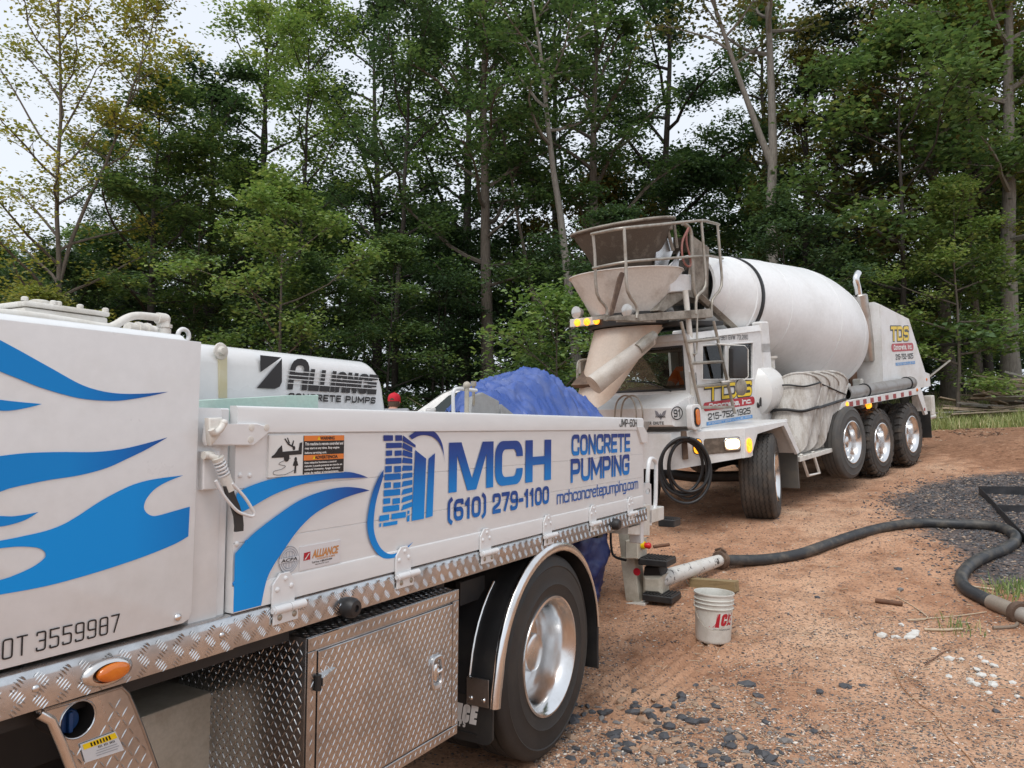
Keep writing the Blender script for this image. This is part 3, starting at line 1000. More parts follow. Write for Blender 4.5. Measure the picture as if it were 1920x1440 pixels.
# trees one can tell apart
plant('sparse', 'yellowing_tree', at_y(118, 500, 21).x, 21, 1.0, .4, 'yellow', BARK, 'thin sparse tree with yellowing leaves and twin stems at far left of the woods')
plant('forked', 'forked_tree', at_y(1450, 480, 23.5).x, 23.5, 1.0, 0, 'olive', BARKL, 'tall forked tree with pale bare trunk rising right behind the mixer drum')
plant('leaning', 'leaning_tree', at_y(1092, 480, 24).x, 24, 1.0, 0, 'green', BARKL, 'grey trunked tree leaning left behind the charge hopper of the mixer')
plant('thinlean', 'thin_leaning_tree', at_y(1036, 590, 26).x, 26, 1.0, 0, 'green', BARK, 'slender tree leaning hard to the left beside the mixer hopper')
plant('lichen', 'lichen_barked_tree', at_y(1893, 650, 22.5).x, 22.5, 1.0, 2.0, 'green', BARKL, 'thick lichen spotted tree at the right edge above the wood pile')
plant('slim0', 'twin_trunk_tree', at_y(1828, 650, 23).x, 23, .95, 1.0, 'bright', BARK, 'slim tree with leafy low branches left of the lichen spotted tree')
plant('bare', 'bare_topped_tree', at_y(1640, 300, 27).x, 27, 1.08, .5, 'olive', BARK, 'nearly bare branching tree against the sky above the exhaust stack')
plant('pine', 'dark_pine', at_y(1562, 400, 26).x, 26, 1.0, 0, 'needle', BARKD, 'dark layered pine between the forked tree and the bare topped tree')
plant('under0', 'low_maple', at_y(520, 600, 19.5).x, 19.5, .98, .3, 'bright', BARK, 'light green low maple standing behind the pump cover')
plant('bush0', 'bright_bush', at_y(1045, 650, 17.5).x, 17.5, 1.35, 0, 'bright', BARK, 'bright green bush just left of the mixer chute', 'bush')
plant('under1', 'yellow_green_sapling', at_y(75, 600, 18.5).x, 18.5, .62, 2.2, 'yellow', BARK, 'yellow green sapling low at the far left behind the valve block')
plant('under2', 'broad_sapling', at_y(1790, 560, 20.5).x, 20.5, .86, 4.0, 'bright', BARK, 'broad leafy sapling hanging over the grass behind the engine hood')
plant('under0', 'leafy_sapling', at_y(1690, 560, 22).x, 22, 1.55, 5.0, 'green', BARKD, 'deep green sapling filling the gap above the engine hood')
plant('tall0', 'dense_maple', at_y(285, 300, 23.5).x, 23.5, .60, 1.0, 'green', BARKD, 'dense round maple topping out left of the pump cover', sx=1.5)
plant('tall1', 'dense_maple', at_y(395, 300, 26).x, 26, .68, 2.0, 'dark', BARKD, 'dark dense maple right of the round one above the pump cover', sx=1.4)
plant('tall2', 'olive_maple', at_y(1765, 300, 25).x, 25, .95, 3.0, 'olive', BARK, 'olive tinged maple left of the lichen spotted tree')
plant('tall3', 'side_maple', at_y(1960, 300, 24).x, 24, .95, 3.5, 'green', BARK, 'leafy maple reaching in from the right edge of the picture')
# the rows behind
def rows():
    k = 0
    for (y0, dy, step, off) in ((25.5, 1.2, 3.6, .4), (32, 1.8, 3.9, 1.6)):
        x = -.74 * y0 + off
        while x < .76 * y0:
            y = y0 + rnd.uniform(-dy, dy)
            xx = x + rnd.uniform(-.8, .8)
            px = CX + F_PX * xx / y
            tz = topz(px, y) + rnd.uniform(-1.0, 1.2)
            H = tz - gz(xx, y)
            x += step * rnd.uniform(.8, 1.25)
            if y0 < 28 and (1380 < px < 1500 or 1590 < px < 1680): continue
            if H < 5: kind = 'under%d' % rnd.randrange(3); h0 = 7.5
            elif H < 11: kind = 'under%d' % rnd.randrange(3); h0 = 7.5
            else:
                kind = 'slim%d' % rnd.randrange(2) if rnd.random() < .25 else 'tall%d' % rnd.randrange(4)
                h0 = 18 if kind.startswith('slim') else 20
                H = H * .84 if px < 480 or 1530 < px < 1730 else rnd.uniform(.98, 1.12) * H
            H = min(H, 27)
            s = H / h0
            right = px > 1300
            leaf = rnd.choices(['green', 'dark', 'olive', 'yellow', 'bright'], [5, 3, 2.2 if right else .5, .4, .8])[0]
            plant(kind, 'forest_tree', xx, y, s, rnd.uniform(0, 6.28), leaf, rnd.choice([BARK, BARKD, BARKD]),
                  ('slim ' if kind[0] == 's' else 'tall ' if kind[0] == 't' else 'low ') + LW[leaf] + (' tree in front row ' if y0 < 28 else ' tree in second row ') + where(px), group='trees of the woods', sx=min(1.0, 1.15 / s) if s > 1.15 else 1.0)
            k += 1
    # young trees closing the gaps between the trunks
    for (y0, dy, step, off) in ((28.5, 1.0, 3.4, .9), (35.5, 1.4, 3.3, 0), (42, 1.5, 3.2, .5)):
        x = -.74 * y0 + off
        while x < .76 * y0:
            y = y0 + rnd.uniform(-dy, dy)
            px = CX + F_PX * x / y
            H = min(rnd.uniform(7.5, 12.5), max(4, topz(px, y) - gz(x, y)))
            leaf = rnd.choices(['green', 'dark', 'olive', 'bright'], [4, 4, 1, 1])[0]
            plant('under%d' % rnd.randrange(3), 'young_tree', x, y, H / 7.5, rnd.uniform(0, 6.28), leaf,
                  BARKD, ('nearer ' if y0 < 30 else 'middle ' if y0 < 40 else 'farthest ') + LW[leaf] + ' young tree between the trunks ' + where(px), group='young trees inside the woods')
            x += step * rnd.uniform(.75, 1.25)
    # shade-loving growth under the trees
    x = -17
    while x < 19:
        y = rnd.uniform(20.5, 25) if x < 8 else rnd.uniform(25.5, 29)
        px = CX + F_PX * x / y
        plant(rnd.choice(['under0', 'under1', 'under2', 'bush0', 'bush1']), 'understorey_shrub', x, y, rnd.uniform(.55, .95), rnd.uniform(0, 6.28),
              'green' if rnd.random() < .45 else 'dark', BARKD, 'leafy shrub growing low under the woods ' + where(px), 'shrub', 'shrubs under the woods')
        x += rnd.uniform(1.2, 2.0)
rows()

def far_woods():
    rs = np.random.RandomState(3)
    n = 30000
    x = rs.uniform(-62, 66, n)
    y = 52 + rs.uniform(0, 7, n)
    cap = 9.5 + 2.5 * np.sin(x * .35) + 1.6 * np.sin(x * .9 + 1)
    z0 = np.array([gz0(a, c) for a, c in zip(x, y)])
    z = z0 + np.abs(rs.uniform(0, 1, n)) ** .8 * cap
    me = leaves_mesh('distant_woods', np.stack([x, y, z], 1), .55, rs, .7)
    o = link_mesh('distant_woods', me, LEAF['dark'])
    tag(o, 'distant dark woodland seen between the nearer trunks', 'woodland', kind='stuff')
far_woods()

def grass():
    rs = np.random.RandomState(8)
    V, F, T = [], [], []
    def blade(x, y, h, bend, wd, tint):
        z = gz(x, y) - .01
        a = rs.uniform(0, 6.28)
        cx, sx = math.cos(a), math.sin(a)
        bx, by = math.cos(a + 1.57 + rs.normal(0, .4)) * bend * h, math.sin(a + 1.57 + rs.normal(0, .4)) * bend * h
        i = len(V)
        V.extend([(x - cx * wd, y - sx * wd, z), (x + cx * wd, y + sx * wd, z), (x + bx * .4 + cx * wd * .7, y + by * .4 + sx * wd * .7, z + h * .6),
                  (x + bx * .4 - cx * wd * .7, y + by * .4 - sx * wd * .7, z + h * .6), (x + bx, y + by, z + h)])
        F.append((i, i + 1, i + 2, i + 3)); F.append((i + 3, i + 2, i + 4)); T.extend([tint, tint])
    for _ in range(34000):
        x = rs.uniform(4, 21); y = 17.4 + abs(rs.normal(0, 1)) * 4.2
        if m_grass(x, y) < .45 or y > 30: continue
        h = rs.uniform(.10, .34) * (1.3 if noise.noise((x * .6, y * .6, 0)) > .1 else .8)
        blade(x, y, h, rs.uniform(.2, .8), .009, rs.uniform(0, 1))
    for _ in range(5000):
        x = rs.uniform(-12, 4); y = rs.uniform(17.5, 24)
        blade(x, y, rs.uniform(.12, .4), rs.uniform(.2, .8), .010, rs.uniform(0, 1))
    me = bpy.data.meshes.new('grass')
    me.from_pydata(V, [], F)
    at = me.attributes.new('tint', 'FLOAT', 'FACE'); at.data.foreach_set('value', T)
    o = link_mesh('grass', me, leaf_mat('meadow_grass', [(.05, (.08, .11, .026)), (.5, (.14, .18, .045)), (.8, (.22, .235, .08)), (.97, (.34, .29, .14))], .3))
    tag(o, 'rough green grass on the bank below the woods', 'grass', kind='stuff')
    # tufts by the hose
    V.clear(); F.clear(); T.clear()
    for (px, py, n, sp) in ((1890, 1112, 170, .11), (1800, 1180, 60, .09), (1905, 1100, 80, .08), (1820, 790, 60, .2)):
        c = gpx(px, py)
        for _ in range(n):
            blade(c.x + rs.normal(0, sp), c.y + rs.normal(0, sp), rs.uniform(.04, .13), rs.uniform(.2, .9), .004, rs.uniform(0, 1))
    me = bpy.data.meshes.new('grass_tufts')
    me.from_pydata(list(V), [], list(F))
    at = me.attributes.new('tint', 'FLOAT', 'FACE'); at.data.foreach_set('value', list(T))
    o = link_mesh('grass_tufts', me, leaf_mat('tuft_grass', [(.05, (.05, .09, .02)), (.6, (.10, .16, .035)), (.97, (.28, .26, .10))], .3))
    tag(o, 'small green grass tufts beside the hose end', 'grass', kind='stuff')
grass()
# ================================================================ CONCRETE PUMP TRUCK
_y = R(29.5)
_r = ray(1033, 1229)
FP = Frame(CAMLOC + _r * 4.07, (math.sin(_y), math.cos(_y), .004), (.014, 0, 1))
PT = thing('pump_truck', 'white concrete pump truck with blue flame stripes and drop side bed', 'truck', FP.M)
def Zc(x0, y0, k):
    return lambda x, y: (x0 + x * k, y0 + y * k)
z1 = Zc(0, 520, .25); z2 = Zc(0, 860, .25); z3 = Zc(0, 1080, .25); z4 = Zc(360, 620, .25); z5 = Zc(360, 860, .25)
z6 = Zc(320, 1080, 1 / 3); z7 = Zc(680, 620, .29167)
def PS(pts, n=0.0, z=None):
    return [FP.sh(*(z(*p) if z else p), n) for p in pts]
NAVY, MID, SKYB = (.018, .035, .20), (.0, .115, .42), (.0, .235, .66)
DIRT_GRAD = None

def rounded(x0, x1, y0, y1, r, n=4):
    pts = []
    for cx, cy, a in ((x1 - r, y1 - r, 0), (x0 + r, y1 - r, 90), (x0 + r, y0 + r, 180), (x1 - r, y0 + r, 270)):
        for i in range(n + 1):
            t = R(a + 90 * i / n)
            pts.append((cx + r * math.cos(t), cy + r * math.sin(t)))
    return pts
def ellipse(cx, cy, rx, ry, n=24):
    return [(cx + rx * math.cos(2 * PI * i / n), cy + ry * math.sin(2 * PI * i / n)) for i in range(n)]

def tread(name, u0, u1, v0, v1, place, pu, pv, ln, wd, parent, m, five=False, ang=35, hgt=.0018, keep=None):
    """raised bars of tread plate"""
    b = B()
    nu, nv = int((u1 - u0) / pu), int((v1 - v0) / pv)
    bm = b.bm
    for i in range(nu):
        for j in range(nv):
            cu = u0 + (i + .5) * (u1 - u0) / nu
            cv = v0 + (j + .5) * (v1 - v0) / nv
            if keep and not keep(cu, cv): continue
            sg = 1 if (i + j) % 2 else -1
            a = R(90 - ang * sg) if not five else R(45 if sg > 0 else 135)
            ca, sa = math.cos(a), math.sin(a)
            for q in ((-2, -1, 0, 1, 2) if five else (0,)):
                off = q * wd * 2.0
                l = ln * (1 - .12 * abs(q))
                ou, ov = cu - sa * off, cv + ca * off
                P = lambda s_, t_, h_: place(ou + ca * s_ - sa * t_, ov + sa * s_ + ca * t_, h_)
                vs = [bm.verts.new(p) for p in (P(-l / 2, 0, .0), P(-l * .2, -wd / 2, .0), P(l * .2, -wd / 2, .0), P(l / 2, 0, .0), P(l * .2, wd / 2, .0), P(-l * .2, wd / 2, .0), P(-l * .25, 0, hgt), P(l * .25, 0, hgt))]
                for f in ((0, 1, 6), (1, 2, 7, 6), (2, 3, 7), (3, 4, 7), (4, 5, 6, 7), (5, 0, 6)):
                    bm.faces.new([vs[k] for k in f])
    o = b.obj(name, m, parent, 0, recalc=False)
    o['kind'] = 'stuff'
    return o

def bolt(parent, s, h, n, r=.012, hgt=.007, m=None, name='bolt', seg=8):
    b = B()
    b.lathe([(r, 0), (r * .97, hgt * .5), (r * .6, hgt * .92), (0, hgt)], seg, Matrix.Translation((s, h, n)))
    return b.obj(name, m or MT['white'], parent, 60)

def pump_body():
    # --- front side cover with the flames
    e = .012
    b = B()
    pts = [(-4.1, .667), (-2.285, .667), (-2.266, .675), (-2.258, .695), (-2.252, 1.447), (-4.1, 1.447)]
    b.prism(pts, -.03, e, .004, 2)
    cov = b.obj('side_cover', MT['white'], PT)
    blue = gradmat('flame_blue_vinyl', 0, -2.62, -2.24, [(0, (.0, .23, .64)), (.35, (.0, .16, .53)), (.75, (.012, .055, .28)), (1, (.02, .03, .17))])
    blue2 = gradmat('flame_light_blue_vinyl', 0, -2.9, -2.25, [(0, (.0, .29, .76)), (.7, (.0, .265, .72)), (1, (.0, .18, .55))])
    W1 = [z1(*p) for p in ((-260, 330), (0, 470), (140, 545), (400, 690), (600, 800), (750, 850), (900, 872), (1080, 872), (1265, 858), (1150, 885), (1000, 912), (850, 927), (650, 915), (500, 885), (300, 825), (150, 765), (0, 705), (-260, 590))]
    W2 = [z1(*p) for p in ((-260, 880), (0, 918), (150, 935), (315, 950), (220, 975), (100, 997), (0, 1000), (-260, 985))]
    W3 = [(0, 855), (50, 849.5), (112, 847.5), (175, 847.5), (225, 842.5), (270, 832.5), (314.5, 820), (275, 842.5), (239, 860), (200, 877.5), (150, 891), (87, 901), (25, 914), (0, 922), (-60, 940), (-60, 862)]
    W4 = [z2(*p) for p in ((0, 615), (180, 580), (350, 540), (480, 490), (600, 420), (720, 340), (850, 265), (1000, 195), (1150, 155), (1375, 125), (1250, 175), (1160, 230), (1100, 300), (1080, 360), (1095, 400), (1130, 425), (1180, 428), (1300, 395), (1424, 360), (1413, 582), (1300, 645), (1050, 745), (700, 860), (350, 955), (0, 1020), (-260, 1060), (-260, 960), (0, 910), (120, 870), (250, 810), (330, 750), (342, 715), (320, 685), (260, 665), (130, 660), (0, 672), (-260, 700), (-260, 650))]
    W5 = [z2(*p) for p in ((0, 430), (100, 432), (200, 418), (290, 400), (200, 455), (100, 490), (0, 510), (-200, 530), (-200, 430))]
    def smooth(P, sharp):
        # Catmull-Rom but broken at the named corners
        out = []
        n = len(P)
        idx = sorted(sharp)
        for k, i0 in enumerate(idx):
            i1 = idx[(k + 1) % len(idx)]
            seq = []
            i = i0
            while True:
                seq.append((*P[i % n], 0)); 
                if i % n == i1: break
                i += 1
            if len(seq) > 2: c = crom(seq, 5)
            else: c = [Vector(q) for q in seq]
            out += [(q[0], q[1]) for q in c[:-1]]
        return out
    for nm, P, sh_, m in (('flame_stripe', W1, (0, 8, 17), blue), ('flame_stripe', W2, (0, 3, 7), blue), ('flame_stripe', W3, (0, 6, 14, 15), blue), ('flame_stripe', W4, (9, 18, 19, 25, 26, 36, 37), blue2), ('flame_stripe', W5, (3, 7, 8), blue)):
        b = B(); b.sheet(PS(smooth(P, sh_), e + .002), e + .002)
        b.obj(nm, m, cov, 0)
    def box_px(p_bl, p_br, p_tr, n=0.0):
        a = FP.sh(*p_bl, n); c = FP.sh(*p_br, n); d = FP.sh(*p_tr, n)
        return (a[0], d[0], (a[1] + c[1]) / 2, d[1])
    k = FP.sh(66, 1221, e); k2 = FP.sh(224, 1150, e); k3 = FP.sh(211, 1187, e)
    stext('lettering', '3559987', (k[0], k2[0], k3[1], k2[1]), e + .002, MT['ink'], cov, .085, .16)
    u0 = FP.sh(-86, 1280, e)[0]; u1 = FP.sh(50, 1230, e)[0]
    stext('lettering', 'USDOT', (u0, u1, k3[1], k2[1]), e + .002, MT['ink'], cov, .085, .16)
    s, h = FP.sh(*z2(1330, 1190), e)
    bolt(cov, s, h, e, .011, .008, MT['chrome'], 'bolt', 14)
    # --- body under the cover with rounded shoulder
    def hood(s0, s1, top, n0, n1, r, base, round_end=0.0, name='engine_cover', m=None):
        b = B()
        prof = [(base, n0), (top - r, n0)]
        for i in range(1, 7):
            t = R(90 * i / 6); prof.append((top - r + r * math.sin(t), n0 - r + r * math.cos(t)))
        prof.append((top + .012, (n0 + n1) / 2))
        for i in range(6, 0, -1):
            t = R(90 * i / 6); prof.append((top - r + r * math.sin(t), n1 + r - r * math.cos(t)))
        prof += [(top - r, n1), (base, n1)]
        rings = []
        if round_end:
            cuts = [(s0, 0), (s1 - round_end, 0)] + [(s1 - round_end + round_end * math.sin(R(15 * i)), round_end * (1 - math.cos(R(15 * i)))) for i in range(1, 7)]
        else: cuts = [(s0, 0), (s1, 0)]
        for (s_, d) in cuts:
            # the rear edge leans back toward the bottom
            rings.append([(s_ + (.12 * max(0, (top - hh)) / .5 if s_ > s1 - round_end - .001 and round_end else 0), hh - (d if hh > top - r * 2 else 0), nn + (d if nn < (n0 + n1) / 2 else -d) * .0) for hh, nn in prof])
        b.loft(rings)
        return b.obj(name, m or MT['white'], PT, 40)
    hood(-4.1, -2.262, 1.472, -.034, -2.33, .05, .68, name='engine_cover')
    t0 = FP.sh(375, 642, -.28); t1 = FP.sh(704, 690, -.28)
    pc = hood(-2.258, t1[0] + .03, t0[1] + .004, -.28, -2.05, .07, .70, .07, 'pump_cover')
    N = -.276
    # recessed drain strip on the pump cover
    q = PS([z4(*p) for p in ((200, 175), (262, 175), (262, 505), (205, 505))], N)
    b = B(); b.prism(q, N - .01, N + .0015)
    b.obj('sealed_seam', mat('yellowed_sealant', (.58, .52, .32), .6, dirt=(.70, .68, .58), dirt_amt=.6, dirt_scale=9), pc)
    q = FP.sh(*z4(215, 155), N)
    b = B(); b.lathe([(.030, 0), (.028, .004), (.018, .006), (.012, .016), (0, .018)], 14, Matrix.Translation((q[0], q[1], N)))
    b.obj('cable_gland', MT['white_old'], pc)
    # brand mark: dark shield with a slash, lettering with speed lines
    A = PS([z4(*p) for p in ((508, 183), (668, 200), (510, 312))], N)
    b = B(); b.sheet(A, N + .002)
    A2 = PS([z4(*p) for p in ((672, 207), (672, 385), (655, 420), (620, 436), (483, 430))], N)
    b.sheet(A2, N + .002); b.obj('emblem', MT['ink'], pc, 0)
    a0 = FP.sh(*z4(712, 440), N); a1 = FP.sh(*z4(872, 215), N)
    stext('lettering', 'A', (a0[0], a1[0] + .012, FP.sh(*z4(830, 447), N)[1], a1[1]), N + .002, MT['ink'], pc, .22, .1, .16, 1.6)
    l0 = FP.sh(*z4(868, 455), N); l1 = FP.sh(*z4(1395, 330), N)
    lb = FP.sh(*z4(1370, 474), N)[1]
    stext('lettering', 'LLIANCE', (l0[0], l1[0], (l0[1] + lb) / 2, (FP.sh(*z4(910, 292), N)[1] + l1[1]) / 2), N + .002, MT['ink'], pc, .27, .05, .16)
    b = B()
    for i, f in enumerate((.28, .46, .62, .80)):
        hh = l0[1] + (l1[1] - l0[1]) * f
        th = .0030 - .0005 * i
        b.box(a0[0], l1[0] + .003, hh, hh + .0028, N + .0025, N + .0032)
    b.obj('speed_lines', MT['white'], pc, 0)
    c0 = FP.sh(*z4(715, 520), N); c1 = FP.sh(*z4(1375, 500), N); cb = FP.sh(*z4(1370, 548), N)
    stext('lettering', 'CONCRETE PUMPS', (c0[0], c1[0], cb[1], c1[1]), N + .002, MT['ink'], pc, .24, .22, .1)
    # --- things on the roof
    b = B()
    # valve block: casting with a bolted wavy lid
    v0 = FP.sh(45, 592, -.50); v1 = FP.sh(203, 608, -.50)
    s0, s1 = v0[0], v1[0]
    hb = 1.47; ht = FP.sh(45, 563, -.5)[1]
    b.box(s0, s1, hb, ht - .018, -.72, -.50, .008, 2)
    b.box(s0 - .004, s1 + .004, ht - .016, ht, -.725, -.496, .006, 2)
    for f in (.02, .34, .40, .66, .98):
        for nn in (-.51, -.71):
            b.lathe([(.010, 0), (.010, .010), (.006, .013), (0, .013)], 8, Matrix.Translation((s0 + (s1 - s0) * f, ht, nn)) @ Matrix.Rotation(R(-90), 4, 'X'))
    b.lathe([(.030, 0), (.030, .018), (.020, .022), (0, .022)], 14, Matrix.Translation((s0 + (s1 - s0) * .38, ht, -.60)) @ Matrix.Rotation(R(-90), 4, 'X'))
    for f in (.10, .70):
        b.lathe([(.020, 0), (.020, .012), (.012, .014), (.010, .006), (0, .006)], 12, Matrix.Translation((s0 + (s1 - s0) * f, hb + .035, -.50)))
    b.obj('valve_block', MT['white_old'], PT, 40)
    b = B()
    P = []
    for px, py in ((-60, 583), (40, 590), (120, 601), (195, 613), (215, 610), (235, 598), (255, 592), (285, 594), (300, 597)):
        s, h = FP.sh(px, py, -.20); P.append((s, h, -.20))
    b.tube(crom(P, 4), .0115, 10)
    s, h = P[-1][:2]
    b.tube([(s - .010, h, -.2), (s + .016, h, -.2)], .017, 10)
    b.ball((s + .016, h, -.2), .017, 10, 8)
    b.tube([(s + .016, h, -.2), (s + .016, h - .03, -.2)], .016, 10)
    b.tube([(s + .016, h - .016, -.2), (s + .016, h - .026, -.2)], .022, 6)
    b.tube([(s + .016, h - .030, -.2), (s + .016, 1.465, -.2)], .019, 8)
    b.obj('hydraulic_line', MT['white_old'], PT, 50)
    b = B()
    e0 = FP.sh(238, 611, -.30); e1 = FP.sh(292, 619, -.30)
    for f0, f1, r in ((0, .3, .021), (.3, .45, .026), (.45, .6, .022), (.6, .72, .026), (.72, 1.05, .020)):
        b.tube([(e0[0] + (e1[0] - e0[0]) * f0, e0[1] - .008, -.30), (e0[0] + (e1[0] - e0[0]) * f1, e0[1] - .010, -.30)], r, 10)
    b.obj('hose_fitting', MT['white_old'], PT, 50)
    # lifting eye
    s, h = FP.sh(344, 629, -.25)
    b = B(); b.tube([(s + .020 * math.cos(2 * PI * i / 18), h + .020 * math.sin(2 * PI * i / 18), -.25) for i in range(18)], .007, 8, closed=True)
    b.tube([(s, h - .018, -.25), (s, 1.46, -.25)], .010, 8)
    b.obj('lifting_eye', MT['white'], PT, 60)
    return cov
pump_body()

BLUERIV = mat('blue_rivet_paint', (.0, .22, .63), .35)
def pump_bed():
    # corner post
    b = B()
    b.box(-2.252, -2.150, .64, 1.262, -.12, -.012, .010, 2)
    b.box(-2.151, -2.118, .64, 1.262, -.12, -.022, .004, 1)
    post = b.obj('corner_post', MT['white'], PT)
    # drop side: extruded aluminium profile with a lip at the top, ridge at the foot and plank joints
    S0, S1 = -2.112, 1.408
    prof = [(.657, -.03), (.657, .006), (.726, .006), (.731, .0045), (.734, 0)]
    for hj in (.86, 1.02):
        prof += [(hj - .002, 0), (hj - .0008, -.003), (hj + .0008, -.003), (hj + .002, 0)]
    prof += [(1.184, 0), (1.187, -.004), (1.190, .006), (1.258, .006), (1.266, .003), (1.270, -.004), (1.270, -.03)]
    b = B()
    b.loft([[(s, hh, nn) for hh, nn in prof] for s in (S0, S0 + .001, S1 - .001, S1)])
    side = b.obj('drop_side', MT['white_alu'], PT, 25)
    # far drop side, headboard, deck
    b = B(); b.box(S0, S1, .66, 1.27, -2.38, -2.35, .004)
    b.obj('drop_side', MT['white_alu'], PT)
    b = B(); b.box(-4.1, 1.40, .58, .640, -2.33, -.055, .003)
    b.obj('deck', MT['alu'], PT)
    # rail under the bed
    def rail(s0, s1, n1, name):
        b = B()
        pr = [(.556, -.05), (.556, n1 - .004), (.558, n1), (.632, n1), (.645, n1 - .004), (.653, n1 - .014), (.655, n1 - .03), (.655, -.05)]
        b.loft([[(s, hh, nn) for hh, nn in pr] for s in (s0, s1)])
        return b.obj(name, MT['tread'], PT, 40)
    r1 = rail(-4.1, -2.118, .020, 'tread_plate_rail')
    tread('tread_bars', -4.1, -2.122, .562, .640, lambda u, v, w: Vector((u, v, .020 + w)), .052, .0255, .026, .0042, r1, MT['tread'], True, hgt=.0022)
    r2 = rail(-2.114, 1.462, .012, 'tread_plate_rail')
    tread('tread_bars', -2.11, 1.458, .560, .650, lambda u, v, w: Vector((u, v, .012 + w)), .030, .030, .026, .0040, r2, MT['tread'], True, hgt=.0020)
    for s in (-2.68, -2.16):
        bolt(r1, s, .607, .020, .009, .005, MT['alu'], 'screw', 10)
    # marker lamp
    s, h = FP.sh(205, 1258, .02)
    b = B()
    bz = [(1.0, 0), (.97, .006), (.80, .012), (.70, .013), (.66, .010)]
    b.loft([[(s - .006 + .066 * f * math.cos(t), h + .034 * f * math.sin(t), .021 + z) for t in [2 * PI * i / 28 for i in range(28)]] for f, z in bz], caps=False)
    ml = b.obj('marker_light', MT['chrome'], PT, 50)
    b = B()
    ln = [(.66, .006), (.655, .014), (.55, .020), (.3, .022), (.02, .0225)]
    b.loft([[(s + .004 + .066 * f * math.cos(t), h - .001 + .034 * f * math.sin(t), .021 + z) for t in [2 * PI * i / 24 for i in range(24)]] for f, z in ln])
    b.obj('amber_lens', MT['amber_off'], ml, 50)
    for d in (-.028, .034):
        bolt(ml, s + d, h + d * .02, .036, .005, .004, MT['bracket'], 'screw')
    # hinges
    def hinge():
        b = B()
        b.prism([(-.054, -.022), (.040, -.022), (.040, .046), (.016, .078), (-.024, .078), (-.054, .046)], 0, .008, .0015)
        hg = b.obj('hinge', MT['white'], PT)
        b = B()
        b.tube([(-.058, -.030, .018), (.008, -.030, .018)], .0135, 12); b.tube([(.010, -.030, .018), (.072, -.030, .018)], .0135, 12)
        b.tube([(-.064, -.030, .018), (-.058, -.030, .018)], .009, 8)
        b.obj('barrel', MT['white'], hg, 50)
        b = B(); b.prism([(-.054, -.076), (.050, -.076), (.050, -.030), (-.054, -.030)], .008, .015, .0015)
        b.obj('lower_leaf', MT['white'], hg)
        for (x, y) in ((-.036, .030), (.022, .034), (-.002, .060)): bolt(hg, x, y, .008, .0085, .006, MT['white'])
        for (x, y) in ((-.030, -.056), (.032, -.056)): bolt(hg, x, y, .015, .010, .004, MT['bracket'])
        return hg
    h0 = hinge()
    spots = [FP.sh(x, y, .01)[0] for x, y in ((533, 1130), (757, 1070), (911, 1030), (1027, 993), (1112, 965), (1182, 945))]
    for i, s in enumerate(spots):
        o = h0 if i == 0 else copy_tree(h0, PT)
        o.location = (s, .668, .0075)
    # rivets on the post end of the drop side
    for x, y in ((360, 1085), (432, 1085)):
        s, h = FP.sh(*z4(x, y)); bolt(side, s, h, 0, .008, .005, MT['white'], 'rivet', 10)
    for x, y in ((335, 640), ): 
        s, h = FP.sh(*z5(x, y)); bolt(side, s, h, 0, .008, .005, MT['white'], 'rivet', 10)
    for x, y in ((405, 628), (316, 935), (388, 920)):
        s, h = FP.sh(*z5(x, y)); bolt(side, s, h, .002, .008, .005, BLUERIV, 'rivet', 10)
    # ---- latch at the post
    q = PS([z4(*p) for p in ((248, 700), (490, 695), (580, 722), (580, 765), (465, 862), (110, 860), (98, 820), (110, 700))], .02)
    b = B(); b.prism(q, .004, .020, .003)
    lt = b.obj('latch_plate', MT['white'], PT)
    for x, y in ((447, 727), (560, 727), (441, 818)):
        s, h = FP.sh(*z4(x, y), .02); bolt(lt, s, h, .020, .011, .002, MT['white_old'], 'screw', 14)
    q = PS([z4(*p) for p in ((85, 655), (190, 650), (190, 735), (170, 790), (110, 860), (98, 820))], .02)
    b = B(); b.prism(q, .020, .045, .006, 2)
    P = [(*FP.sh(*z4(x, y), .05), .05) for x, y in ((145, 740), (160, 765), (185, 762), (215, 735), (240, 690))]
    b.tube(crom(P, 4), .010, 8); b.ball(P[-1], .011, 8, 6)
    b.obj('latch_hook', MT['white_old'], lt, 50)
    # spring latch: back plate, clevis, coil, body, wire bail, black strap
    q = PS([z4(*p) for p in ((70, 905), (190, 905), (190, 1190), (65, 1195))], .0)
    b = B(); b.prism(q, -.015, .010, .003)
    sp = b.obj('spring_latch', MT['white'], PT)
    p0 = Vector((*FP.sh(*z4(195, 960), .04), .04)); p1 = Vector((*FP.sh(*z4(245, 1095), .04), .04))
    d = (p1 - p0); L = d.length; d.normalize()
    e1 = d.orthogonal().normalized(); e2 = d.cross(e1)
    b = B()
    turns = 5.5
    b.tube([p0 + d * (L * i / 88) + (e1 * math.cos(2 * PI * turns * i / 88) + e2 * math.sin(2 * PI * turns * i / 88)) * .015 for i in range(89)], .0034, 6)
    b.obj('spring', MT['white'], sp, 60)
    b = B()
    c0 = Vector((*FP.sh(*z4(130, 935), .03), .02))
    b.tube([c0, p0], .010, 8); b.tube([c0 - Vector((.012, 0, 0)), c0 + Vector((.018, 0, 0))], .012, 8)
    b.tube([p0 - d * .004, p0 + d * .006], .018, 10)
    p2 = p1 + d * .045
    b.tube([p1 - d * .004, p2], .017, 8)
    b.obj('clevis', MT['white_old'], sp, 50)
    bail = [(*FP.sh(*z5(x, y), .055), .055) for x, y in ((178, 165), (230, 265), (330, 385), (400, 420), (450, 432), (468, 415), (455, 385), (395, 290), (300, 185))]
    b = B(); b.tube(crom(bail, 4), .0048, 8)
    b.obj('wire_bail', MT['white'], sp, 60)
    st = [FP.sh(*z5(x, y), .045) for x, y in ((268, 205), (285, 270), (320, 350), (345, 430), (352, 500), (350, 545))]
    b = B()
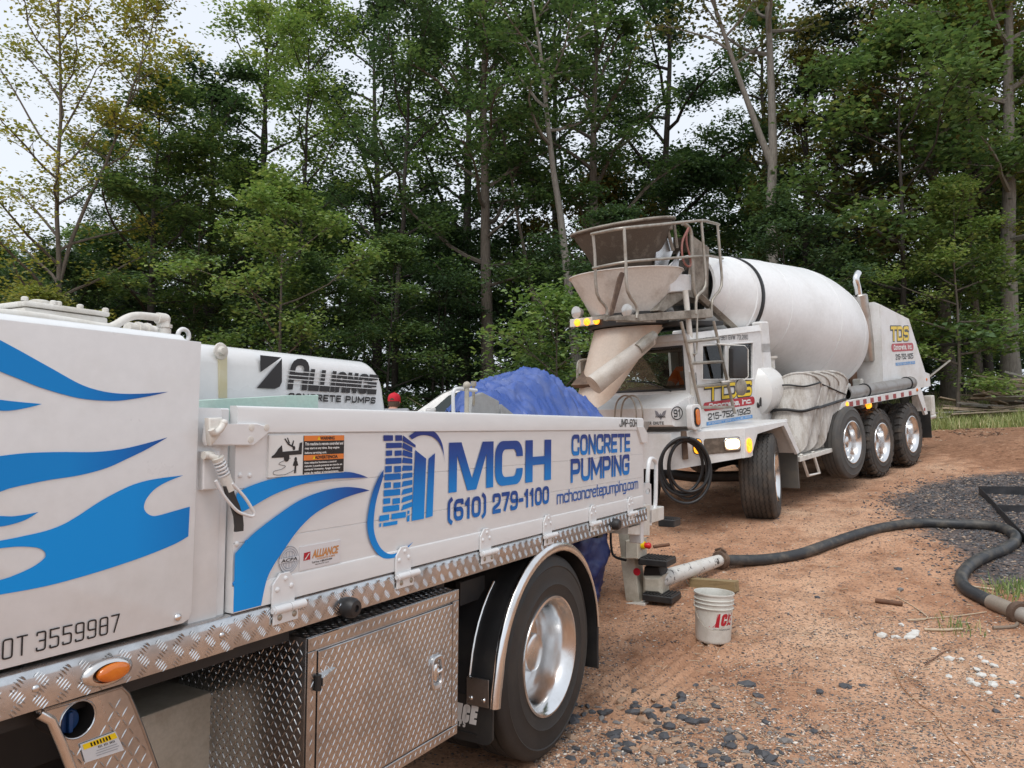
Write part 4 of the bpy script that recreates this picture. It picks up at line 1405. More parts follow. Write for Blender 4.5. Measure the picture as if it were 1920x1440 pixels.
    rings = []
    for i, (s, h) in enumerate(st):
        w_ = .0135
        rings.append([(s - w_, h, .040), (s + w_, h, .040), (s + w_, h, .050), (s - w_, h, .050)])
    b.loft(rings)
    b.obj('strap', MT['black'], sp, 50)
    # ---- corner bracket and loop handle at the rear end
    b = B()
    b.prism(PS([(1194, 800), (1206, 800), (1213, 812), (1213, 830), (1203, 830)], .01), -.03, .016, .002)
    b.obj('corner_bracket', MT['white'], PT)
    b = B()
    b.box(1.412, 1.462, .40, 1.262, -.10, -.01, .006)
    b.obj('end_post', MT['white'], PT)
    return side, post
SIDE, POST = pump_bed()

def pump_decals():
    z = .0035
    top, bot = 1.185, .735
    gv = gradmat('logo_blue_vinyl', 1, .86, 1.17, [(0, (.0, .26, .72)), (.35, (.0, .19, .58)), (.7, (.01, .07, .32)), (1, (.018, .035, .20))])
    gc = gradmat('phone_blue_vinyl', 1, .76, .92, [(0, (.0, .22, .64)), (.5, (.005, .10, .40)), (1, (.018, .035, .20))])
    gt = gradmat('concrete_word_blue_vinyl', 1, 1.03, 1.16, [(0, (.0, .24, .70)), (.45, (.0, .13, .46)), (1, (.018, .035, .20))])
    gu = gradmat('pumping_word_blue_vinyl', 1, .88, 1.03, [(0, (.0, .24, .70)), (.5, (.0, .10, .40)), (1, (.018, .035, .20))])
    gs = gradmat('stripe_blue_vinyl', 0, -2.1, -1.45, [(0, (.0, .285, .75)), (.45, (.0, .19, .59)), (.8, (.012, .07, .32)), (1, (.02, .03, .17))])
    # flame tails running on from the front cover
    S1 = [z5(*p) for p in ((272, 452), (345, 410), (440, 360), (600, 270), (800, 195), (1000, 155), (1150, 145), (1310, 142), (1240, 115), (1130, 98), (860, 112), (600, 150), (450, 195), (345, 245), (285, 300))]
    S2 = [z5(*p) for p in ((235, 1213), (500, 1138), (545, 920), (600, 800), (680, 680), (780, 540), (900, 420), (1050, 330), (1200, 270), (1322, 238), (1250, 220), (1130, 213), (980, 240), (800, 310), (620, 430), (440, 570), (330, 690), (262, 760))]
    lim = -2.110
    def clampS(pts): return [(max(p[0], lim), max(p[1], .660)) for p in pts]
    for S, br in ((S1, (0, 7, 14)), (S2, (0, 1, 9, 17))):
        out = []
        n = len(S)
        for k, i0 in enumerate(br):
            i1 = br[(k + 1) % len(br)]
            seq = []; i = i0
            while True:
                seq.append((*S[i % n], 0))
                if i % n == i1: break
                i += 1
            c = crom(seq, 5) if len(seq) > 2 else [Vector(q) for q in seq]
            out += [(q[0], q[1]) for q in c[:-1]]
        b = B(); b.sheet(clampS(PS(out, 0)), .0068)
        b.obj('flame_stripe', gs, SIDE, 0)
    # brick corner emblem
    b = B()
    rows = [(780, 825, ((1432, 1503), (1521, 1570))), (838, 880, ((1452, 1568),)), (895, 938, ((1450, 1497), (1516, 1567))), (953, 1000, ((1447, 1566),)),
            (1012, 1062, ((1444, 1494), (1512, 1563))), (1072, 1122, ((1440, 1561),)), (1135, 1180, ((1438, 1488), (1507, 1560))), (1192, 1242, ((1434, 1557),)),
            (1255, 1300, ((1430, 1483), (1500, 1555))), (1314, 1362, ((1428, 1550),))]
    tl = [0, -2, -4, -5, -6, -8, -9, -10, -12, -14]
    for i, (y0, y1, xs) in enumerate(rows):
        for x0, x1 in xs:
            sl = tl[i] / 120
            b.sheet(PS([z4(x0, y0 + 4), z4(x1, y0 + 4 + sl * (x1 - x0)), z4(x1, y1 + sl * (x1 - x0)), z4(x0, y1 + 2)]), z)
    lft = [785, 838, 893, 950, 1010, 1070, 1130, 1190, 1250, 1308]
    rgt = [842, 876, 917, 962, 1012, 1063, 1118, 1174, 1228, 1282]
    for i in range(10):
        xr = 1648 if i else 1672
        b.sheet(PS([z4(1578, lft[i]), z4(xr, rgt[i] + (16 if i == 0 else 0)), z4(xr, rgt[i] + (36 if i == 0 else 36)), z4(1574 - i, lft[i] + 42)]), z)
    for P in (((1402, 1388), (1475, 1376), (1473, 1420), (1400, 1432)), ((1493, 1374), (1600, 1356), (1598, 1400), (1492, 1416)), ((1612, 1350), (1628, 1348), (1626, 1372), (1611, 1376)),
              ((1610, 1388), (1628, 1380), (1626, 1428), (1608, 1434)), ((1402, 1446), (1415, 1442), (1413, 1470), (1400, 1474)), ((1430, 1442), (1537, 1424), (1535, 1452), (1429, 1470))):
        b.sheet(PS([z4(*p) for p in P]), z)
    b.sheet(PS([z4(*p) for p in ((1670, 895), (1752, 960), (1735, 1410), (1643, 1427))]), z)
    b.sheet(PS([z4(*p) for p in ((1770, 960), (1818, 918), (1800, 1390), (1750, 1405))]), z)
    b.obj('brick_emblem', gv, SIDE, 0)
    arc = [(1622, 790), (1660, 764), (1700, 746), (1760, 738), (1800, 750), (1840, 785), (1875, 860), (1893, 1000)]
    inn = [(1885, 940), (1868, 880), (1840, 830), (1800, 797), (1750, 784), (1700, 788), (1645, 815)]
    A = [(p[0], p[1]) for p in crom([(*p, 0) for p in arc], 5)] + [(p[0], p[1]) for p in crom([(*p, 0) for p in inn], 5)]
    b = B(); b.sheet(PS([z4(*p) for p in A]), z)
    b.obj('emblem_arc', gv, SIDE, 0)
    out = [(1427, 80), (1385, 150), (1345, 250), (1312, 400), (1305, 520), (1335, 640), (1400, 730), (1470, 748), (1560, 716), (1650, 622)]
    inn = [(1560, 692), (1480, 715), (1415, 680), (1370, 600), (1352, 500), (1365, 350), (1395, 230), (1426, 130)]
    A = [(p[0], p[1]) for p in crom([(*p, 0) for p in out], 5)] + [(p[0], p[1]) for p in crom([(*p, 0) for p in inn], 5)]
    b = B(); b.sheet(PS([z5(*p) for p in A]), .0068)
    b.obj('emblem_arc', gradmat('arc_blue_vinyl', 1, .72, 1.0, [(0, (.0, .25, .70)), (.7, (.0, .19, .58)), (1, (.005, .09, .36))]), SIDE, 0)
    # big letters
    ml = FP.sh(*z7(548, 1047)); mr = FP.sh(*z7(838, 718)); mb = FP.sh(*z7(830, 1012))
    cl = FP.sh(*z7(848, 860)); cr = FP.sh(*z7(1026, 860)); hl = FP.sh(*z7(1043, 860)); hr = FP.sh(*z7(1208, 860))
    y0 = (ml[1] + FP.sh(*z7(1200, 955))[1]) / 2; y1 = (FP.sh(*z7(565, 722))[1] + FP.sh(*z7(1208, 698))[1]) / 2
    H = y1 - y0
    def box01(x0, x1): return lambda u, v: (x0 + u * (x1 - x0), y0 + v * H)
    b = B()
    f = box01(ml[0], mr[0])
    b.sheet([f(*p) for p in ((0, 0), (.17, 0), (.17, .74), (.40, 0), (.60, 0), (.83, .74), (.83, 0), (1, 0), (1, 1), (.74, 1), (.50, .24), (.26, 1), (0, 1))], z)
    b.obj('letter', gv, SIDE, 0); b = B()
    f = box01(cl[0], cr[0])
    def rc(u, v, r1, r2): pass
    outer, inner = [], []
    cw = cr[0] - cl[0]
    rx, ry = .26, .26 * cw / H
    for (cx, cy, a) in ((1 - rx, 1 - ry, 0), (rx, 1 - ry, 90), (rx, ry, 180), (1 - rx, ry, 270)):
        for i in range(7):
            t = R(a + 15 * i); outer.append((cx + rx * math.cos(t), cy + ry * math.sin(t)))
    ix, iy = .24, .19
    r2 = .12; r2y = r2 * cw / H
    for (cx, cy, a) in ((1 - ix - r2, 1 - iy - r2y, 0), (ix + r2, 1 - iy - r2y, 90), (ix + r2, iy + r2y, 180), (1 - ix - r2, iy + r2y, 270)):
        for i in range(5):
            t = R(a + 22.5 * i); inner.append((cx + r2 * math.cos(t), cy + r2y * math.sin(t)))
    o1 = [p for p in outer]
    C = [(1, .64)] + o1[0:21] + o1[21:28] + [(1, .36), (1 - ix, .36)] + inner[15:20][::-1][0:5] + inner[10:15][::-1] + inner[5:10][::-1] + inner[0:5][::-1] + [(1 - ix, .64)]
    b.sheet([f(*p) for p in C], z)
    b.obj('letter', gv, SIDE, 0); b = B()
    f = box01(hl[0], hr[0])
    b.sheet([f(*p) for p in ((0, 0), (.27, 0), (.27, .40), (.73, .40), (.73, 0), (1, 0), (1, 1), (.73, 1), (.73, .60), (.27, .60), (.27, 1), (0, 1))], z)
    b.obj('letter', gv, SIDE, 0)
    def fit(name, s, pl, pr, ytop, ybot, m, bold, shear=0.0):
        a = FP.sh(*z7(*pl)); c = FP.sh(*z7(*pr))
        stext(name, s, (a[0], c[0], ybot, ytop), z, m, SIDE, bold, .09, shear)
    ph = FP.sh(*z7(700, 1058))[1]; pb = FP.sh(*z7(700, 1195))[1]
    fit('lettering', '(610) 279-1100', (541, 1150), (1195, 1060), FP.sh(*z7(1100, 1010))[1], FP.sh(*z7(1185, 1112))[1], gc, .20)
    fit('lettering', 'CONCRETE', (1340, 740), (1717, 700), FP.sh(*z7(1500, 665))[1], FP.sh(*z7(1500, 793))[1], gt, .20)
    fit('lettering', 'PUMPING', (1335, 900), (1712, 860), FP.sh(*z7(1600, 803))[1], FP.sh(*z7(1600, 940))[1], gu, .20)
    fit('lettering', 'mchconcretepumping.com', (1246, 1070), (1768, 980), FP.sh(*z7(1745, 950))[1], FP.sh(*z7(1700, 1028))[1], gc if False else mat('web_blue_vinyl', (.005, .10, .40), .35), .135)
    a = FP.sh(*z7(1645, 620)); c = FP.sh(*z7(1756, 568))
    stext('lettering', 'JMP-60H', (a[0], c[0], FP.sh(*z7(1700, 618))[1], FP.sh(*z7(1700, 568))[1]), .0085, MT['ink'], SIDE, .15)
    # warning label
    s0 = FP.sh(501, 850)[0]; s1 = FP.sh(643, 850)[0]
    hb = (FP.sh(642, 885)[1] + FP.sh(499, 895.5)[1]) / 2; ht = (FP.sh(644, 814.5)[1] + FP.sh(503, 816)[1]) / 2
    def L(u, v): return (s0 + (s1 - s0) * u, hb + (ht - hb) * v)
    zz = .008
    b = B(); b.prism([L(0, 0), L(1, 0), L(1, 1), L(0, 1)], 0, zz)
    lab = b.obj('warning_label', MT['inkwhite'], SIDE, 0)
    b = B(); b.sheet([L(.42, .02), L(.985, .02), L(.985, .98), L(.42, .98)], zz + .0012)
    b.obj('label_panel', MT['ink'], lab, 0)
    b = B()
    for v0, v1 in ((.845, .98), (.36, .495)): b.sheet([L(.425, v0), L(.98, v0), L(.98, v1), L(.425, v1)], zz + .002)
    b.obj('label_band', MT['orange'], lab, 0)
    def tx(s, u0, u1, v0, v1, m, bold=.02):
        a = L(u0, v0); c = L(u1, v1); text('label_print', s, (a[0], c[0], a[1], c[1]), zz + .003, m, lab, bold)
    tx('WARNING', .64, .84, .87, .955, MT['ink'], .03)
    tx('ADVERTENCIA', .57, .89, .385, .47, MT['ink'], .03)
    for i, (s, u1) in enumerate((('This machine is remote controlled and', .965), ('may start at any time. Stop engine', .91), ('before servicing unit.', .73))):
        tx(s, .435, u1, .735 - .115 * i, .81 - .115 * i, MT['inkwhite'], .03)
    for i, (s, u1) in enumerate((('Esta máquina funciona a control', .87), ('remoto y puede ponerse en marcha en', .955), ('cualquier momento. Apagar el motor', .93), ('antes de realizar el mantenimiento.', .91))):
        tx(s, .435, u1, .262 - .083 * i, .33 - .083 * i, MT['inkwhite'], .03)
    b = B()
    for (u, v) in ((.60, .87), (.54, .385)): b.sheet([L(u, v), L(u + .04, v), L(u + .02, v + .09)], zz + .003)
    b.obj('label_triangle', MT['yellow'], lab, 0)
    b = B()   # pictogram: truck, falling figure, operator and cable
    b.sheet([L(*p) for p in ((.03, .50), (.06, .54), (.09, .62), (.10, .66), (.15, .76), (.16, .60), (.36, .62), (.37, .80), (.405, .82), (.40, .52), (.24, .51), (.24, .46), (.03, .46))], zz + .0012)
    b.sheet([(p[0], p[1]) for p in ellipse(*L(.21, .46), .012, .014, 14)], zz + .0015)
    for P in (((.19, .92), (.24, .78), (.225, .76), (.175, .91)), ((.24, .79), (.30, .72), (.29, .69), (.225, .76)), ((.30, .86), (.285, .72), (.265, .74), (.29, .87)), ((.22, .94), (.25, .80), (.235, .79), (.21, .93))):
        b.sheet([L(*p) for p in P], zz + .0012)
    b.sheet(ellipse(*L(.30, .68), .006, .007, 10), zz + .0012)
    b.sheet([L(*p) for p in ((.305, .36), (.345, .36), (.36, .25), (.335, .24), (.335, .06), (.325, .06), (.325, .2), (.318, .06), (.308, .06), (.315, .24), (.29, .25))], zz + .0012)
    b.sheet(ellipse(*L(.325, .40), .006, .008, 10), zz + .0012)
    cb = [(.26, .44), (.15, .36), (.12, .30), (.20, .25), (.15, .18), (.06, .14), (.07, .06), (.20, .05), (.31, .14)]
    b.tube([Vector((*L(*(p[0], p[1])), zz + .001)) for p in crom([(*c, 0) for c in cb], 4)], .0007, 4)
    b.obj('pictogram', MT['ink'], lab, 0)
    # round member sticker and dealer sticker
    c = FP.sh(*z5(722, 757)); rx = (FP.sh(*z5(795, 757))[0] - FP.sh(*z5(648, 757))[0]) / 2
    ry = (FP.sh(*z5(722, 655))[1] - FP.sh(*z5(722, 858))[1]) / 2
    gy = mat('grey_print', (.30, .32, .36), .5)
    b = B(); b.prism(ellipse(c[0], c[1], rx, ry, 32), 0, z)
    st = b.obj('member_sticker', mat('pale_grey_sticker', (.55, .56, .58), .45), SIDE, 0)
    b = B()
    for f in (.97, .80, .64):
        b.tube([(c[0] + rx * f * math.cos(2 * PI * i / 40), c[1] + ry * f * math.sin(2 * PI * i / 40), z) for i in range(40)], .0012, 4, closed=True)
    for q in (-.3, 0, .3):
        b.box(c[0] - rx * .6, c[0] + rx * .6, c[1] + ry * q * .7 - .0006, c[1] + ry * q * .7 + .0006, z, z + .001)
        b.box(c[0] + rx * q - .0006, c[0] + rx * q + .0006, c[1] - ry * .6, c[1] + ry * .6, z, z + .001)
    b.obj('sticker_ring', gy, st, 0)
    b = B(); b.box(c[0] - rx * 1.0, c[0] + rx * 1.0, c[1] - ry * .16, c[1] + ry * .16, z, z + .0015)
    b.obj('sticker_band', mat('white_sticker_band', (.62, .63, .65), .45), st, 0)
    text('sticker_print', 'ACPA', (c[0] - rx * .85, c[0] + rx * .85, c[1] - ry * .12, c[1] + ry * .12), z + .0025, MT['ink'], st, .02, .2)
    q = PS([z5(*p) for p in ((805, 660), (1110, 610), (1100, 775), (800, 842))])
    s0, s1 = q[0][0], q[1][0]; h1 = (q[0][1] + q[1][1]) / 2; h0 = (q[2][1] + q[3][1]) / 2
    b = B(); b.box(s0, s1, h0, h1, 0, z)
    st = b.obj('dealer_sticker', mat('white_sticker', (.66, .65, .66), .42), SIDE, 0)
    X = lambda u: s0 + (s1 - s0) * u
    Y = lambda v: h0 + (h1 - h0) * v
    b = B(); b.sheet([(X(.09), Y(.72)), (X(.24), Y(.74)), (X(.24), Y(.40)), (X(.08), Y(.40))], z + .001)
    b.obj('sticker_emblem', MT['red'], st, 0)
    b = B(); b.sheet([(X(.10), Y(.44)), (X(.13), Y(.44)), (X(.22), Y(.68)), (X(.20), Y(.68))], z + .0018)
    b.obj('sticker_slash', MT['inkwhite'], st, 0)
    text('sticker_print', 'ALLIANCE', (X(.28), X(.95), Y(.42), Y(.78)), z + .001, mat('bronze_print', (.55, .24, .07), .45), st, .04, .2)
    text('sticker_print', 'CONCRETE PUMPS', (X(.40), X(.85), Y(.32), Y(.39)), z + .001, mat('bronze_print', (.55, .24, .07), .45), st, .02)
    text('sticker_print', 'Toll Free: 1-888-479-0909', (X(.28), X(.78), Y(.20), Y(.28)), z + .001, MT['ink'], st, .02)
    text('sticker_print', 'Abbotsford, BC Canada', (X(.36), X(.70), Y(.10), Y(.16)), z + .001, MT['ink'], st, .01)
pump_decals()
# ================================================================ WHEELS (shared by both trucks)
def tyre_mesh(name, r, rim, wd, zig=0.0, grooves=(.3, .5, .7), lugs=0, lug_len=.32, seg=72, gd=.012):
    """tyre turned about Z; outer face at z=0, inner at -wd"""
    b = B()
    rows = []   # (radius, z, zigzag)
    sw = [(rim - .012, -.022, 0), (rim + .004, -.008, 0), (rim + .02, -.002, 0), (rim + .035, .002, 0), (rim + (r - rim) * .30, .004, 0), (rim + (r - rim) * .33, .008, 0), (rim + (r - rim) * .36, .004, 0),
          (rim + (r - rim) * .55, .003, 0), (rim + (r - rim) * .72, -.001, 0), (rim + (r - rim) * .75, .003, 0), (rim + (r - rim) * .78, -.003, 0), (r - .030, -.012, 0), (r - .014, -.020, 0), (r - .004, -.030, 0), (r, -.040, 0)]
    rows += sw
    gw = .010
    for g in grooves:
        zc = -wd * g
        rows += [(r, zc + gw / 2 + .003, zig), (r - gd, zc + gw / 2 - .001, zig), (r - gd, zc - gw / 2 + .001, zig), (r, zc - gw / 2 - .003, zig)]
    rows += [(q[0], -wd - q[1], 0) for q in sw[::-1]]
    rings = []
    for (rr, z, zg) in rows:
        ring = []
        for k in range(seg):
            a = 2 * PI * k / seg
            zo = zg * (1 if (k % 2) else -1) if zg else 0
            ring.append(b.bm.verts.new((rr * math.cos(a), rr * math.sin(a), z + zo)))
        rings.append(ring)
    for p, q in zip(rings, rings[1:]):
        for k in range(seg):
            l = (k + 1) % seg
            b.bm.faces.new((p[k], p[l], q[l], q[k]))
    if lugs:
        for side in (0, 1):
            for k in range(lugs):
                a = 2 * PI * (k + .5 * side) / lugs
                w_ = 2 * PI / lugs * .30
                z0, z1 = (-.006, -wd * lug_len) if side == 0 else (-wd + .006, -wd * (1 - lug_len))
                P = []
                for (zz, aw, ro, sk) in ((z0, 1.0, -.010, 0), (z0 - (.03 if side == 0 else -.03), 1.0, .024, 0), (z1, .75, .024, .5)):
                    for sgn in (-1, 1):
                        aa = a + sgn * w_ * aw + sk * w_ * (1 if side == 0 else -1)
                        P.append((aa, zz, ro))
                top = [b.bm.verts.new(((r + ro) * math.cos(aa), (r + ro) * math.sin(aa), zz)) for aa, zz, ro in P]
                bot = [b.bm.verts.new(((r - .035) * math.cos(aa), (r - .035) * math.sin(aa), zz)) for aa, zz, ro in P]
                b.bm.faces.new((top[0], top[1], top[3], top[2])); b.bm.faces.new((top[2], top[3], top[5], top[4]))
                for i, j in ((0, 2), (2, 4), (1, 3), (3, 5)):
                    b.bm.faces.new((top[i], top[j], bot[j], bot[i]))
                b.bm.faces.new((top[4], top[5], bot[5], bot[4])); b.bm.faces.new((top[0], top[1], bot[1], bot[0]))
    return b.mesh(name, 32)

def rim_mesh(name, rim, dish, hub_r=.12, holes=True):
    b = B()
    b.lathe([(rim + .010, -.024), (rim + .018, -.006), (rim + .015, .004), (rim + .004, .006), (rim - .012, -.004), (rim - .022, -.020), (rim - .036, -.034), (rim - .040, -.060),
             (rim - .046, -.075), (rim - .050, -dish + .03), (rim - .056, -dish + .01), (rim - .075, -dish), (hub_r + .06, -dish + .004), (hub_r + .045, -dish + .018), (hub_r, -dish + .022), (hub_r - .02, -dish + .01), (.04, -dish + .01), (.04, -dish - .2), (rim - .06, -dish - .2)], 56)
    me = b.mesh(name, 40)
    return me

def hub_mesh(name, r, dish, length):
    b = B()
    b.lathe([(r, -dish + .015), (r, -dish + length - .02), (r * .96, -dish + length - .008), (r * .8, -dish + length), (0, -dish + length + .003)], 32)
    return b.mesh(name, 40)
def wheel(parent, s, h, n, meshes, tm, rot=None, flip=False):
    e = bpy.data.objects.new('wheel', None); col.objects.link(e); e.empty_display_size = .1
    e.parent = parent
    M = Matrix.Translation((s, h, n))
    if rot is not None: M = M @ rot
    if flip: M = M @ Matrix.Rotation(PI, 4, 'Y')
    e.matrix_local = M
    for nm, me, m in zip(('tyre', 'rim', 'hub_cap'), meshes, (tm, MT['chrome'], MT['chrome'])):
        if me is None: continue
        o = link_mesh(nm, me, m, e)
        if not me.materials: me.materials.append(m)
    return e
# ================================================================ PUMP TRUCK: below the bed and the rear end
def pump_wheels():
    ty = tyre_mesh('tyre', .523, .293, .27)
    rm = rim_mesh('rim', .293, .215, .12)
    hb = hub_mesh('hub_cap', .100, .215, .125)
    wheel(PT, 0, 0, 0, (ty, rm, hb, None), MT['rubber'])
    wheel(PT, 0, 0, -.31, (ty, None, None, None), MT['rubber'])
    wheel(PT, 0, 0, -2.35, (ty, rm, hb, None), MT['rubber'], flip=True)
    wheel(PT, 0, 0, -2.04, (ty, None, None, None), MT['rubber'], flip=True)
    b = B(); b.tube([(0, 0, -.30), (0, 0, -.9), (0, 0, -1.05), (0, 0, -1.3), (0, 0, -1.45), (0, 0, -2.05)], [.09, .09, .20, .20, .09, .09], 14)
    b.obj('rear_axle', MT['dark'], PT)
pump_wheels()

def pump_fender():
    c = (.04, -.03); Rr = .592
    path = [(-.572, -.095), (-.566, -.04)]
    for i in range(0, 25):
        a = R(172 - (172 - 4) * i / 24)
        path.append((c[0] + Rr * math.cos(a), c[1] + Rr * math.sin(a)))
    path += [(.628, -.10), (.634, -.235)]
    b = B()
    rings = []
    n_out, n_in = -.005, -.60
    prof = [(0.0, n_out), (0.0, n_in), (-.008, n_in), (-.008, n_out)]
    def nrm(i):
        a = Vector(path[max(0, i - 1)]); d = Vector(path[min(len(path) - 1, i + 1)])
        t = (d - a).normalized()
        return Vector((-t.y, t.x))
    for i, p in enumerate(path):
        k = nrm(i)
        rings.append([(p[0] + k.x * q, p[1] + k.y * q, nn) for q, nn in prof])
    b.loft(rings)
    fd = b.obj('mudguard', MT['black'], PT, 40)
    b = B()   # rolled lip of polished metal over the front and the crown
    rr = []
    last = len(path) - 3
    for i in range(0, last + 1):
        p = path[i]; k = nrm(i)
        g_ = 1.0 if i < 13 else max(.30, 1 - .08 * (i - 13))
        rr.append([(p[0] + k.x * (.002 + .034 * g_ * math.cos(t)), p[1] + k.y * (.002 + .034 * g_ * math.cos(t)), n_out + .006 + .022 * g_ * math.sin(t)) for t in [2 * PI * j / 14 for j in range(14)]])
    b.loft(rr)
    b.obj('polished_lip', MT['chrome'], fd, 50)
    b = B()
    rr = []
    for i in range(last, len(path)):
        p = path[i]; k = nrm(i)
        rr.append([(p[0] + k.x * (.010 * math.cos(t)), p[1] + k.y * (.010 * math.cos(t)), n_out + .010 * math.sin(t)) for t in [2 * PI * j / 8 for j in range(8)]])
    b.loft(rr); b.obj('edge_bead', MT['black'], fd, 50)
    b = B()
    rr = []
    for i in range(0, 9):
        p = path[i]; k = nrm(i)
        rr.append([(p[0] + k.x * (.006 + .008 * math.cos(t)), p[1] + k.y * (.006 + .008 * math.cos(t)), -.150 + .007 * math.sin(t)) for t in [2 * PI * j / 8 for j in range(8)]])
    b.loft(rr); b.obj('trim_strip', MT['chrome'], fd, 50)
    # stainless band at the front foot
    b = B(); b.box(-.588, -.579, -.098, .03, -.15, -.03, .001)
    b.obj('foot_plate', MT['alu'], fd)
    for nn in (-.055, -.125):
        b = B(); b.lathe([(.011, 0), (.009, .006), (0, .008)], 10, Matrix.Translation((-.588, -.066, nn)) @ Matrix.Rotation(R(-90), 4, 'Y'))
        b.obj('screw', MT['chrome'], fd, 60)
    # bracket above
    b = B(); b.prism([(-.62, .47), (-.40, .47), (-.40, .40), (-.46, .36), (-.62, .36)], -.20, -.17, .002)
    b.obj('mudguard_bracket', MT['dark'], PT)
    # mud flap facing forward
    sF = -.572
    b = B()
    hn = lambda px, py: FP.hn(px, py, sF)
    h0, n0 = hn(934, 1404); 
    P = [(-.015, -.06), (-.015, h0 + .03), (-.035, h0 + .006), (-.06, h0), (-.50, h0 - .0), (-.50, -.06)]
    vs = [(sF, hh, nn) for nn, hh in P]; vb = [(sF + .012, hh, nn) for nn, hh in P]
    b.loft([vs, vb])
    fl = b.obj('mud_flap', MT['flap'], PT)
    warp = lambda p: Vector((sF - .001 - p.z, p.y, p.x))
    a = hn(898, 1325); c2 = hn(856, 1352)
    wN = (a[1] - c2[1])
    stext('flap_print', 'ALLIANCE', (a[1] - wN * 2.75, a[1], c2[0] + .003, a[0]), .001, MT['inkwhite'], fl, .27, .05, .16, warp=warp)
    a = hn(874, 1350); c2 = hn(852, 1359)
    stext('flap_print', 'CONCRETE PUMPS', (a[1] - .30, a[1], c2[0], a[0]), .001, MT['inkwhite'], fl, .22, .2, .1, warp=warp)
    b = B(); b.box(sF - .006, sF, h0 + .035, h0 + .042, -.5, -.10, 0); b.obj('flap_rib', MT['flap'], fl)
pump_fender()

def pump_toolbox():
    s0, s1, h1, h0 = -1.795, -.898, .510, -.100
    nf, nb = 0.0, -.64
    b = B(); b.box(s0, s1, h0, h1, nb, nf - .006, .006, 2)
    tb = b.obj('tool_box', MT['tread'], PT)
    b = B()
    fw = .045
    b.box(s0, s1, h1 - fw, h1 - .001, nf - .004, nf + .004, .0015)
    b.box(s0, s1, h0 + .001, h0 + .040, nf - .004, nf + .004, .0015)
    b.box(s0, s0 + .040, h0 + .042, h1 - fw - .002, nf - .004, nf + .004, .0015)
    b.box(s1 - .042, s1, h0 + .042, h1 - fw - .002, nf - .004, nf + .004, .0015)
    b.obj('box_frame', MT['tread'], tb)
    d = (s0 + .046, s1 - .050, h0 + .048, h1 - fw - .008)
    b = B(); b.box(*d, nf - .003, nf + .007, .002)
    dr = b.obj('box_door', MT['tread'], tb)
    tread('tread_bars', d[0] + .006, d[1] - .006, d[2] + .005, d[3] - .005, lambda u, v, w: Vector((u, v, nf + .007 + w)), .0165, .0235, .026, .0046, tb, MT['tread'], hgt=.0019)
    tread('tread_bars', s0 + .004, s1 - .004, h1 - fw + .004, h1 - .006, lambda u, v, w: Vector((u, v, nf + .004 + w)), .0165, .0235, .024, .0046, tb, MT['tread'], hgt=.0019)
    tread('tread_bars', s0 + .004, s1 - .004, h0 + .004, h0 + .038, lambda u, v, w: Vector((u, v, nf + .004 + w)), .0165, .018, .022, .0046, tb, MT['tread'], hgt=.0019)
    tread('tread_bars', s1 - .040, s1 - .004, h0 + .044, h1 - fw - .004, lambda u, v, w: Vector((u, v, nf + .004 + w)), .0165, .0235, .024, .0046, tb, MT['tread'], hgt=.0019)
    tread('tread_bars', s0 + .004, s0 + .036, h0 + .044, h1 - fw - .004, lambda u, v, w: Vector((u, v, nf + .004 + w)), .0165, .0235, .024, .0046, tb, MT['tread'], hgt=.0019)
    tread('tread_bars', nb + .01, nf - .02, h0 + .01, h1 - .01, lambda u, v, w: Vector((s0 - w, v, u)), .0175, .025, .026, .0046, tb, MT['tread'], hgt=.0019)
    tread('tread_bars', s0 + .01, s1 - .01, nb + .01, nf - .012, lambda u, v, w: Vector((u, h1 + w, v)), .0175, .025, .026, .0046, tb, MT['tread'], hgt=.0019)
    # oval flush latch
    s, h = FP.sh(818, 1260, .01)
    b = B()
    rx, ry = .042, .070
    st = lambda f, z: [(s + (rx * f) * math.copysign(abs(math.cos(t)) ** .55, math.cos(t)), h + (ry * f) * math.copysign(abs(math.sin(t)) ** .55, math.sin(t)), z) for t in [2 * PI * i / 36 for i in range(36)]]
    b.loft([st(1, nf + .007), st(.98, nf + .018), (st(.90, nf + .021)), st(.74, nf + .018), st(.68, nf + .010), st(.66, nf - .002)])
    la = b.obj('paddle_latch', MT['alu'], tb, 40)
    b = B()
    b.loft([[(s - .007 + .018 * f * math.cos(t), h + .036 * f * math.sin(t), nf + z) for t in [2 * PI * i / 24 for i in range(24)]] for f, z in ((1, .002), (1, .014), (.9, .017), (.1, .018))])
    b.obj('paddle', MT['chrome'], la, 50)
    b = B(); b.tube([(s, h - .004, nf + .010), (s + .016, h + .004, nf + .024), (s + .024, h + .006, nf + .020)], .006, 8)
    b.obj('key_lever', MT['chrome'], la, 50)
    # hold-open finger at the hinge side
    s, h = FP.sh(603, 1272, .01)
    b = B(); b.loft([[(s - .012 + .075 * f, h - .006 + .022 * f + .013 * q * (1 - .7 * f), nf + .006 + (.022 if qq else 0) * (1 - .6 * f)) for q, qq in ((-1, 0), (1, 0), (1, 1), (-1, 1))] for f in (0, .3, .7, 1)])
    b.obj('hinge_finger', MT['chrome'], tb, 40)
    b = B(); b.tube([(s - .018, h - .034, nf + .012), (s - .018, h + .016, nf + .012)], .011, 10)
    b.obj('hinge_pin', MT['dark'], tb, 50)
    b = B(); b.box(s0 + .10, s0 + .16, h1, .560, -.3, -.2); b.box(s1 - .2, s1 - .14, h1, .560, -.3, -.2)
    b.obj('box_hanger', MT['dark'], PT)
    # rubber buffer on the rail
    s, h = FP.sh(650, 1138, .012)
    b = B(); b.lathe([(.034, 0), (.036, .012), (.034, .034), (.027, .046), (.012, .048), (.011, .040), (0, .040)], 22, Matrix.Translation((s, h, .010)))
    b.obj('rubber_buffer', MT['black'], PT, 40)
    s, h = FP.sh(1150, 1002, .012)
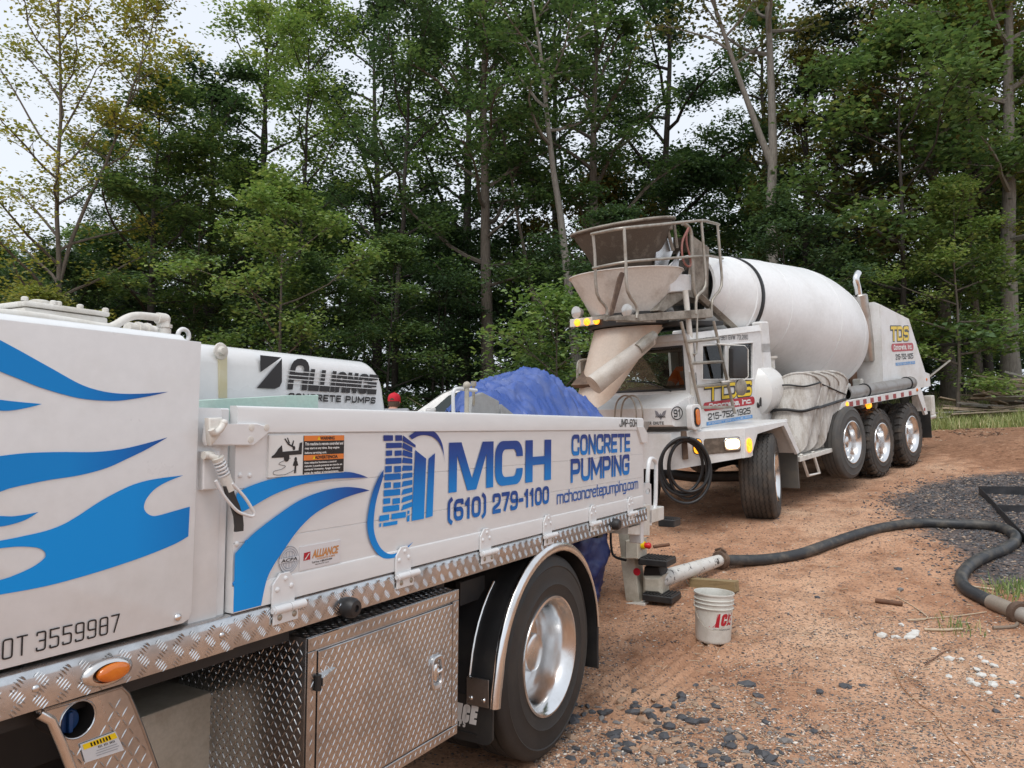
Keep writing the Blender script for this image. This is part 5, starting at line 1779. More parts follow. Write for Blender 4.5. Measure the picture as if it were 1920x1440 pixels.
    b = B(); b.lathe([(.034, 0), (.036, .012), (.034, .034), (.027, .046), (0, .048)], 22, Matrix.Translation((s, .600, .010)))
    b.obj('rubber_buffer', MT['black'], PT, 40)
pump_toolbox()

def pump_under():
    # frame rails, cross members, tank
    for nn in (-.85, -1.50):
        b = B(); b.box(-4.1, 3.25, .27, .50, nn - .04, nn + .04, .004)
        b.obj('frame_rail', MT['dark'], PT)
    b = B()
    for s in (-3.4, -2.6, -1.8, -.9, .0, .9, 1.35):
        b.box(s - .04, s + .04, .50, .578, -2.28, -.10)
    for s in (-3.2, -1.6, .7, 2.2, 3.1): b.box(s - .05, s + .05, .30, .46, -1.46, -.89)
    b.obj('cross_members', MT['dark'], PT)
    b = B(); b.box(-2.9, -.75, .10, .50, -1.75, -.72, .01)
    b.obj('under_bed_shade_block', MT['dark'], PT)  # added block, painted dark to deepen the shade under the bed
    b = B(); b.lathe([(0, 0), (.29, 0), (.31, .012), (.31, 1.36), (.29, 1.372), (0, 1.372)], 40, Matrix.Translation((-4.05, .20, -.38)) @ Matrix.Rotation(R(90), 4, 'Y'))
    tk = b.obj('fuel_tank', MT['alu'], PT, 40)
    # tread plate bracket with filler hole, cap and caution plate
    N = -.012
    q = PS([(70, 1335), (150, 1312), (228, 1288), (241, 1300), (252, 1325), (268, 1365), (296, 1442), (330, 1540), (160, 1580), (128, 1440), (108, 1385), (92, 1345)], N)
    hc = FP.sh(146, 1349, N); rr = .044
    hole = [(hc[0] + rr * math.cos(-2 * PI * i / 24), hc[1] + rr * math.sin(-2 * PI * i / 24)) for i in range(24)]
    tr = tessellate_polygon([[Vector((*p, 0)) for p in q], [Vector((*p, 0)) for p in hole]])
    b = B(); allp = q + hole
    for zz in (N, N - .004):
        vs = [b.bm.verts.new((p[0], p[1], zz)) for p in allp]
        for t in tr:
            try: b.bm.faces.new([vs[i] for i in t])
            except Exception: pass
    sb = b.obj('tank_step_plate', MT['tread'], PT, 0)
    b = B()
    outl = [Vector((*p, N - .002)) for p in q]
    b.tube(outl, .005, 6, closed=True)
    b.tube([Vector((*p, N)) for p in hole], .003, 6, closed=True)
    b.obj('plate_edge', MT['tread'], sb, 60)
    def inq(x, y): return in_poly(x, y, q) and math.hypot(x - hc[0], y - hc[1]) > rr + .012
    o = tread('tread_bars', min(p[0] for p in q), max(p[0] for p in q), min(p[1] for p in q), max(p[1] for p in q),
              lambda u, v, w: Vector((u, v, N + w)), .0185, .027, .028, .0046, sb, MT['tread'], hgt=.0019, keep=lambda u, v: all(inq(u + d * .011, v + e * .013) for d in (-1, 1) for e in (-1, 1)))
    b = B(); b.lathe([(rr + .006, -.006), (rr + .006, -.10), (0, -.10)], 24, Matrix.Translation((hc[0], hc[1], N)))
    b.obj('filler_well', MT['dark'], sb)
    b = B(); b.lathe([(.030, -.10), (.030, -.045), (.026, -.038), (0, -.038)], 20, Matrix.Translation((hc[0] + .0, hc[1] - .012, N)))
    b.box(hc[0] - .006, hc[0] + .006, hc[1] - .038, hc[1] + .012, N - .040, N - .026, .002)
    b.obj('filler_cap', mat('blue_cap_plastic', (.01, .05, .16), .45), sb, 40)
    b = B(); b.tube([(*p, N) for p in PS([(72, 1338), (95, 1350), (115, 1395), (140, 1460), (165, 1560)], N)], .012, 10)
    b.obj('step_tube', MT['chrome'], sb, 60)
    p = PS([z3(*c) for c in ((600, 1265), (865, 1165), (930, 1305), (640, 1400))], N + .004)
    b = B(); b.prism(p[::-1], N + .0025, N + .005)
    cp = b.obj('caution_plate', mat('pale_metal_label', (.56, .57, .58), .4), sb, 0)
    def Lp(u, v):
        a = Vector(p[3]) * (1 - u) + Vector(p[2]) * u; d = Vector(p[0]) * (1 - u) + Vector(p[1]) * u
        return a * (1 - v) + d * v
    b = B(); b.sheet([Lp(.05, .68), Lp(.97, .68), Lp(.97, .96), Lp(.05, .96)], N + .0056); b.obj('label_band', MT['yellow'], cp, 0)
    wp = lambda z: (lambda v: Vector((*Lp(v.x, v.y), z + v.z)))
    stext('label_print', 'CAUTION', (.25, .80, .72, .92), .0, MT['ink'], cp, .2, .2, warp=lambda v: Vector((*Lp(v.x, v.y), N + .0062)))
    stext('label_print', 'USE DEF ONLY', (.42, .86, .52, .63), .0, MT['ink'], cp, .14, .25, warp=lambda v: Vector((*Lp(v.x, v.y), N + .0058)))
    b = B()
    for i, (u0, u1) in enumerate(((.34, .90), (.30, .92), (.30, .86))):
        v = .40 - .12 * i
        b.sheet([Lp(u0, v), Lp(u1, v), Lp(u1, v + .03), Lp(u0, v + .03)], N + .0058)
    b.obj('label_small_print', mat('grey_small_print', (.25, .25, .27), .5), cp, 0)
    a = FP.sh(250, 1338, -.46); c = FP.sh(352, 1440, -.46)
    b = B(); b.box(a[0], c[0] + .3, -.30, a[1] - .02, -.80, -.46, .012, 2); b.obj('battery_box', MT['cream'], PT)
    b = B(); b.box(-4.1, -1.7, -.28, .5, -1.7, -.84, .02); b.obj('under_bed_shade_wall', MT['dark'], PT)  # added dark wall standing in for the shade behind the step plate
    b = B(); b.box(-4.1, -1.82, .50, .57, -.70, -.06); b.obj('under_bed_shade_plate', MT['dark'], PT)  # added dark sheet that keeps the underside of the bed in shade
pump_under()

def pump_cab():
    # the cab ahead of the body, out of frame at the left
    pr = [(-4.18, .42), (-4.18, 2.10), (-4.32, 2.28), (-5.25, 2.28), (-5.45, 2.16), (-5.85, 1.42), (-6.95, 1.22), (-7.10, .95), (-7.12, .20), (-6.62, .20), (-6.55, .42), (-6.30, .56), (-6.05, .42), (-5.95, .15), (-4.9, .15)]
    b = B(); b.loft([[(s, h, n) for s, h in pr] for n in (-.06, -2.28)]); cb = b.obj('cab', MT['white'], PT, 30)
    b = B(); b.prism([(-4.42, 1.45), (-4.42, 2.05), (-5.22, 2.05), (-5.55, 1.45)], -.07, -.052, .004); b.obj('side_window', MT['ink'], cb)
    b = B(); b.box(-4.50, -4.34, 1.22, 1.27, -.06, -.02, .008); b.obj('door_handle', MT['black'], cb)
    b = B(); b.box(-7.15, -7.05, .05, .35, -2.2, -.14, .02); b.obj('bumper', MT['chrome'], cb)
    ty = tyre_mesh('tyre', .523, .293, .27); rm = rim_mesh('rim', .293, .10); hb = hub_mesh('hub_cap', .09, .10, .09)
    wheel(PT, -6.3, 0, -.05, (ty, rm, hb), MT['rubber']); wheel(PT, -6.3, 0, -2.3, (ty, rm, hb), MT['rubber'], flip=True)
    b = B(); b.tube([(-6.3, 0, -.3), (-6.3, 0, -2.0)], .06, 8); b.obj('front_axle', MT['dark'], PT)
pump_cab()

def pump_rear():
    z5b = Zc(1080, 920, 400 / 1920)
    # end plate below the bed and loop handle
    E1 = 1.470
    q = PS([z5b(*p) for p in ((600, 130), (666, 125), (664, 405), (470, 395), (475, 330), (612, 300))], -.02)
    b = B(); b.prism(q, -.30, -.02, .004); b.obj('tail_bracket', MT['white_old'], PT)
    hp = [(1214, 985), (1214, 905), (1217, 866), (1223, 860), (1229, 866), (1230, 880), (1229, 940), (1225, 958), (1216, 963)]
    b = B(); b.tube(crom([(*FP.sh(x, y, -.08), -.08) for x, y in hp], 4), .016, 10)
    lh = b.obj('loop_handle', MT['white'], PT, 60)
    q = PS([(1207, 985), (1207, 915), (1210, 906), (1216, 904), (1221, 908), (1222, 985)], -.06)
    c0 = FP.sh(1214.5, 921, -.06)
    rr = .022
    hole = [(c0[0] + .05 * math.cos(-2 * PI * i / 16), c0[1] + rr * math.sin(-2 * PI * i / 16)) for i in range(16)]
    tr = tessellate_polygon([[Vector((*p, 0)) for p in q], [Vector((*p, 0)) for p in hole]])
    b = B(); allp = q + hole
    for zz in (-.06, -.075):
        vs = [b.bm.verts.new((p[0], p[1], zz)) for p in allp]
        for t in tr:
            try: b.bm.faces.new([vs[i] for i in t])
            except Exception: pass
    b.obj('eye_plate', MT['white'], lh, 0)
    b = B(); b.box(1.40, 2.05, .50, .60, -.22, -.06, .004); b.obj('rear_arm', MT['white_old'], PT)
    # outrigger standing on the ground
    G = gpx(1192, 1129)
    loc = FP.M.inverted() @ G
    sl, nl = loc.x, loc.z
    HN = lambda x, y, s=None: FP.hn(*z5b(x, y), sl if s is None else s)
    def plate(pts, s0, s1, bev=.004):
        b = B()
        P = [HN(*p) for p in pts]
        b.prism([(nn, hh) for hh, nn in P], s0, s1, bev, M=Matrix(((0, 0, 1, 0), (0, 1, 0, 0), (1, 0, 0, 0), (0, 0, 0, 1))))
        return b
    leg = plate(((400, 600), (520, 600), (575, 1020), (450, 1005)), sl, sl + .20).obj('outrigger_leg', MT['cream'], PT)
    plate(((435, 1000), (640, 1000), (640, 1030), (435, 1030)), sl - .06, sl + .26).obj('foot_pad', MT['white_old'], leg)
    hh, nn = HN(548, 730)
    b = B(); b.lathe([(.034, 0), (.034, .003), (0, .003)], 16, Matrix.Translation((sl, hh, nn)) @ Matrix.Rotation(R(-90), 4, 'Y'))
    b.obj('red_reflector', MT['red'], leg)
    up = plate(((365, 320), (480, 320), (490, 605), (400, 615)), sl + .02, sl + .30).obj('outrigger_housing', MT['cream'], PT)
    cb = plate(((478, 435), (592, 435), (592, 600), (478, 600)), sl - .10, sl + .14, .008).obj('control_box', MT['cream'], PT)
    hh, nn = HN(592, 490)
    b = B(); b.tube([(sl, hh, nn), (sl, hh, nn + .03)], .035, 12); b.obj('button_base', MT['yellow'], cb, 50)
    b = B(); b.tube([(sl, hh, nn + .03), (sl, hh, nn + .07), (sl, hh, nn + .085)], [.022, .030, .018], 12); b.obj('stop_button', mat('red_plastic', (.6, .01, .012), .35), cb, 50)
    def step(p0, p1, s0, s1, th, name='step_tread'):
        a = HN(*p0); c = HN(*p1)
        h_, na, nb = a[0], a[1], c[1]
        b = B(); b.box(s0, s1, h_ - th, h_, na, nb, .008)
        st = b.obj(name, MT['black'], PT)
        b = B()
        k = 9
        for i in range(k):
            n0 = na + (nb - na) * (i + .2) / k; n1 = na + (nb - na) * (i + .7) / k
            b.box(s0 + .01, s1 - .01, h_, h_ + .008, n0, n1)
        b.obj('step_cleats', MT['black'], st, 0)
        return st
    step((575, 600), (835, 640), sl - .05, sl + .22, .06)
    step((610, 920), (880, 940), sl - .05, sl + .22, .06)
    step((640, 285), (790, 300), sl + .3, sl + .5, .07)
    pd = plate(((585, 770), (770, 770), (765, 945), (590, 930)), sl + .02, sl + .26, .03).obj('outlet_housing', MT['cream'], PT)
    plate(((600, 690), (735, 690), (760, 775), (590, 775)), sl + .04, sl + .24, .01).obj('housing_cover', MT['dark'], pd)
    b = B()
    a = HN(400, 605)
    b.tube(crom([(sl - .02, *HN(320, 360)), (sl - .04, *HN(330, 480)), (sl - .05, *HN(360, 580)), (sl - .05, *HN(470, 620))], 5), .012, 6)
    b.obj('cable', MT['cable'], PT, 60)
    # hopper body and rear frame under the tarpaulin
    b = B()
    b.loft([[(1.0, 1.25, -1.75), (1.0, 1.25, -.62), (3.35, 1.25, -.62), (3.35, 1.25, -1.75)], [(1.5, .45, -1.5), (1.5, .45, -.85), (2.9, .45, -.85), (2.9, .45, -1.5)]])
    b.obj('hopper', mat('grey_hopper_steel', (.34, .34, .33), .55, .2, dirt=(.5, .48, .44), dirt_amt=.5, dirt_scale=5, fine=.1), PT)
    b = B(); b.box(1.2, 3.0, -.36, .45, -1.75, -1.12, .03); b.obj('hydraulics_shade_box', MT['dark'], PT)  # dark box added for the hydraulics and the shade under the hopper
    b = B(); b.box(1.45, 3.3, .20, .50, -1.9, -1.7, .01); b.obj('rear_beam', MT['dark'], PT)
    b = B(); b.box(sl + .02, sl + .2, .25, .42, -1.55, nl, .01); b.obj('outrigger_beam', MT['cream'], PT)
    # grey plates left of the tarp
    NP = -.70
    for P, nm in ((((880, 768), (886, 745), (905, 736), (936, 752), (934, 772)), 'hopper_plate'), (((939, 772), (941, 758), (1005, 771), (1005, 780)), 'hopper_plate')):
        b = B(); b.prism([FP.sh(x, y + (40 if y > 766 else 0), NP) for x, y in P][::-1], NP - .03, NP, .002); b.obj(nm, MT['white_old'] if False else mat('galvanised_plate', (.42, .42, .41), .5, .4, dirt=(.28, .26, .24), dirt_amt=.5, dirt_scale=12, fine=.15), PT)
    b = B(); b.tube(crom([(*FP.sh(x, y, -.66), -.66) for x, y in ((850, 800), (850, 772), (849.5, 745), (851, 733), (857, 729), (872, 730), (893, 732))], 4), .011, 8)
    b.obj('guard_rail', MT['white'], PT, 60)
    s, h = FP.sh(888, 724, -.70)
    b = B(); b.tube([(s, h - .12, -.70), (s, h, -.70)], .010, 8); b.tube([(s, h, -.70), (s, h + .03, -.70)], .018, 8); b.obj('valve_stem', MT['bracket'], PT, 60)
    s, h = FP.sh(875, 757, -.64)
    b = B(); b.tube([(s, h - .15, -.64), (s, h + .10, -.64)], .014, 8); b.ball((s, h + .11, -.64), .024, 8, 6); b.obj('shift_lever', MT['cream'], PT, 60)
pump_rear()
# ================================================================ FRONT DISCHARGE MIXER TRUCK
_y, _q = R(46), R(5.5)
FM = Frame(CAMLOC + ray(1711, 814) * 13.0, (math.sin(_y) * math.cos(_q), math.cos(_y) * math.cos(_q), math.sin(_q)), (0, 0, 1))
MX = thing('mixer_truck', 'white front discharge concrete mixer truck with headlights on', 'truck', FM.M)
m1 = Zc(1040, 390, 400 / 1920); m2 = Zc(1040, 600, 440 / 1920); m3 = Zc(1380, 450, .21875); m4 = Zc(1380, 640, .21875)
def MS(pts, n=0.0, z=None):
    return [FM.sh(*(z(*p) if z else p), n) for p in pts]
def L3(px, py, n):
    s, h = FM.sh(px, py, n); return Vector((s, h, n))
def across(s0):
    """maps a drawing in (n, h) onto the plane across the truck at s0, facing forward"""
    return Matrix(((0, 0, -1, s0), (0, 1, 0, 0), (1, 0, 0, 0), (0, 0, 0, 1)))

def panel(b, outer, holes, z0, z1, M=None):
    """sheet with openings and real thickness"""
    tr = tessellate_polygon([[Vector((*p, 0)) for p in outer]] + [[Vector((*p, 0)) for p in h] for h in holes])
    allp = list(outer) + [p for h in holes for p in h]
    T = (lambda v: M @ v) if M is not None else (lambda v: v)
    V = []
    for zz in (z0, z1):
        V.append([b.bm.verts.new(T(Vector((p[0], p[1], zz)))) for p in allp])
    for k in (0, 1):
        for t in tr:
            try: b.bm.faces.new([V[k][i] for i in t])
            except Exception: pass
    off = 0
    for loop in [outer] + list(holes):
        n = len(loop)
        for i in range(n):
            j = (i + 1) % n
            try: b.bm.faces.new((V[0][off + i], V[0][off + j], V[1][off + j], V[1][off + i]))
            except Exception: pass
        off += n
    return b

def logo(parent, n, tds, pill, phone, bar, bar_text=True):
    """TDS badge: each argument is a pixel box x0,x1,y0,y1"""
    def bx(q):
        x0, x1, y0, y1 = q
        a = FM.sh(x0, (y0 + y1) / 2, n); c = FM.sh(x1, (y0 + y1) / 2, n)
        xm = (x0 + x1) / 2
        return (a[0], c[0], FM.sh(xm, y1, n)[1], FM.sh(xm, y0, n)[1])
    z = n + .004
    q = bx(tds)
    H = q[3] - q[2]; d = H * .07
    stext('badge_outline', 'TDS', (q[0] - d * 1.3, q[1] + d * 1.3, q[2] - d, q[3] + d), z, MT['ink'], parent, .33, -.06, .14)  # black printed outline behind the yellow letters
    stext('badge_letters', 'TDS', q, z + .002, MT['yellow'], parent, .205, .10, .14, .5)
    q = bx(pill)
    b = B(); b.sheet(rounded(q[0], q[1], q[2], q[3], (q[3] - q[2]) * .48, 5), z); b.obj('badge_pill', MT['red'], parent, 0)
    w_ = q[1] - q[0]; hh = q[3] - q[2]
    stext('badge_letters', 'Concrete, Inc.', (q[0] + w_ * .09, q[1] - w_ * .07, q[2] + hh * .20, q[3] - hh * .16), z + .001, MT['inkwhite'], parent, .24, .06, .12)
    stext('phone_number', '215-752-1925', bx(phone), z, MT['ink'], parent, .17, .13)
    q = bx(bar)
    b = B(); b.sheet([(q[0], q[2]), (q[1], q[2]), (q[1], q[3]), (q[0], q[3])], z); b.obj('town_bar', MT['bluebar'], parent, 0)
    w_ = q[1] - q[0]; hh = q[3] - q[2]
    stext('town_print', 'FEASTERVILLE PA', (q[0] + w_ * .04, q[1] - w_ * .04, q[2] + hh * .2, q[3] - hh * .2), z + .001, MT['inkwhite'], parent, .14, .25)

SF, SR, NC, NF_ = -5.75, -4.05, -.50, -1.95      # cab front, rear, near side, far side
def mixer_cab():
    # near side with two window openings
    ob, ot = .60, 1.80
    w1 = MS([(1316, 712), (1359, 711.5), (1359, 645), (1316, 648)], NC)
    w2 = MS([(1367, 711.5), (1411, 711), (1411, 642), (1367, 645)], NC)
    b = B(); panel(b, [(SF, .64), (SR, .585), (SR, ot + .02), (SF, ot - .08)], [w1, w2], NC - .04, NC)
    side = b.obj('cab_door', MT['mixw'], MX, 30)
    b = B()
    for w_ in (w1, w2): b.tube([Vector((*p, NC + .002)) for p in w_], .014, 6, closed=True)
    b.obj('window_frame', MT['mixw'], side, 40)
    for w_ in (w1, w2):
        b = B(); b.prism(w_, NC - .028, NC - .022); b.obj('window_pane', MT['glass'], side, 0)
    # door seam, hinges and handle
    seam = MS([(1292, 650), (1294, 800), (1316, 800)], NC)
    b = B(); s0 = FM.sh(1306, 720, NC)[0]
    b.box(s0 - .006, s0 + .006, .66, 1.70, NC - .01, NC + .0015)
    b.obj('door_gap', MT['dark'], side, 0)
    for y in (690, 752):
        c = FM.sh(1294, y, NC); b = B(); b.box(c[0] - .05, c[0] + .06, c[1] - .05, c[1] + .05, NC - .005, NC + .018, .006); b.tube([(c[0] + .07, c[1] - .06, NC + .02), (c[0] + .07, c[1] + .06, NC + .02)], .014, 8)
        b.obj('door_hinge', MT['mixw'], side)
    c = [L3(1422, y, NC + .02) for y in (732, 762)]
    b = B(); b.box(c[0].x - .035, c[0].x + .035, c[1].y - .02, c[0].y + .02, NC, NC + .02, .008); b.tube([c[0] + Vector((0, 0, .03)), c[1] + Vector((0, 0, .03))], .016, 8)
    b.obj('door_handle', MT['black'], side, 40)
    p = MS([(1402, 700), (1410, 700), (1410, 672), (1402, 672)], NC)
    logo(side, NC, (1319, 1410, 718, 747), (1318, 1415, 749, 765), (1327, 1407, 769.5, 782), (1324, 1411, 784.5, 791))
    a = FM.sh(*m2(1215, 165), NC); c = FM.sh(*m2(1578, 118), NC); d = FM.sh(*m2(1578, 152), NC)
    stext('weight_print', 'USDOT 57961 GVW 73,280', (a[0], c[0], d[1] - .01, c[1] - .004), NC + .004, mat('grey_lettering', (.07, .07, .075), .5), side, .13, .16)
    a = FM.sh(*m2(1566, 265), NC); c = FM.sh(*m2(1604, 202), NC)
    stext('unit_number', '91', (a[0], c[0], a[1], c[1]), NC + .004, MT['ink'], side, .17, .16)
    # front with windshield
    HNf = lambda px, py, s=SF: FM.hn(px, py, s)
    bl, br, tr_ = HNf(1157, 734), HNf(1284, 731), HNf(1281, 649)
    wtop = tr_[0]; wbot = (bl[0] + br[0]) / 2
    nr = (br[1] + tr_[1]) / 2; nl = -2.45 - nr
    nl = min(bl[1], -1.86)
    F0 = across(SF)
    hole = [(nl + .06, wbot), (nr, wbot), (nr, wtop), (nl + .06, wtop)]
    b = B(); panel(b, [(nl - .02, .60), (NC, .60), (NC, 1.74), (nl - .02, 1.74)], [hole], -.04, 0, F0)
    fr = b.obj('cab_front', MT['mixw'], MX, 30)
    b = B(); b.prism(hole, -.024, -.018, M=F0); b.obj('windshield', MT['glass'], fr, 0)
    b = B(); b.tube([F0 @ Vector((*p, .003)) for p in hole], .016, 6, closed=True); b.obj('windshield_seal', MT['black'], fr, 40)
    b = B()
    m_ = (nl + nr) / 2
    b.tube([F0 @ Vector((m_ + .42, wbot - .02, .03)), F0 @ Vector((m_ + .10, wbot + .10, .03)), F0 @ Vector((m_ - .25, wbot + .14, .025))], .008, 6)
    b.obj('wiper', MT['black'], fr, 40)
    NL = nl - .02
    # roof, back, far side, floor, dash
    b = B(); b.loft([[(SF - .06, 1.72, NC + .02), (SR, 1.82, NC + .02), (SR, 1.82, NL - .02), (SF - .06, 1.72, NL - .02)], [(SF - .04, 1.80, NC - .01), (SR, 1.90, NC - .01), (SR, 1.90, NL + .01), (SF - .04, 1.80, NL + .01)]])
    b.obj('cab_roof', MT['mixw'], MX)
    b = B(); panel(b, [(SF, .60), (SR, .60), (SR, 1.82), (SF, 1.74)], [[(SF + .25, 1.06), (SR - .2, 1.06), (SR - .2, 1.66), (SF + .25, 1.66)]], NL, NL + .04); b.obj('cab_far_side', MT['mixw'], MX, 30)
    b = B(); panel(b, [(NL, .60), (NC - .04, .60), (NC - .04, 1.82), (NL, 1.82)], [[(NL + .25, 1.10), (NC - .3, 1.10), (NC - .3, 1.65), (NL + .25, 1.65)]], -.03, 0, across(SR)); b.obj('cab_back', mat('grey_cab_lining', (.10, .10, .10), .8), MX, 30)
    b = B(); b.box(SF + .03, SR - .03, .56, .62, NL + .02, NC - .05); b.obj('cab_floor', MT['dark'], MX)
    b = B(); b.loft([[(SF + .05, .64, NL + .05), (SF + .05, .64, NC - .06), (SF + .05, wbot - .03, NC - .06), (SF + .05, wbot - .03, NL + .05)], [(SF + .50, .64, NL + .05), (SF + .50, .64, NC - .06), (SF + .45, wbot + .04, NC - .06), (SF + .45, wbot + .04, NL + .05)]])
    b.obj('dashboard', MT['black'], MX)
    b = B(); b.box(SF + .05, SR - .04, 1.62, 1.70, NL + .05, NC - .06, .01); b.obj('cab_shade_lining', MT['dark'], MX)  # dark lining added to deepen the shade inside the cab
    b = B(); b.box(-5.08, -4.68, .62, .84, -1.30, -.80, .05, 2); b.box(-4.73, -4.58, .80, 1.45, -1.28, -.82, .05, 2); b.obj('driver_seat', MT['black'], MX, 40)
    b = B()
    cc = Vector((-5.40, 1.06, -1.02)); ax = Vector((-.45, .9, 0)).normalized(); e1 = Vector((0, 0, 1)); e2 = ax.cross(e1)
    b.tube([cc + (e1 * math.cos(2 * PI * i / 24) + e2 * math.sin(2 * PI * i / 24)) * .21 for i in range(24)], .014, 8, closed=True)
    b.tube([cc - ax * .30, cc], .02, 8); b.tube([cc - e1 * .2, cc + e1 * .2], .012, 6)
    b.obj('steering_wheel', MT['black'], MX, 50)
    # nose below the windshield
    SN = FM.sh(1262, 780, NC)[0]
    h1 = FM.hn(1258, 765, SN)[0]; h0 = FM.hn(1258, 797, SN)[0]
    b = B(); b.loft([[(SF, h0 - .06, NC), (SF, wbot - .05, NC), (SF, wbot - .05, NL), (SF, h0 - .06, NL)], [(SN + .02, h0 - .02, NC), (SN + .02, h1 + .015, NC), (SN + .02, h1 + .015, NL), (SN + .02, h0 - .02, NL)], [(SN, h0, NC - .02), (SN, h1, NC - .02), (SN, h1, NL + .02), (SN, h0, NL + .02)]])
    ns = b.obj('cab_nose', MT['mixw'], MX)
    FN = across(SN - .002)
    hw = lambda p: FN @ p
    a = FM.hn(*m2(895, 856), SN); c = FM.hn(*m2(740, 832), SN)
    wv = (a[1] - c[1])
    stext('nose_print', 'BUMPER CHUTE', (a[1] - wv * 1.36, a[1], a[0], c[0]), .002, MT['ink'], ns, .20, .14, warp=hw)
    P = lambda x, y: tuple(reversed(FM.hn(*m2(x, y), SN)))
    gm = mat('grey_bird_print', (.22, .22, .24), .5)
    b = B()
    b.sheet([P(820, 740), P(842, 748), P(858, 775), P(866, 760), P(874, 775), P(890, 748), P(915, 738), P(905, 775), P(885, 790), P(870, 818), P(850, 790), P(828, 778)], .002, FN)
    b.obj('bird_emblem', gm, ns, 0)
    a = P(828, 800); c = P(908, 782)
    stext('nose_print', 'PHOENIX', (a[0], c[0], a[1], c[1]), .004, MT['ink'], ns, .2, .1, warp=hw)
    c = FM.sh(*m2(1000, 762), NC); r_ = .075
    b = B(); b.tube([(c[0] + r_ * 1.5 * math.cos(2 * PI * i / 24), c[1] + r_ * math.sin(2 * PI * i / 24), NC + .002) for i in range(24)], .006, 5, closed=True); b.obj('number_ring', MT['ink'], ns, 0)
    stext('unit_number', '91', (c[0] - .07, c[0] + .07, c[1] - .045, c[1] + .045), NC + .004, MT['ink'], ns, .17, .16)
    # lever hoops on the nose
    b = B()
    for dx in (0, 12):
        p = [(1153 + dx, 800), (1153 + dx, 772), (1158 + dx, 752), (1170 + dx, 742), (1182 + dx, 745), (1190 + dx, 757), (1193 + dx, 775), (1193 + dx, 800)]
        b.tube(crom([(SN - .12, *FM.hn(x, y, SN - .12)) for x, y in p], 4), .011, 6)
    for x in (1153, 1165, 1193, 1205):
        hh, nn = FM.hn(x, 798, SN - .12); b.tube([(SN - .12, hh, nn), (SN + .02, h0 + .03, nn)], .011, 6)
    b.obj('chute_hoops', MT['steel_rail'], MX, 60)
    # mirrors
    b = B(); b.tube([L3(1349, 645, -.30), L3(1396, 649, -.18), L3(1402, 656, -.18), L3(1402, 706, -.18), L3(1396, 712, -.18), L3(1355, 716, -.28), L3(1352, 716, NC)], .012, 8)
    b.tube([L3(1366, 648, -.26), L3(1367, 714, -.26)], .012, 8); b.tube([L3(1349, 645, -.30), Vector((*FM.sh(1345, 644, NC), NC))], .012, 8)
    mr = b.obj('mirror_bracket', MT['white_old'], MX, 50)
    q = MS([(1373, 709), (1397, 709), (1399, 705), (1398, 652), (1395, 648), (1374, 649), (1371, 654), (1371, 704)], -.20)
    b = B(); b.prism(q, -.24, -.17, .012, 2); b.obj('mirror_housing', MT['black'], mr, 40)
    c = FM.sh(1391, 726, -.18)
    b = B(); b.loft([[(c[0] + .125 * f * math.cos(t), c[1] + .105 * f * math.sin(t), -.18 + z) for t in [2 * PI * i / 24 for i in range(24)]] for f, z in ((.6, -.05), (.95, -.03), (1, 0), (.7, .02), (.05, .028))])
    b.obj('round_mirror', MT['concrete_steel'], mr, 50)
    # turn lamp post by the door
    c = FM.sh(1304, 782, -.36)
    b = B(); b.prism(rounded(c[0] - .105, c[0] + .105, c[1] - .15, c[1] + .15, .05), -.42, -.34, .008); b.tube([(c[0] + .02, c[1] - .14, -.39), (c[0] + .02, .60, -.39)], .03, 8)
    lp = b.obj('lamp_housing', MT['mixw'], MX)
    b = B(); b.prism(rounded(c[0] - .062, c[0] + .062, c[1] - .115, c[1] + .115, .06), -.34, -.332); b.obj('lamp_bezel', MT['black'], lp)
    b = B(); b.prism(rounded(c[0] - .042, c[0] + .042, c[1] - .095, c[1] + .095, .04), -.333, -.318, .006); b.obj('amber_lens', MT['amber_off'], lp)
mixer_cab()

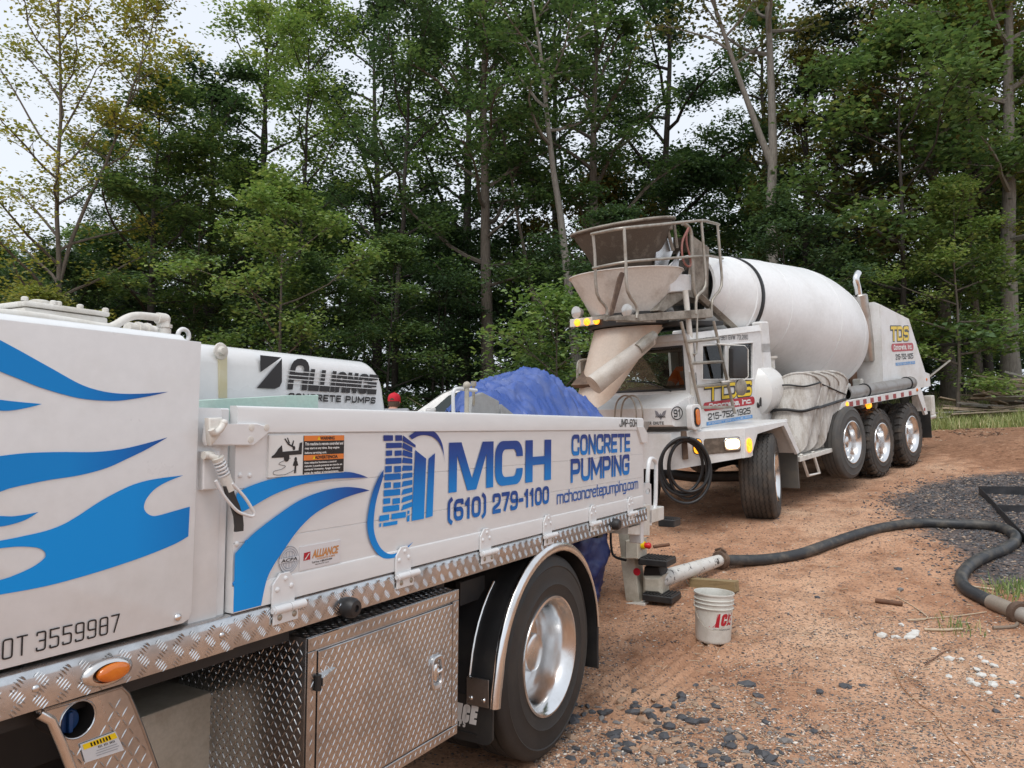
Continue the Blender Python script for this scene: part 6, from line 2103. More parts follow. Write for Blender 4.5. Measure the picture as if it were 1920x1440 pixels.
def mixer_front():
    A = Vector((-6.22, 0, -.58)); C_ = Vector((-5.555, 0, .01))       # wing from centre bumper to corner
    h1 = FM.sh(1396, 803, 0)[1]
    # outline of the bumper seen from above, lower edge climbing to the corners
    st = [(-5.40, .32, -2.46), (-5.555, .275, -2.46), (-6.22, .19, -1.87), (-6.22, .19, -.58), (-5.555, .275, .01), (-5.40, .275, .01)]
    b = B()
    rings = []
    for s, h0, n in st:
        rings.append([(s, h0, n), (s, h1, n), (s + .10, h1, n - (.08 if n > -1 else -.08)), (s + .10, h0, n - (.08 if n > -1 else -.08))])
    b.loft(rings)
    bp = b.obj('front_bumper', MT['mixw'], MX, 25)
    b = B(); b.prism([(-6.18, -.60), (-5.50, -.01), (-4.42, -.01), (-4.42, -.52), (-5.7, -.52), (-5.7, -1.9), (-6.18, -1.9)], h1 - .03, h1 + .012, .004, M=Matrix(((1, 0, 0, 0), (0, 0, 1, 0), (0, 1, 0, 0), (0, 0, 0, 1))))
    b.obj('bumper_deck', MT['mixw'], bp)
    nrm = Vector((C_.z - A.z, 0, -(C_.x - A.x))).normalized()
    if nrm.x > 0: nrm = -nrm
    t = (C_ - A); t.y = 0; t.normalize()
    Mi = FM.M.inverted()
    def hit(px, py):
        o = Mi @ CAMLOC; r = (Mi.to_3x3() @ ray(px, py))
        k = (A - o).dot(nrm) / r.dot(nrm)
        return o + r * k
    Wm = Matrix(((t.x, 0, nrm.x, A.x), (0, 1, 0, 0), (t.z, 0, nrm.z, A.z), (0, 0, 0, 1)))
    Wi = Wm.inverted()
    def W(px, py):
        p = Wi @ hit(px, py); return (p.x, p.y)
    # headlight pocket and lit lamp
    a = W(1321, 852); c = W(1387, 818)
    b = B(); b.prism(rounded(a[0], c[0], a[1], c[1], .03), .002, .010, .003, M=Wm); pk = b.obj('headlight_pocket', mat('dark_brown_recess', (.10, .075, .055), .6, dirt=(.28, .22, .17), dirt_amt=.5, dirt_scale=20), bp)
    a = W(1357, 845); c = W(1387, 819)
    b = B(); b.prism(rounded(a[0], c[0], a[1], c[1], .05), .010, .030, .006, M=Wm); b.obj('lamp_bezel', MT['chrome'], pk)
    b = B(); b.prism(rounded(a[0] + .018, c[0] - .018, a[1] + .016, c[1] - .016, .045), .030, .042, .008, M=Wm); b.obj('headlight', MT['headlight'], pk)
    a = W(1301, 851); c = W(1314, 823)
    b = B(); b.prism(rounded(a[0] - .01, c[0] + .01, a[1] - .01, c[1] + .01, .05), .001, .008, .002, M=Wm); tl = b.obj('lamp_bezel', MT['black'], bp)
    b = B(); b.prism(rounded(a[0], c[0], a[1], c[1], .045), .008, .022, .006, M=Wm); b.obj('amber_lens', MT['amber_on'], tl)
    b = B(); c = W(1281, 816)
    b.prism([(c[0] - .03, c[1] - .28), (c[0] + .03, c[1] - .28), (c[0] + .03, c[1] + .05), (c[0] - .03, c[1] + .05)], .002, .05, M=Wm); b.obj('hose_hook', MT['rust'], bp)
    # coil of hose hanging on the hook
    rs = random.Random(4)
    cz = W(1281, 872)
    k = 0
    P = []
    for i in range(5):
        rx, ry = .27 + rs.uniform(-.05, .05), .36 + rs.uniform(-.06, .04)
        cy = cz[1] - rs.uniform(-.03, .06); cx = cz[0] + rs.uniform(-.04, .04)
        for j in range(28):
            t_ = 2 * PI * j / 28 + PI / 2
            P.append(Wm @ Vector((cx + rx * math.cos(t_), cy + ry * math.sin(t_), .055 + .028 * i + .02 * math.sin(t_ * 2 + i))))
    b = B(); b.tube(crom(P, 2), .019, 8)
    o = b.obj('hose_coil', MT['cable'], None, 60)
    o.matrix_world = FM.M
    tag(o, 'coil of black hose hung on the bumper of the mixer truck', 'hose')
    # near fender: band round the wheel arch, inner liner
    q = MS([(1396, 803), (1475, 789.5), (1500, 848), (1495, 852), (1470, 797), (1420, 813), (1409, 857), (1396, 859)], .012)
    b = B(); b.prism(q, -.03, .012, .004); fd = b.obj('front_fender', MT['mixw'], MX)
    c = FM.sh(1404, 835, .012)
    b = B(); b.prism(rounded(c[0] - .055, c[0] + .055, c[1] - .085, c[1] + .085, .05), .012, .030, .006); b.obj('side_marker', MT['amber_on'], fd)
    top = MS([(1396, 803), (1475, 789.5), (1499, 849)], 0)
    b = B(); b.loft([[(top[0][0], top[0][1] - .015, nn) for nn in (-.02, -.70)] + [(top[0][0], top[0][1] - .04, nn) for nn in (-.70, -.02)], [(top[1][0], top[1][1] - .015, nn) for nn in (-.02, -.70)] + [(top[1][0], top[1][1] - .04, nn) for nn in (-.70, -.02)],
                     [(top[2][0], top[2][1], nn) for nn in (-.02, -.70)] + [(top[2][0] - .03, top[2][1], nn) for nn in (-.70, -.02)]])
    b.obj('fender_top', MT['mixw'], fd)
    b = B(); b.box(-5.45, -4.2, .05, .58, -.74, -.70); b.obj('wheel_arch_liner', MT['dark'], fd)
    q = MS([(1462, 848), (1496, 846), (1508, 905), (1467, 898)], -.1)
    s0 = top[2][0]
    b = B(); b.box(s0 - .03, s0 - .01, -.30, top[2][1], -.55, -.02, .003); b.obj('mud_flap', MT['flap'] if False else mat('grey_dusty_flap', (.10, .095, .085), .8, dirt=(.18, .15, .12), dirt_amt=.6, dirt_scale=4), MX)
    # wheels
    ty = tyre_mesh('tyre', .545, .300, .40, zig=.008, grooves=(.16, .30, .44, .57, .70, .84), seg=96, gd=.010)
    rm = rim_mesh('rim', .300, .12); hb = hub_mesh('hub_cap', .09, .12, .10)
    s, h = FM.sh(1428, 893, -.2)
    wheel(MX, s + .06, h, -.02, (ty, rm, hb, None), MT['rubber_dirty'], Matrix.Rotation(R(22), 4, 'Y'))
    wheel(MX, s + .06, h, -2.38, (ty, rm, hb, None), MT['rubber_dirty'], Matrix.Rotation(R(22), 4, 'Y'), flip=True)
    b = B(); b.tube([(s, h, -.3), (s, h - .05, -1.2), (s, h, -2.1)], .07, 10); b.obj('front_axle', MT['dark'], MX)
mixer_front()

def mixer_rear():
    ty1 = tyre_mesh('tyre', .525, .295, .28, grooves=(.3, .5, .7))
    ty2 = tyre_mesh('tyre', .512, .295, .27, grooves=(.5,), lugs=26, lug_len=.36)
    rm = rim_mesh('rim', .295, .16); hb = hub_mesh('hub_cap', .085, .16, .06)
    rm1 = rim_mesh('rim', .295, .13)
    s1, h1 = FM.sh(1599, 829, .08)
    wheel(MX, s1, h1, .08, (ty1, rm1, hub_mesh('hub_cap', .085, .13, .06), None), mat('grey_dusty_sidewall', (.075, .072, .068), .75, dirt=(.14, .12, .10), dirt_amt=.6, dirt_scale=5, fine=.1))
    wheel(MX, s1, h1, -2.5, (ty1, rm1, None, None), MT['rubber_dirty'], flip=True)
    for s in (-1.33, 0.0):
        wheel(MX, s, 0, 0, (ty2, rm, hb, None), MT['rubber_dirty'])
        wheel(MX, s, 0, -.31, (ty2, None, None, None), MT['rubber_dirty'])
        wheel(MX, s, 0, -2.42, (ty2, rm, hb, None), MT['rubber_dirty'], flip=True)
        wheel(MX, s, 0, -2.11, (ty2, None, None, None), MT['rubber_dirty'], flip=True)
        b = B(); b.tube([(s, 0, -.3), (s, 0, -1.0), (s, 0, -1.2), (s, 0, -1.4), (s, 0, -2.1)], [.08, .08, .2, .08, .08], 12); b.obj('drive_axle', MT['dark'], MX)
    b = B(); b.tube([(s1, h1, -.2), (s1, h1, -2.3)], .06, 10); b.obj('lift_axle', MT['dark'], MX)
    for nn in (-.82, -1.62):
        b = B(); b.box(-5.9, 1.1, .22, .46, nn - .04, nn + .04, .004); b.obj('frame_rail', MT['dark'], MX)
    b = B()
    for s in (-5.2, -3.8, -2.9, -1.9, -.7, .6): b.box(s - .06, s + .06, .26, .42, -1.58, -.86)
    b.box(-4.0, -2.9, -.05, .40, -2.0, -.55, .03); b.box(-4.1, -.6, .42, .52, -1.75, -.70)
    b.obj('frame_cross_members', MT['dark'], MX)
    # rear fender with red and white tape
    F = MS([(1578, 757), (1583, 752), (1725, 727), (1729, 733), (1740, 776), (1735, 778), (1721, 739), (1587, 764), (1574, 822), (1569, 822)], .02)
    b = B(); b.prism(F, -.02, .02, .004); fd = b.obj('rear_fender', MT['mixw'], MX)
    b = B(); b.loft([[(F[1][0], F[1][1] - .01, nn) for nn in (0, -.66)] + [(F[1][0], F[1][1] - .035, nn) for nn in (-.66, 0)], [(F[2][0], F[2][1] - .01, nn) for nn in (0, -.66)] + [(F[2][0], F[2][1] - .035, nn) for nn in (-.66, 0)]])
    b.obj('fender_top', MT['mixw'], fd)
    b = B(); b.loft([[(F[1][0] - .02, F[1][1], nn) for nn in (-.02, -.66)] + [(F[1][0], F[1][1], nn) for nn in (-.66, -.02)], [(F[8][0] - .02, F[8][1], nn) for nn in (-.02, -.66)] + [(F[8][0], F[8][1], nn) for nn in (-.66, -.02)]]); b.obj('fender_front_apron', MT['mixw'], fd)
    b = B(); b.box(F[1][0] + .1, F[3][0], .2, F[1][1] - .05, -.70, -.66); b.obj('wheel_arch_liner', MT['dark'], fd)
    red = mat('red_reflective_tape', (.30, .03, .03), .4)
    for i in range(9):
        f = (i + .55) / 9.6
        x = 1590 + (1722 - 1590) * (f ** 1.08); y = 758.5 + (734.5 - 758.5) * f ** 1.08
        c = FM.sh(x, y, .02); b = B(); b.box(c[0] - .062, c[0] + .062, c[1] - .036, c[1] + .036, .018, .0235); b.obj('red_tape', red, fd, 0)
    for (x0, y0, x1, y1) in ((1575, 790, 1580, 770), (1571, 818, 1574, 802), (1732, 765, 1735, 770)):
        c = FM.sh((x0 + x1) / 2, (y0 + y1) / 2, .02); d = FM.sh(x1, y1, .02)[1] - FM.sh(x0, y0, .02)[1]
        b = B(); b.box(c[0] - .03, c[0] + .03, c[1] - abs(d) / 2, c[1] + abs(d) / 2, .018, .0235); b.obj('red_tape', red, fd, 0)
    for (px, py, m, r_) in ((1588, 758, 'amber_on', .035), (1719, 731, 'amber_off', .03)):
        c = FM.sh(px, py, .02); b = B(); b.lathe([(r_, 0), (r_, .012), (r_ * .6, .02), (0, .021)], 12, Matrix.Translation((c[0], c[1], .02))); b.obj('marker_light', MT[m], fd, 40)
    c = FM.sh(1626, 760, -.15)
    b = B(); b.lathe([(.055, 0), (.055, .03), (.035, .06), (0, .065)], 14, Matrix.Translation((c[0], c[1], -.15))); b.obj('amber_lamp', MT['amber_on'], MX, 40)
    b = B(); b.box(c[0] - .2, c[0] + .16, c[1] - .02, c[1] + .12, -.30, -.16, .02); b.obj('lamp_bracket', MT['concrete_steel'], MX); b = B(); b.tube([(c[0] + .5, c[1] - .10, -.25), (c[0] + .62, c[1] + .06, -.25)], .05, 8); b.obj('brake_chamber', MT['concrete_steel'], MX, 40)
    q = MS([(1733, 778), (1741, 776), (1743, 818), (1731, 820)], -.1)
    b = B(); b.box(q[0][0] + .12, q[0][0] + .14, q[2][1] - .02, q[0][1] + .06, -.62, -.04, .002); b.obj('mud_flap', MT['flap'], MX)
    c = FM.sh(1738, 783, -.35); b = B(); b.tube([(c[0] - .2, c[1], -.35), (c[0] + .38, c[1], -.35)], .05, 10); b.box(c[0] - .15, c[0] + .02, c[1] + .06, c[1] + .42, -.55, -.2, .01); b.obj('rear_pin', MT['white_old'], MX)
    # pipe carried on the fender
    p0 = L3(1584, 739, -.14); p1 = L3(1706, 718, -.14)
    b = B()
    d = (p1 - p0); Lp = d.length; rot = d.to_track_quat('Z', 'Y').to_matrix().to_4x4()
    Mp = Matrix.Translation(p0) @ rot
    b.lathe([(.100, .02), (.100, Lp), (.112, Lp + .002), (.112, Lp + .03), (.085, Lp + .03), (.085, Lp * .5)], 24, Mp)
    b.lathe([(.100, .02), (.112, .0), (.092, 0.0), (.086, .3), (.086, Lp * .5)], 24, Mp)
    pp = b.obj('steel_pipe', MT['greypipe'], None, 40); pp.matrix_world = FM.M
    tag(pp, 'grey steel pipe strapped on top of the rear fender of the mixer', 'pipe')
    for f in (.26, .93):
        b = B(); c = p0.lerp(p1, f); dn = d.normalized(); e1 = dn.orthogonal().normalized(); e2 = dn.cross(e1)
        b.tube([c + (e1 * math.cos(2 * PI * i / 20) + e2 * math.sin(2 * PI * i / 20)) * .108 for i in range(20)], .012, 6, closed=True); b.obj('pipe_strap', MT['cable'], MX, 60)
    for f in (.2, .9):
        b = B(); c = p0.lerp(p1, f); b.box(c.x - .03, c.x + .03, c.y - .16, c.y - .08, c.z - .1, c.z + .1)
        b.obj('pipe_saddle', MT['dark'], MX)
    # engine hood at the back
    N0, N1 = -.28, -2.14
    q = MS([(1651, 571), (1704, 598), (1735, 698), (1743, 701), (1745, 724), (1657, 739)], N0)
    q[0] = (q[0][0], q[0][1])
    b = B()
    top = .10
    rings = []
    for nn, ins in ((N0 - .0, 0), (N1, 0)):
        rings.append([(p[0], p[1], nn) for p in q])
    inner = [[(p[0] + (.05 if i in (0, 5) else -.05 if i in (2, 3, 4) else 0), p[1] + (.06 if i in (0, 1) else 0), nn) for i, p in enumerate(q)] for nn in (N0 - .12, N1 + .12)]
    b.loft([rings[0], inner[0], inner[1], rings[1]])
    hd = b.obj('engine_hood', MT['mixw'], MX, 25)
    logo(hd, N0, (1669, 1704, 612, 639), (1671, 1712.5, 643.5, 658.5), (1679, 1712, 663, 673.5), (1679, 1715.5, 678.5, 684))
    # front of the hood: frame with dark grille
    s0 = q[0][0]
    b = B(); G0 = across(s0 - .005)
    hh0, hh1 = q[5][1], q[0][1]
    panel(b, [(N1 + .1, hh0), (N0 - .02, hh0), (N0 - .02, hh1 + .0), (N1 + .1, hh1)], [rounded(N1 + .35, N0 - .22, hh0 + .25, hh1 - .22, .10, 3)], -.03, .02, G0); b.obj('grille_frame', MT['mixw'], hd, 30)
    b = B()
    for i in range(14): 
        y = hh0 + .27 + (hh1 - hh0 - .5) * i / 13
        b.box(s0 + .03, s0 + .05, y, y + .04, N1 + .33, N0 - .2)
    b.obj('grille_slats', MT['dark'], hd, 0)
    # rear foot of hood
    c = FM.sh(1741, 706, N0); b = B(); b.lathe([(.03, 0), (.02, .014), (0, .015)], 10, Matrix.Translation((c[0] - .12, c[1] - .05, N0))); b.obj('marker_light', MT['amber_off'], hd, 40)
    b = B(); b.tube([L3(1742, 707, -.6), L3(1781, 676, -.6)], .022, 6); b.obj('whip_rod', MT['steel_rail'], MX, 60)
    # exhaust
    e0 = L3(1628, 676, -.55); e1 = L3(1612, 552, -.55)
    d = (e1 - e0); Le = d.length; Mp = Matrix.Translation(e0) @ d.to_track_quat('Z', 'Y').to_matrix().to_4x4()
    b = B(); b.lathe([(0, 0), (.13, 0), (.135, .02), (.125, Le * .5), (.12, Le - .02), (.10, Le), (0, Le)], 20, Mp); ex = b.obj('muffler_shield', mat('heat_stained_aluminium', (.50, .48, .45), .35, .9, dirt=(.28, .22, .17), dirt_amt=.6, dirt_scale=6, speck=((.02, .02, .02), 22), speck_lo=.72), MX, 40)
    b = B(); P = [L3(x, y, -.55) for x, y in ((1611, 560), (1608, 540), (1605, 528), (1605, 520), (1609, 512))]
    b.tube(crom(P, 4), .058, 12, caps=False); b.tube(crom(P, 4), .052, 12, caps=True); b.obj('exhaust_pipe', MT['chrome'], ex, 50)
    b = B(); b.tube([L3(1605, 555, -.55), L3(1600, 556, -.9)], .02, 6); b.obj('exhaust_bracket', MT['dark'], ex)
    # drum drive and pedestal behind the drum
    b = B(); b.box(-.62, -.36, .5, 1.5, -1.7, -.7, .03); b.tube([(-.9, 1.62, -1.2), (-.45, 1.55, -1.2)], .30, 16); b.obj('drum_pedestal', mat('rusty_orange_brown_casting', (.16, .08, .045), .7, dirt=(.30, .20, .13), dirt_amt=.6, dirt_scale=8), MX)
    b = B(); b.box(-1.35, -1.15, .5, .95, -1.9, -.5, .02); b.box(-.72, -.62, .5, 1.0, -.66, -.5, .02); b.obj('drum_cradle', MT['white_old'], MX)
mixer_rear()

def mixer_drum():
    A = Vector((-4.75, 2.46, -1.2)); E = Vector((-.25, 1.57, -1.2))
    d = E - A; L = d.length
    M = Matrix.Translation(A) @ d.to_track_quat('Z', 'Y').to_matrix().to_4x4()
    kp = [(0, .47), (.02, .50), (.10, .565), (.195, .665), (.30, .77), (.55, .965), (.62, 1.005), (.70, 1.025), (.78, 1.005), (.86, .93), (.93, .80), (.975, .68), (1.0, .60)]
    def rad(t):
        for (a, ra), (c, rc) in zip(kp, kp[1:]):
            if a <= t <= c: return ra + (rc - ra) * (t - a) / (c - a)
        return kp[-1][1]
    def rs(t):
        return (rad(max(0, t - .02)) + rad(t) * 2 + rad(min(1, t + .02))) / 4
    prof = [(.40, L * .06), (.44, 0.0)]
    for i in range(0, 61):
        t = i / 60
        prof.append((rs(t), t * L))
    prof += [(.55, L + .01), (.30, L + .06), (0, L + .06)]
    b = B(); b.lathe(prof, 72, M)
    dr = b.obj('mixing_drum', MT['drum'], MX, 30)
    def ring(name, t, w_, extra, m):
        b = B(); z = t * L
        b.lathe([(rs(t - w_ / L / 2) + .001, z - w_ / 2), (rs(t) + extra, z - w_ / 2 + .004), (rs(t) + extra + .002, z + w_ / 2 - .004), (rs(t + w_ / L / 2) + .001, z + w_ / 2)], 72, M)
        return b.obj(name, m, dr, 40)
    ring('black_track_ring', .200, .055, .022, MT['cable'])
    ring('track_flange', .178, .05, .016, MT['drum'])
    for t in (.06, .335, .60, .80, .945): ring('weld_seam', t, .014, .005, MT['drum'])
    # flange seams running along the shell
    for k, (t0, t1, a) in enumerate(((.21, .335, .25), (.6, .8, .5), (.8, .94, 1.0))):
        b = B(); b.tube([M @ Vector((rs(t0 + (t1 - t0) * i / 8) * math.cos(a), rs(t0 + (t1 - t0) * i / 8) * math.sin(a), L * (t0 + (t1 - t0) * i / 8))) for i in range(9)], .006, 5); b.obj('weld_seam', MT['drum'], dr, 60)
    # roller frame ahead of the ring
    b = B()
    c = A + d * .2
    b.box(-4.02, -3.78, .5, 1.95, -1.95, -1.75, .02); b.box(-4.02, -3.78, .5, 1.95, -.65, -.5, .02)
    b.box(-4.02, -3.78, 1.50, 1.66, -1.95, -.5, .02)
    b.obj('front_pedestal', MT['mixw'], MX)
mixer_drum()

def mixer_hopper():
    cs, cn = -6.05, -1.2
    UP = Matrix(((1, 0, 0, cs), (0, 0, 1, 0), (0, -1, 0, cn), (0, 0, 0, 1)))    # lathe axis up
    tilt = Matrix.Translation((cs, 0, cn)) @ Matrix.Rotation(R(-6), 4, 'Z') @ Matrix.Translation((-cs, 0, -cn))
    hr = FM.sh(1158, 428, cn)[1]
    Mh = Matrix.Translation((0, hr, 0)) @ UP
    Mh = Matrix.Translation((cs, hr, cn)) @ Matrix.Rotation(R(7), 4, 'Z') @ Matrix.Rotation(R(-90), 4, 'X')
    b = B(); b.lathe([(.63, -.01), (.655, .0), (.655, .03), (.63, .03), (.60, -.06), (.50, -.25), (.40, -.48), (.30, -.66), (.29, -.66), (.39, -.47), (.48, -.26), (.585, -.06), (.62, .0)], 48, Mh)
    hp = b.obj('charge_hopper', MT['hopper_in'], MX, 40)
    b = B(); b.tube([Mh @ Vector((.648 * math.cos(R(360 * i / 40)), .648 * math.sin(R(360 * i / 40)), .02)) for i in range(40)], .016, 8, closed=True); b.obj('hopper_rim', MT['concrete_steel'], hp, 60)
    # collector: white flared bowl open to the front
    ht = FM.sh(1165, 516, cn)[1]; hb = FM.sh(1165, 590, cn)[1]
    Mb = Matrix.Translation((cs, hb, cn)) @ Matrix.Rotation(R(-90), 4, 'X')
    H = ht - hb
    b = B(); b.lathe([(.46, 0), (.55, H * .4), (.70, H), (.715, H), (.715, H + .012), (.69, H + .012), (.54, H * .42), (.44, .01)], 40, Mb)
    cb = b.obj('collector_bowl', mat('white_bowl_stained_with_cement', (.70, .67, .62), .55, dirt=(.26, .19, .13), dirt_amt=.6, dirt_scale=2.6, lo=.48, hi=.72, fine=.1, speck=((.2, .15, .1), 34), speck_lo=.7), MX, 40)
    b = B(); b.lathe([(.47, -.16), (.52, -.15), (.52, -.05), (.47, 0), (.2, 0)], 36, Mb); b.lathe([(.50, -.10), (.50, -.06), (.4, -.06), (.4, -.10), (.50, -.10)], 36, Mb); b.obj('turntable_ring', MT['dark'], cb, 30)
    # rusty support behind the bowl, plates between hopper and drum
    b = B()
    b.prism(MS([(1160, 520), (1165, 510), (1172, 512), (1150, 590), (1143, 592)], -.62), -.64, -.62)
    b.obj('bowl_rib', MT['rust'], cb)
    b = B(); b.loft([[(-5.35, 2.30, -.80), (-5.35, 2.30, -1.6), (-5.35, 3.05, -1.75), (-5.35, 3.05, -.65)], [(-4.75, 2.25, -.85), (-4.75, 2.25, -1.55), (-4.80, 2.95, -1.65), (-4.80, 2.95, -.75)]], caps=False)
    b.obj('drum_mouth_guard', MT['concrete_steel'], MX)
    b = B(); q = MS([(1232, 450), (1262, 445), (1262, 470), (1248, 508), (1228, 500)], -.75); b.prism(q, -.77, -.75); q = MS([(1252, 512), (1275, 470), (1272, 500), (1256, 530)], -.62); b.prism(q, -.64, -.62)
    b.obj('splash_plates', MT['alu'], MX)
    b = B(); q = MS([(1253, 512), (1297, 515), (1297, 545), (1258, 548)], -.60); b.prism(q, -.75, -.60, .01); b.obj('hopper_bracket', MT['mixw'], MX)
    b = B(); q = MS([(1255, 545), (1300, 548), (1245, 585), (1232, 582)], -.65); b.prism(q, -1.6, -.65, .01); b.obj('bowl_bracket', MT['concrete_steel'], MX)
    # actuator by the hopper top
    b = B(); P0 = L3(1246, 415, -.70); b.box(P0.x - .10, P0.x + .12, P0.y - .10, P0.y + .05, -.76, -.66, .01)
    b.tube([L3(1250, 425, -.72), L3(1262, 470, -.72)], .022, 8); b.tube([L3(1264, 420, -.66), L3(1270, 465, -.66)], .018, 8)
    b.obj('hopper_lift', MT['concrete_steel'], MX, 40)
    b = B(); b.tube(crom([L3(*m1(x, y), -.5) for x, y in ((1205, 180), (1180, 230), (1150, 300), (1145, 400), (1165, 490), (1200, 525), (1225, 510), (1215, 430), (1190, 330), (1185, 250), (1200, 200))], 4), .014, 6)
    o = b.obj('red_wash_hose', MT['redhose'], None, 60); o.matrix_world = FM.M
    tag(o, 'faded red wash hose looped beside the charge hopper of the mixer', 'hose')
    # swivel chute: pinkish body under the turntable, running down to the pump hopper
    top_c = Vector((cs, hb - .17, cn))
    end = Vector((*FM.sh(1122, 735, -1.32), -1.32))
    b = B()
    rings = []
    for i in range(11):
        f = i / 10
        c = top_c.lerp(end, f)
        r0 = .44 * (1 - f) + .29 * f
        rings.append([(c.x + r0 * (1 + .0 * f) * math.cos(t), c.y + .0 + (.22 * f * math.cos(t)), c.z + r0 * math.sin(t)) for t in [2 * PI * k / 28 for k in range(28)]])
    b.loft(rings, caps=False)
    ch = b.obj('swivel_chute', MT['chutepaint'], MX, 40)
    a0 = L3(1221, 636, -.62); a1 = L3(1113, 722, -.95)
    b = B(); b.tube([a0, a0.lerp(a1, .12), a0.lerp(a1, .5), a1], [.075, .085, .105, .12], 14); b.obj('chute_side_tube', mat('dirty_pale_chute_tube', (.55, .50, .44), .5, dirt=(.34, .27, .20), dirt_amt=.6, dirt_scale=5, fine=.1, speck=((.25, .2, .15), 30), speck_lo=.68), ch, 50)
    b = B(); b.tube([L3(1226, 628, -.62), L3(1214, 640, -.62), L3(1196, 655, -.66)], [.055, .08, .07], 8); b.obj('chute_pivot', MT['steel_rail'], ch, 50)
    b = B(); e0 = L3(1150, 700, -1.9); 
    b.prism(MS([(1076, 722), (1104, 690), (1108, 700), (1085, 728)], -1.5), -1.55, -1.2); b.obj('chute_lip', MT['rust'], ch)
    b = B(); b.tube(crom([L3(x, y, -1.6) for x, y in ((1083, 715), (1083, 690), (1086, 677), (1100, 674), (1106, 676))], 3), .016, 6); q = MS([(1089, 700), (1099, 700), (1099, 676), (1089, 678)], -1.62); b.prism(q, -1.66, -1.62); b.obj('chute_handle', MT['steel_rail'], ch, 50)
    # light bar
    sL = cs - .45
    p = [FM.hn(x, y, sL) for x, y in ((1076, 614), (1127, 608), (1127, 593), (1076, 599))]
    b = B(); b.prism([(nn, hh) for hh, nn in p], 0, .08, .006, M=across(sL)); lb = b.obj('light_bar', MT['white_old'], MX)
    for x, y in ((1083, 605), (1101, 603.5), (1119, 601.5)):
        hh, nn = FM.hn(x, y, sL - .08)
        b = B(); b.lathe([(.045, 0), (.045, .016), (.028, .026), (0, .028)], 16, Matrix.Translation((sL - .08, hh, nn)) @ Matrix.Rotation(R(-90), 4, 'Y')); b.obj('amber_lamp', MT['amber_on'], lb, 40)
    for x, y in ((1080, 586), (1175, 582)):
        hh, nn = FM.hn(x, y, sL - .05)
        b = B(); b.lathe([(0, -.10), (.05, -.09), (.075, -.02), (.078, 0), (.07, .004), (0, .012)], 18, Matrix.Translation((sL - .05, hh, nn)) @ Matrix.Rotation(R(-90), 4, 'Y')); b.tube([(sL, hh, nn), (sL + .1, hh - .1, nn)], .012, 6); b.obj('work_lamp', MT['lens_clear'], MX, 40)
mixer_hopper()

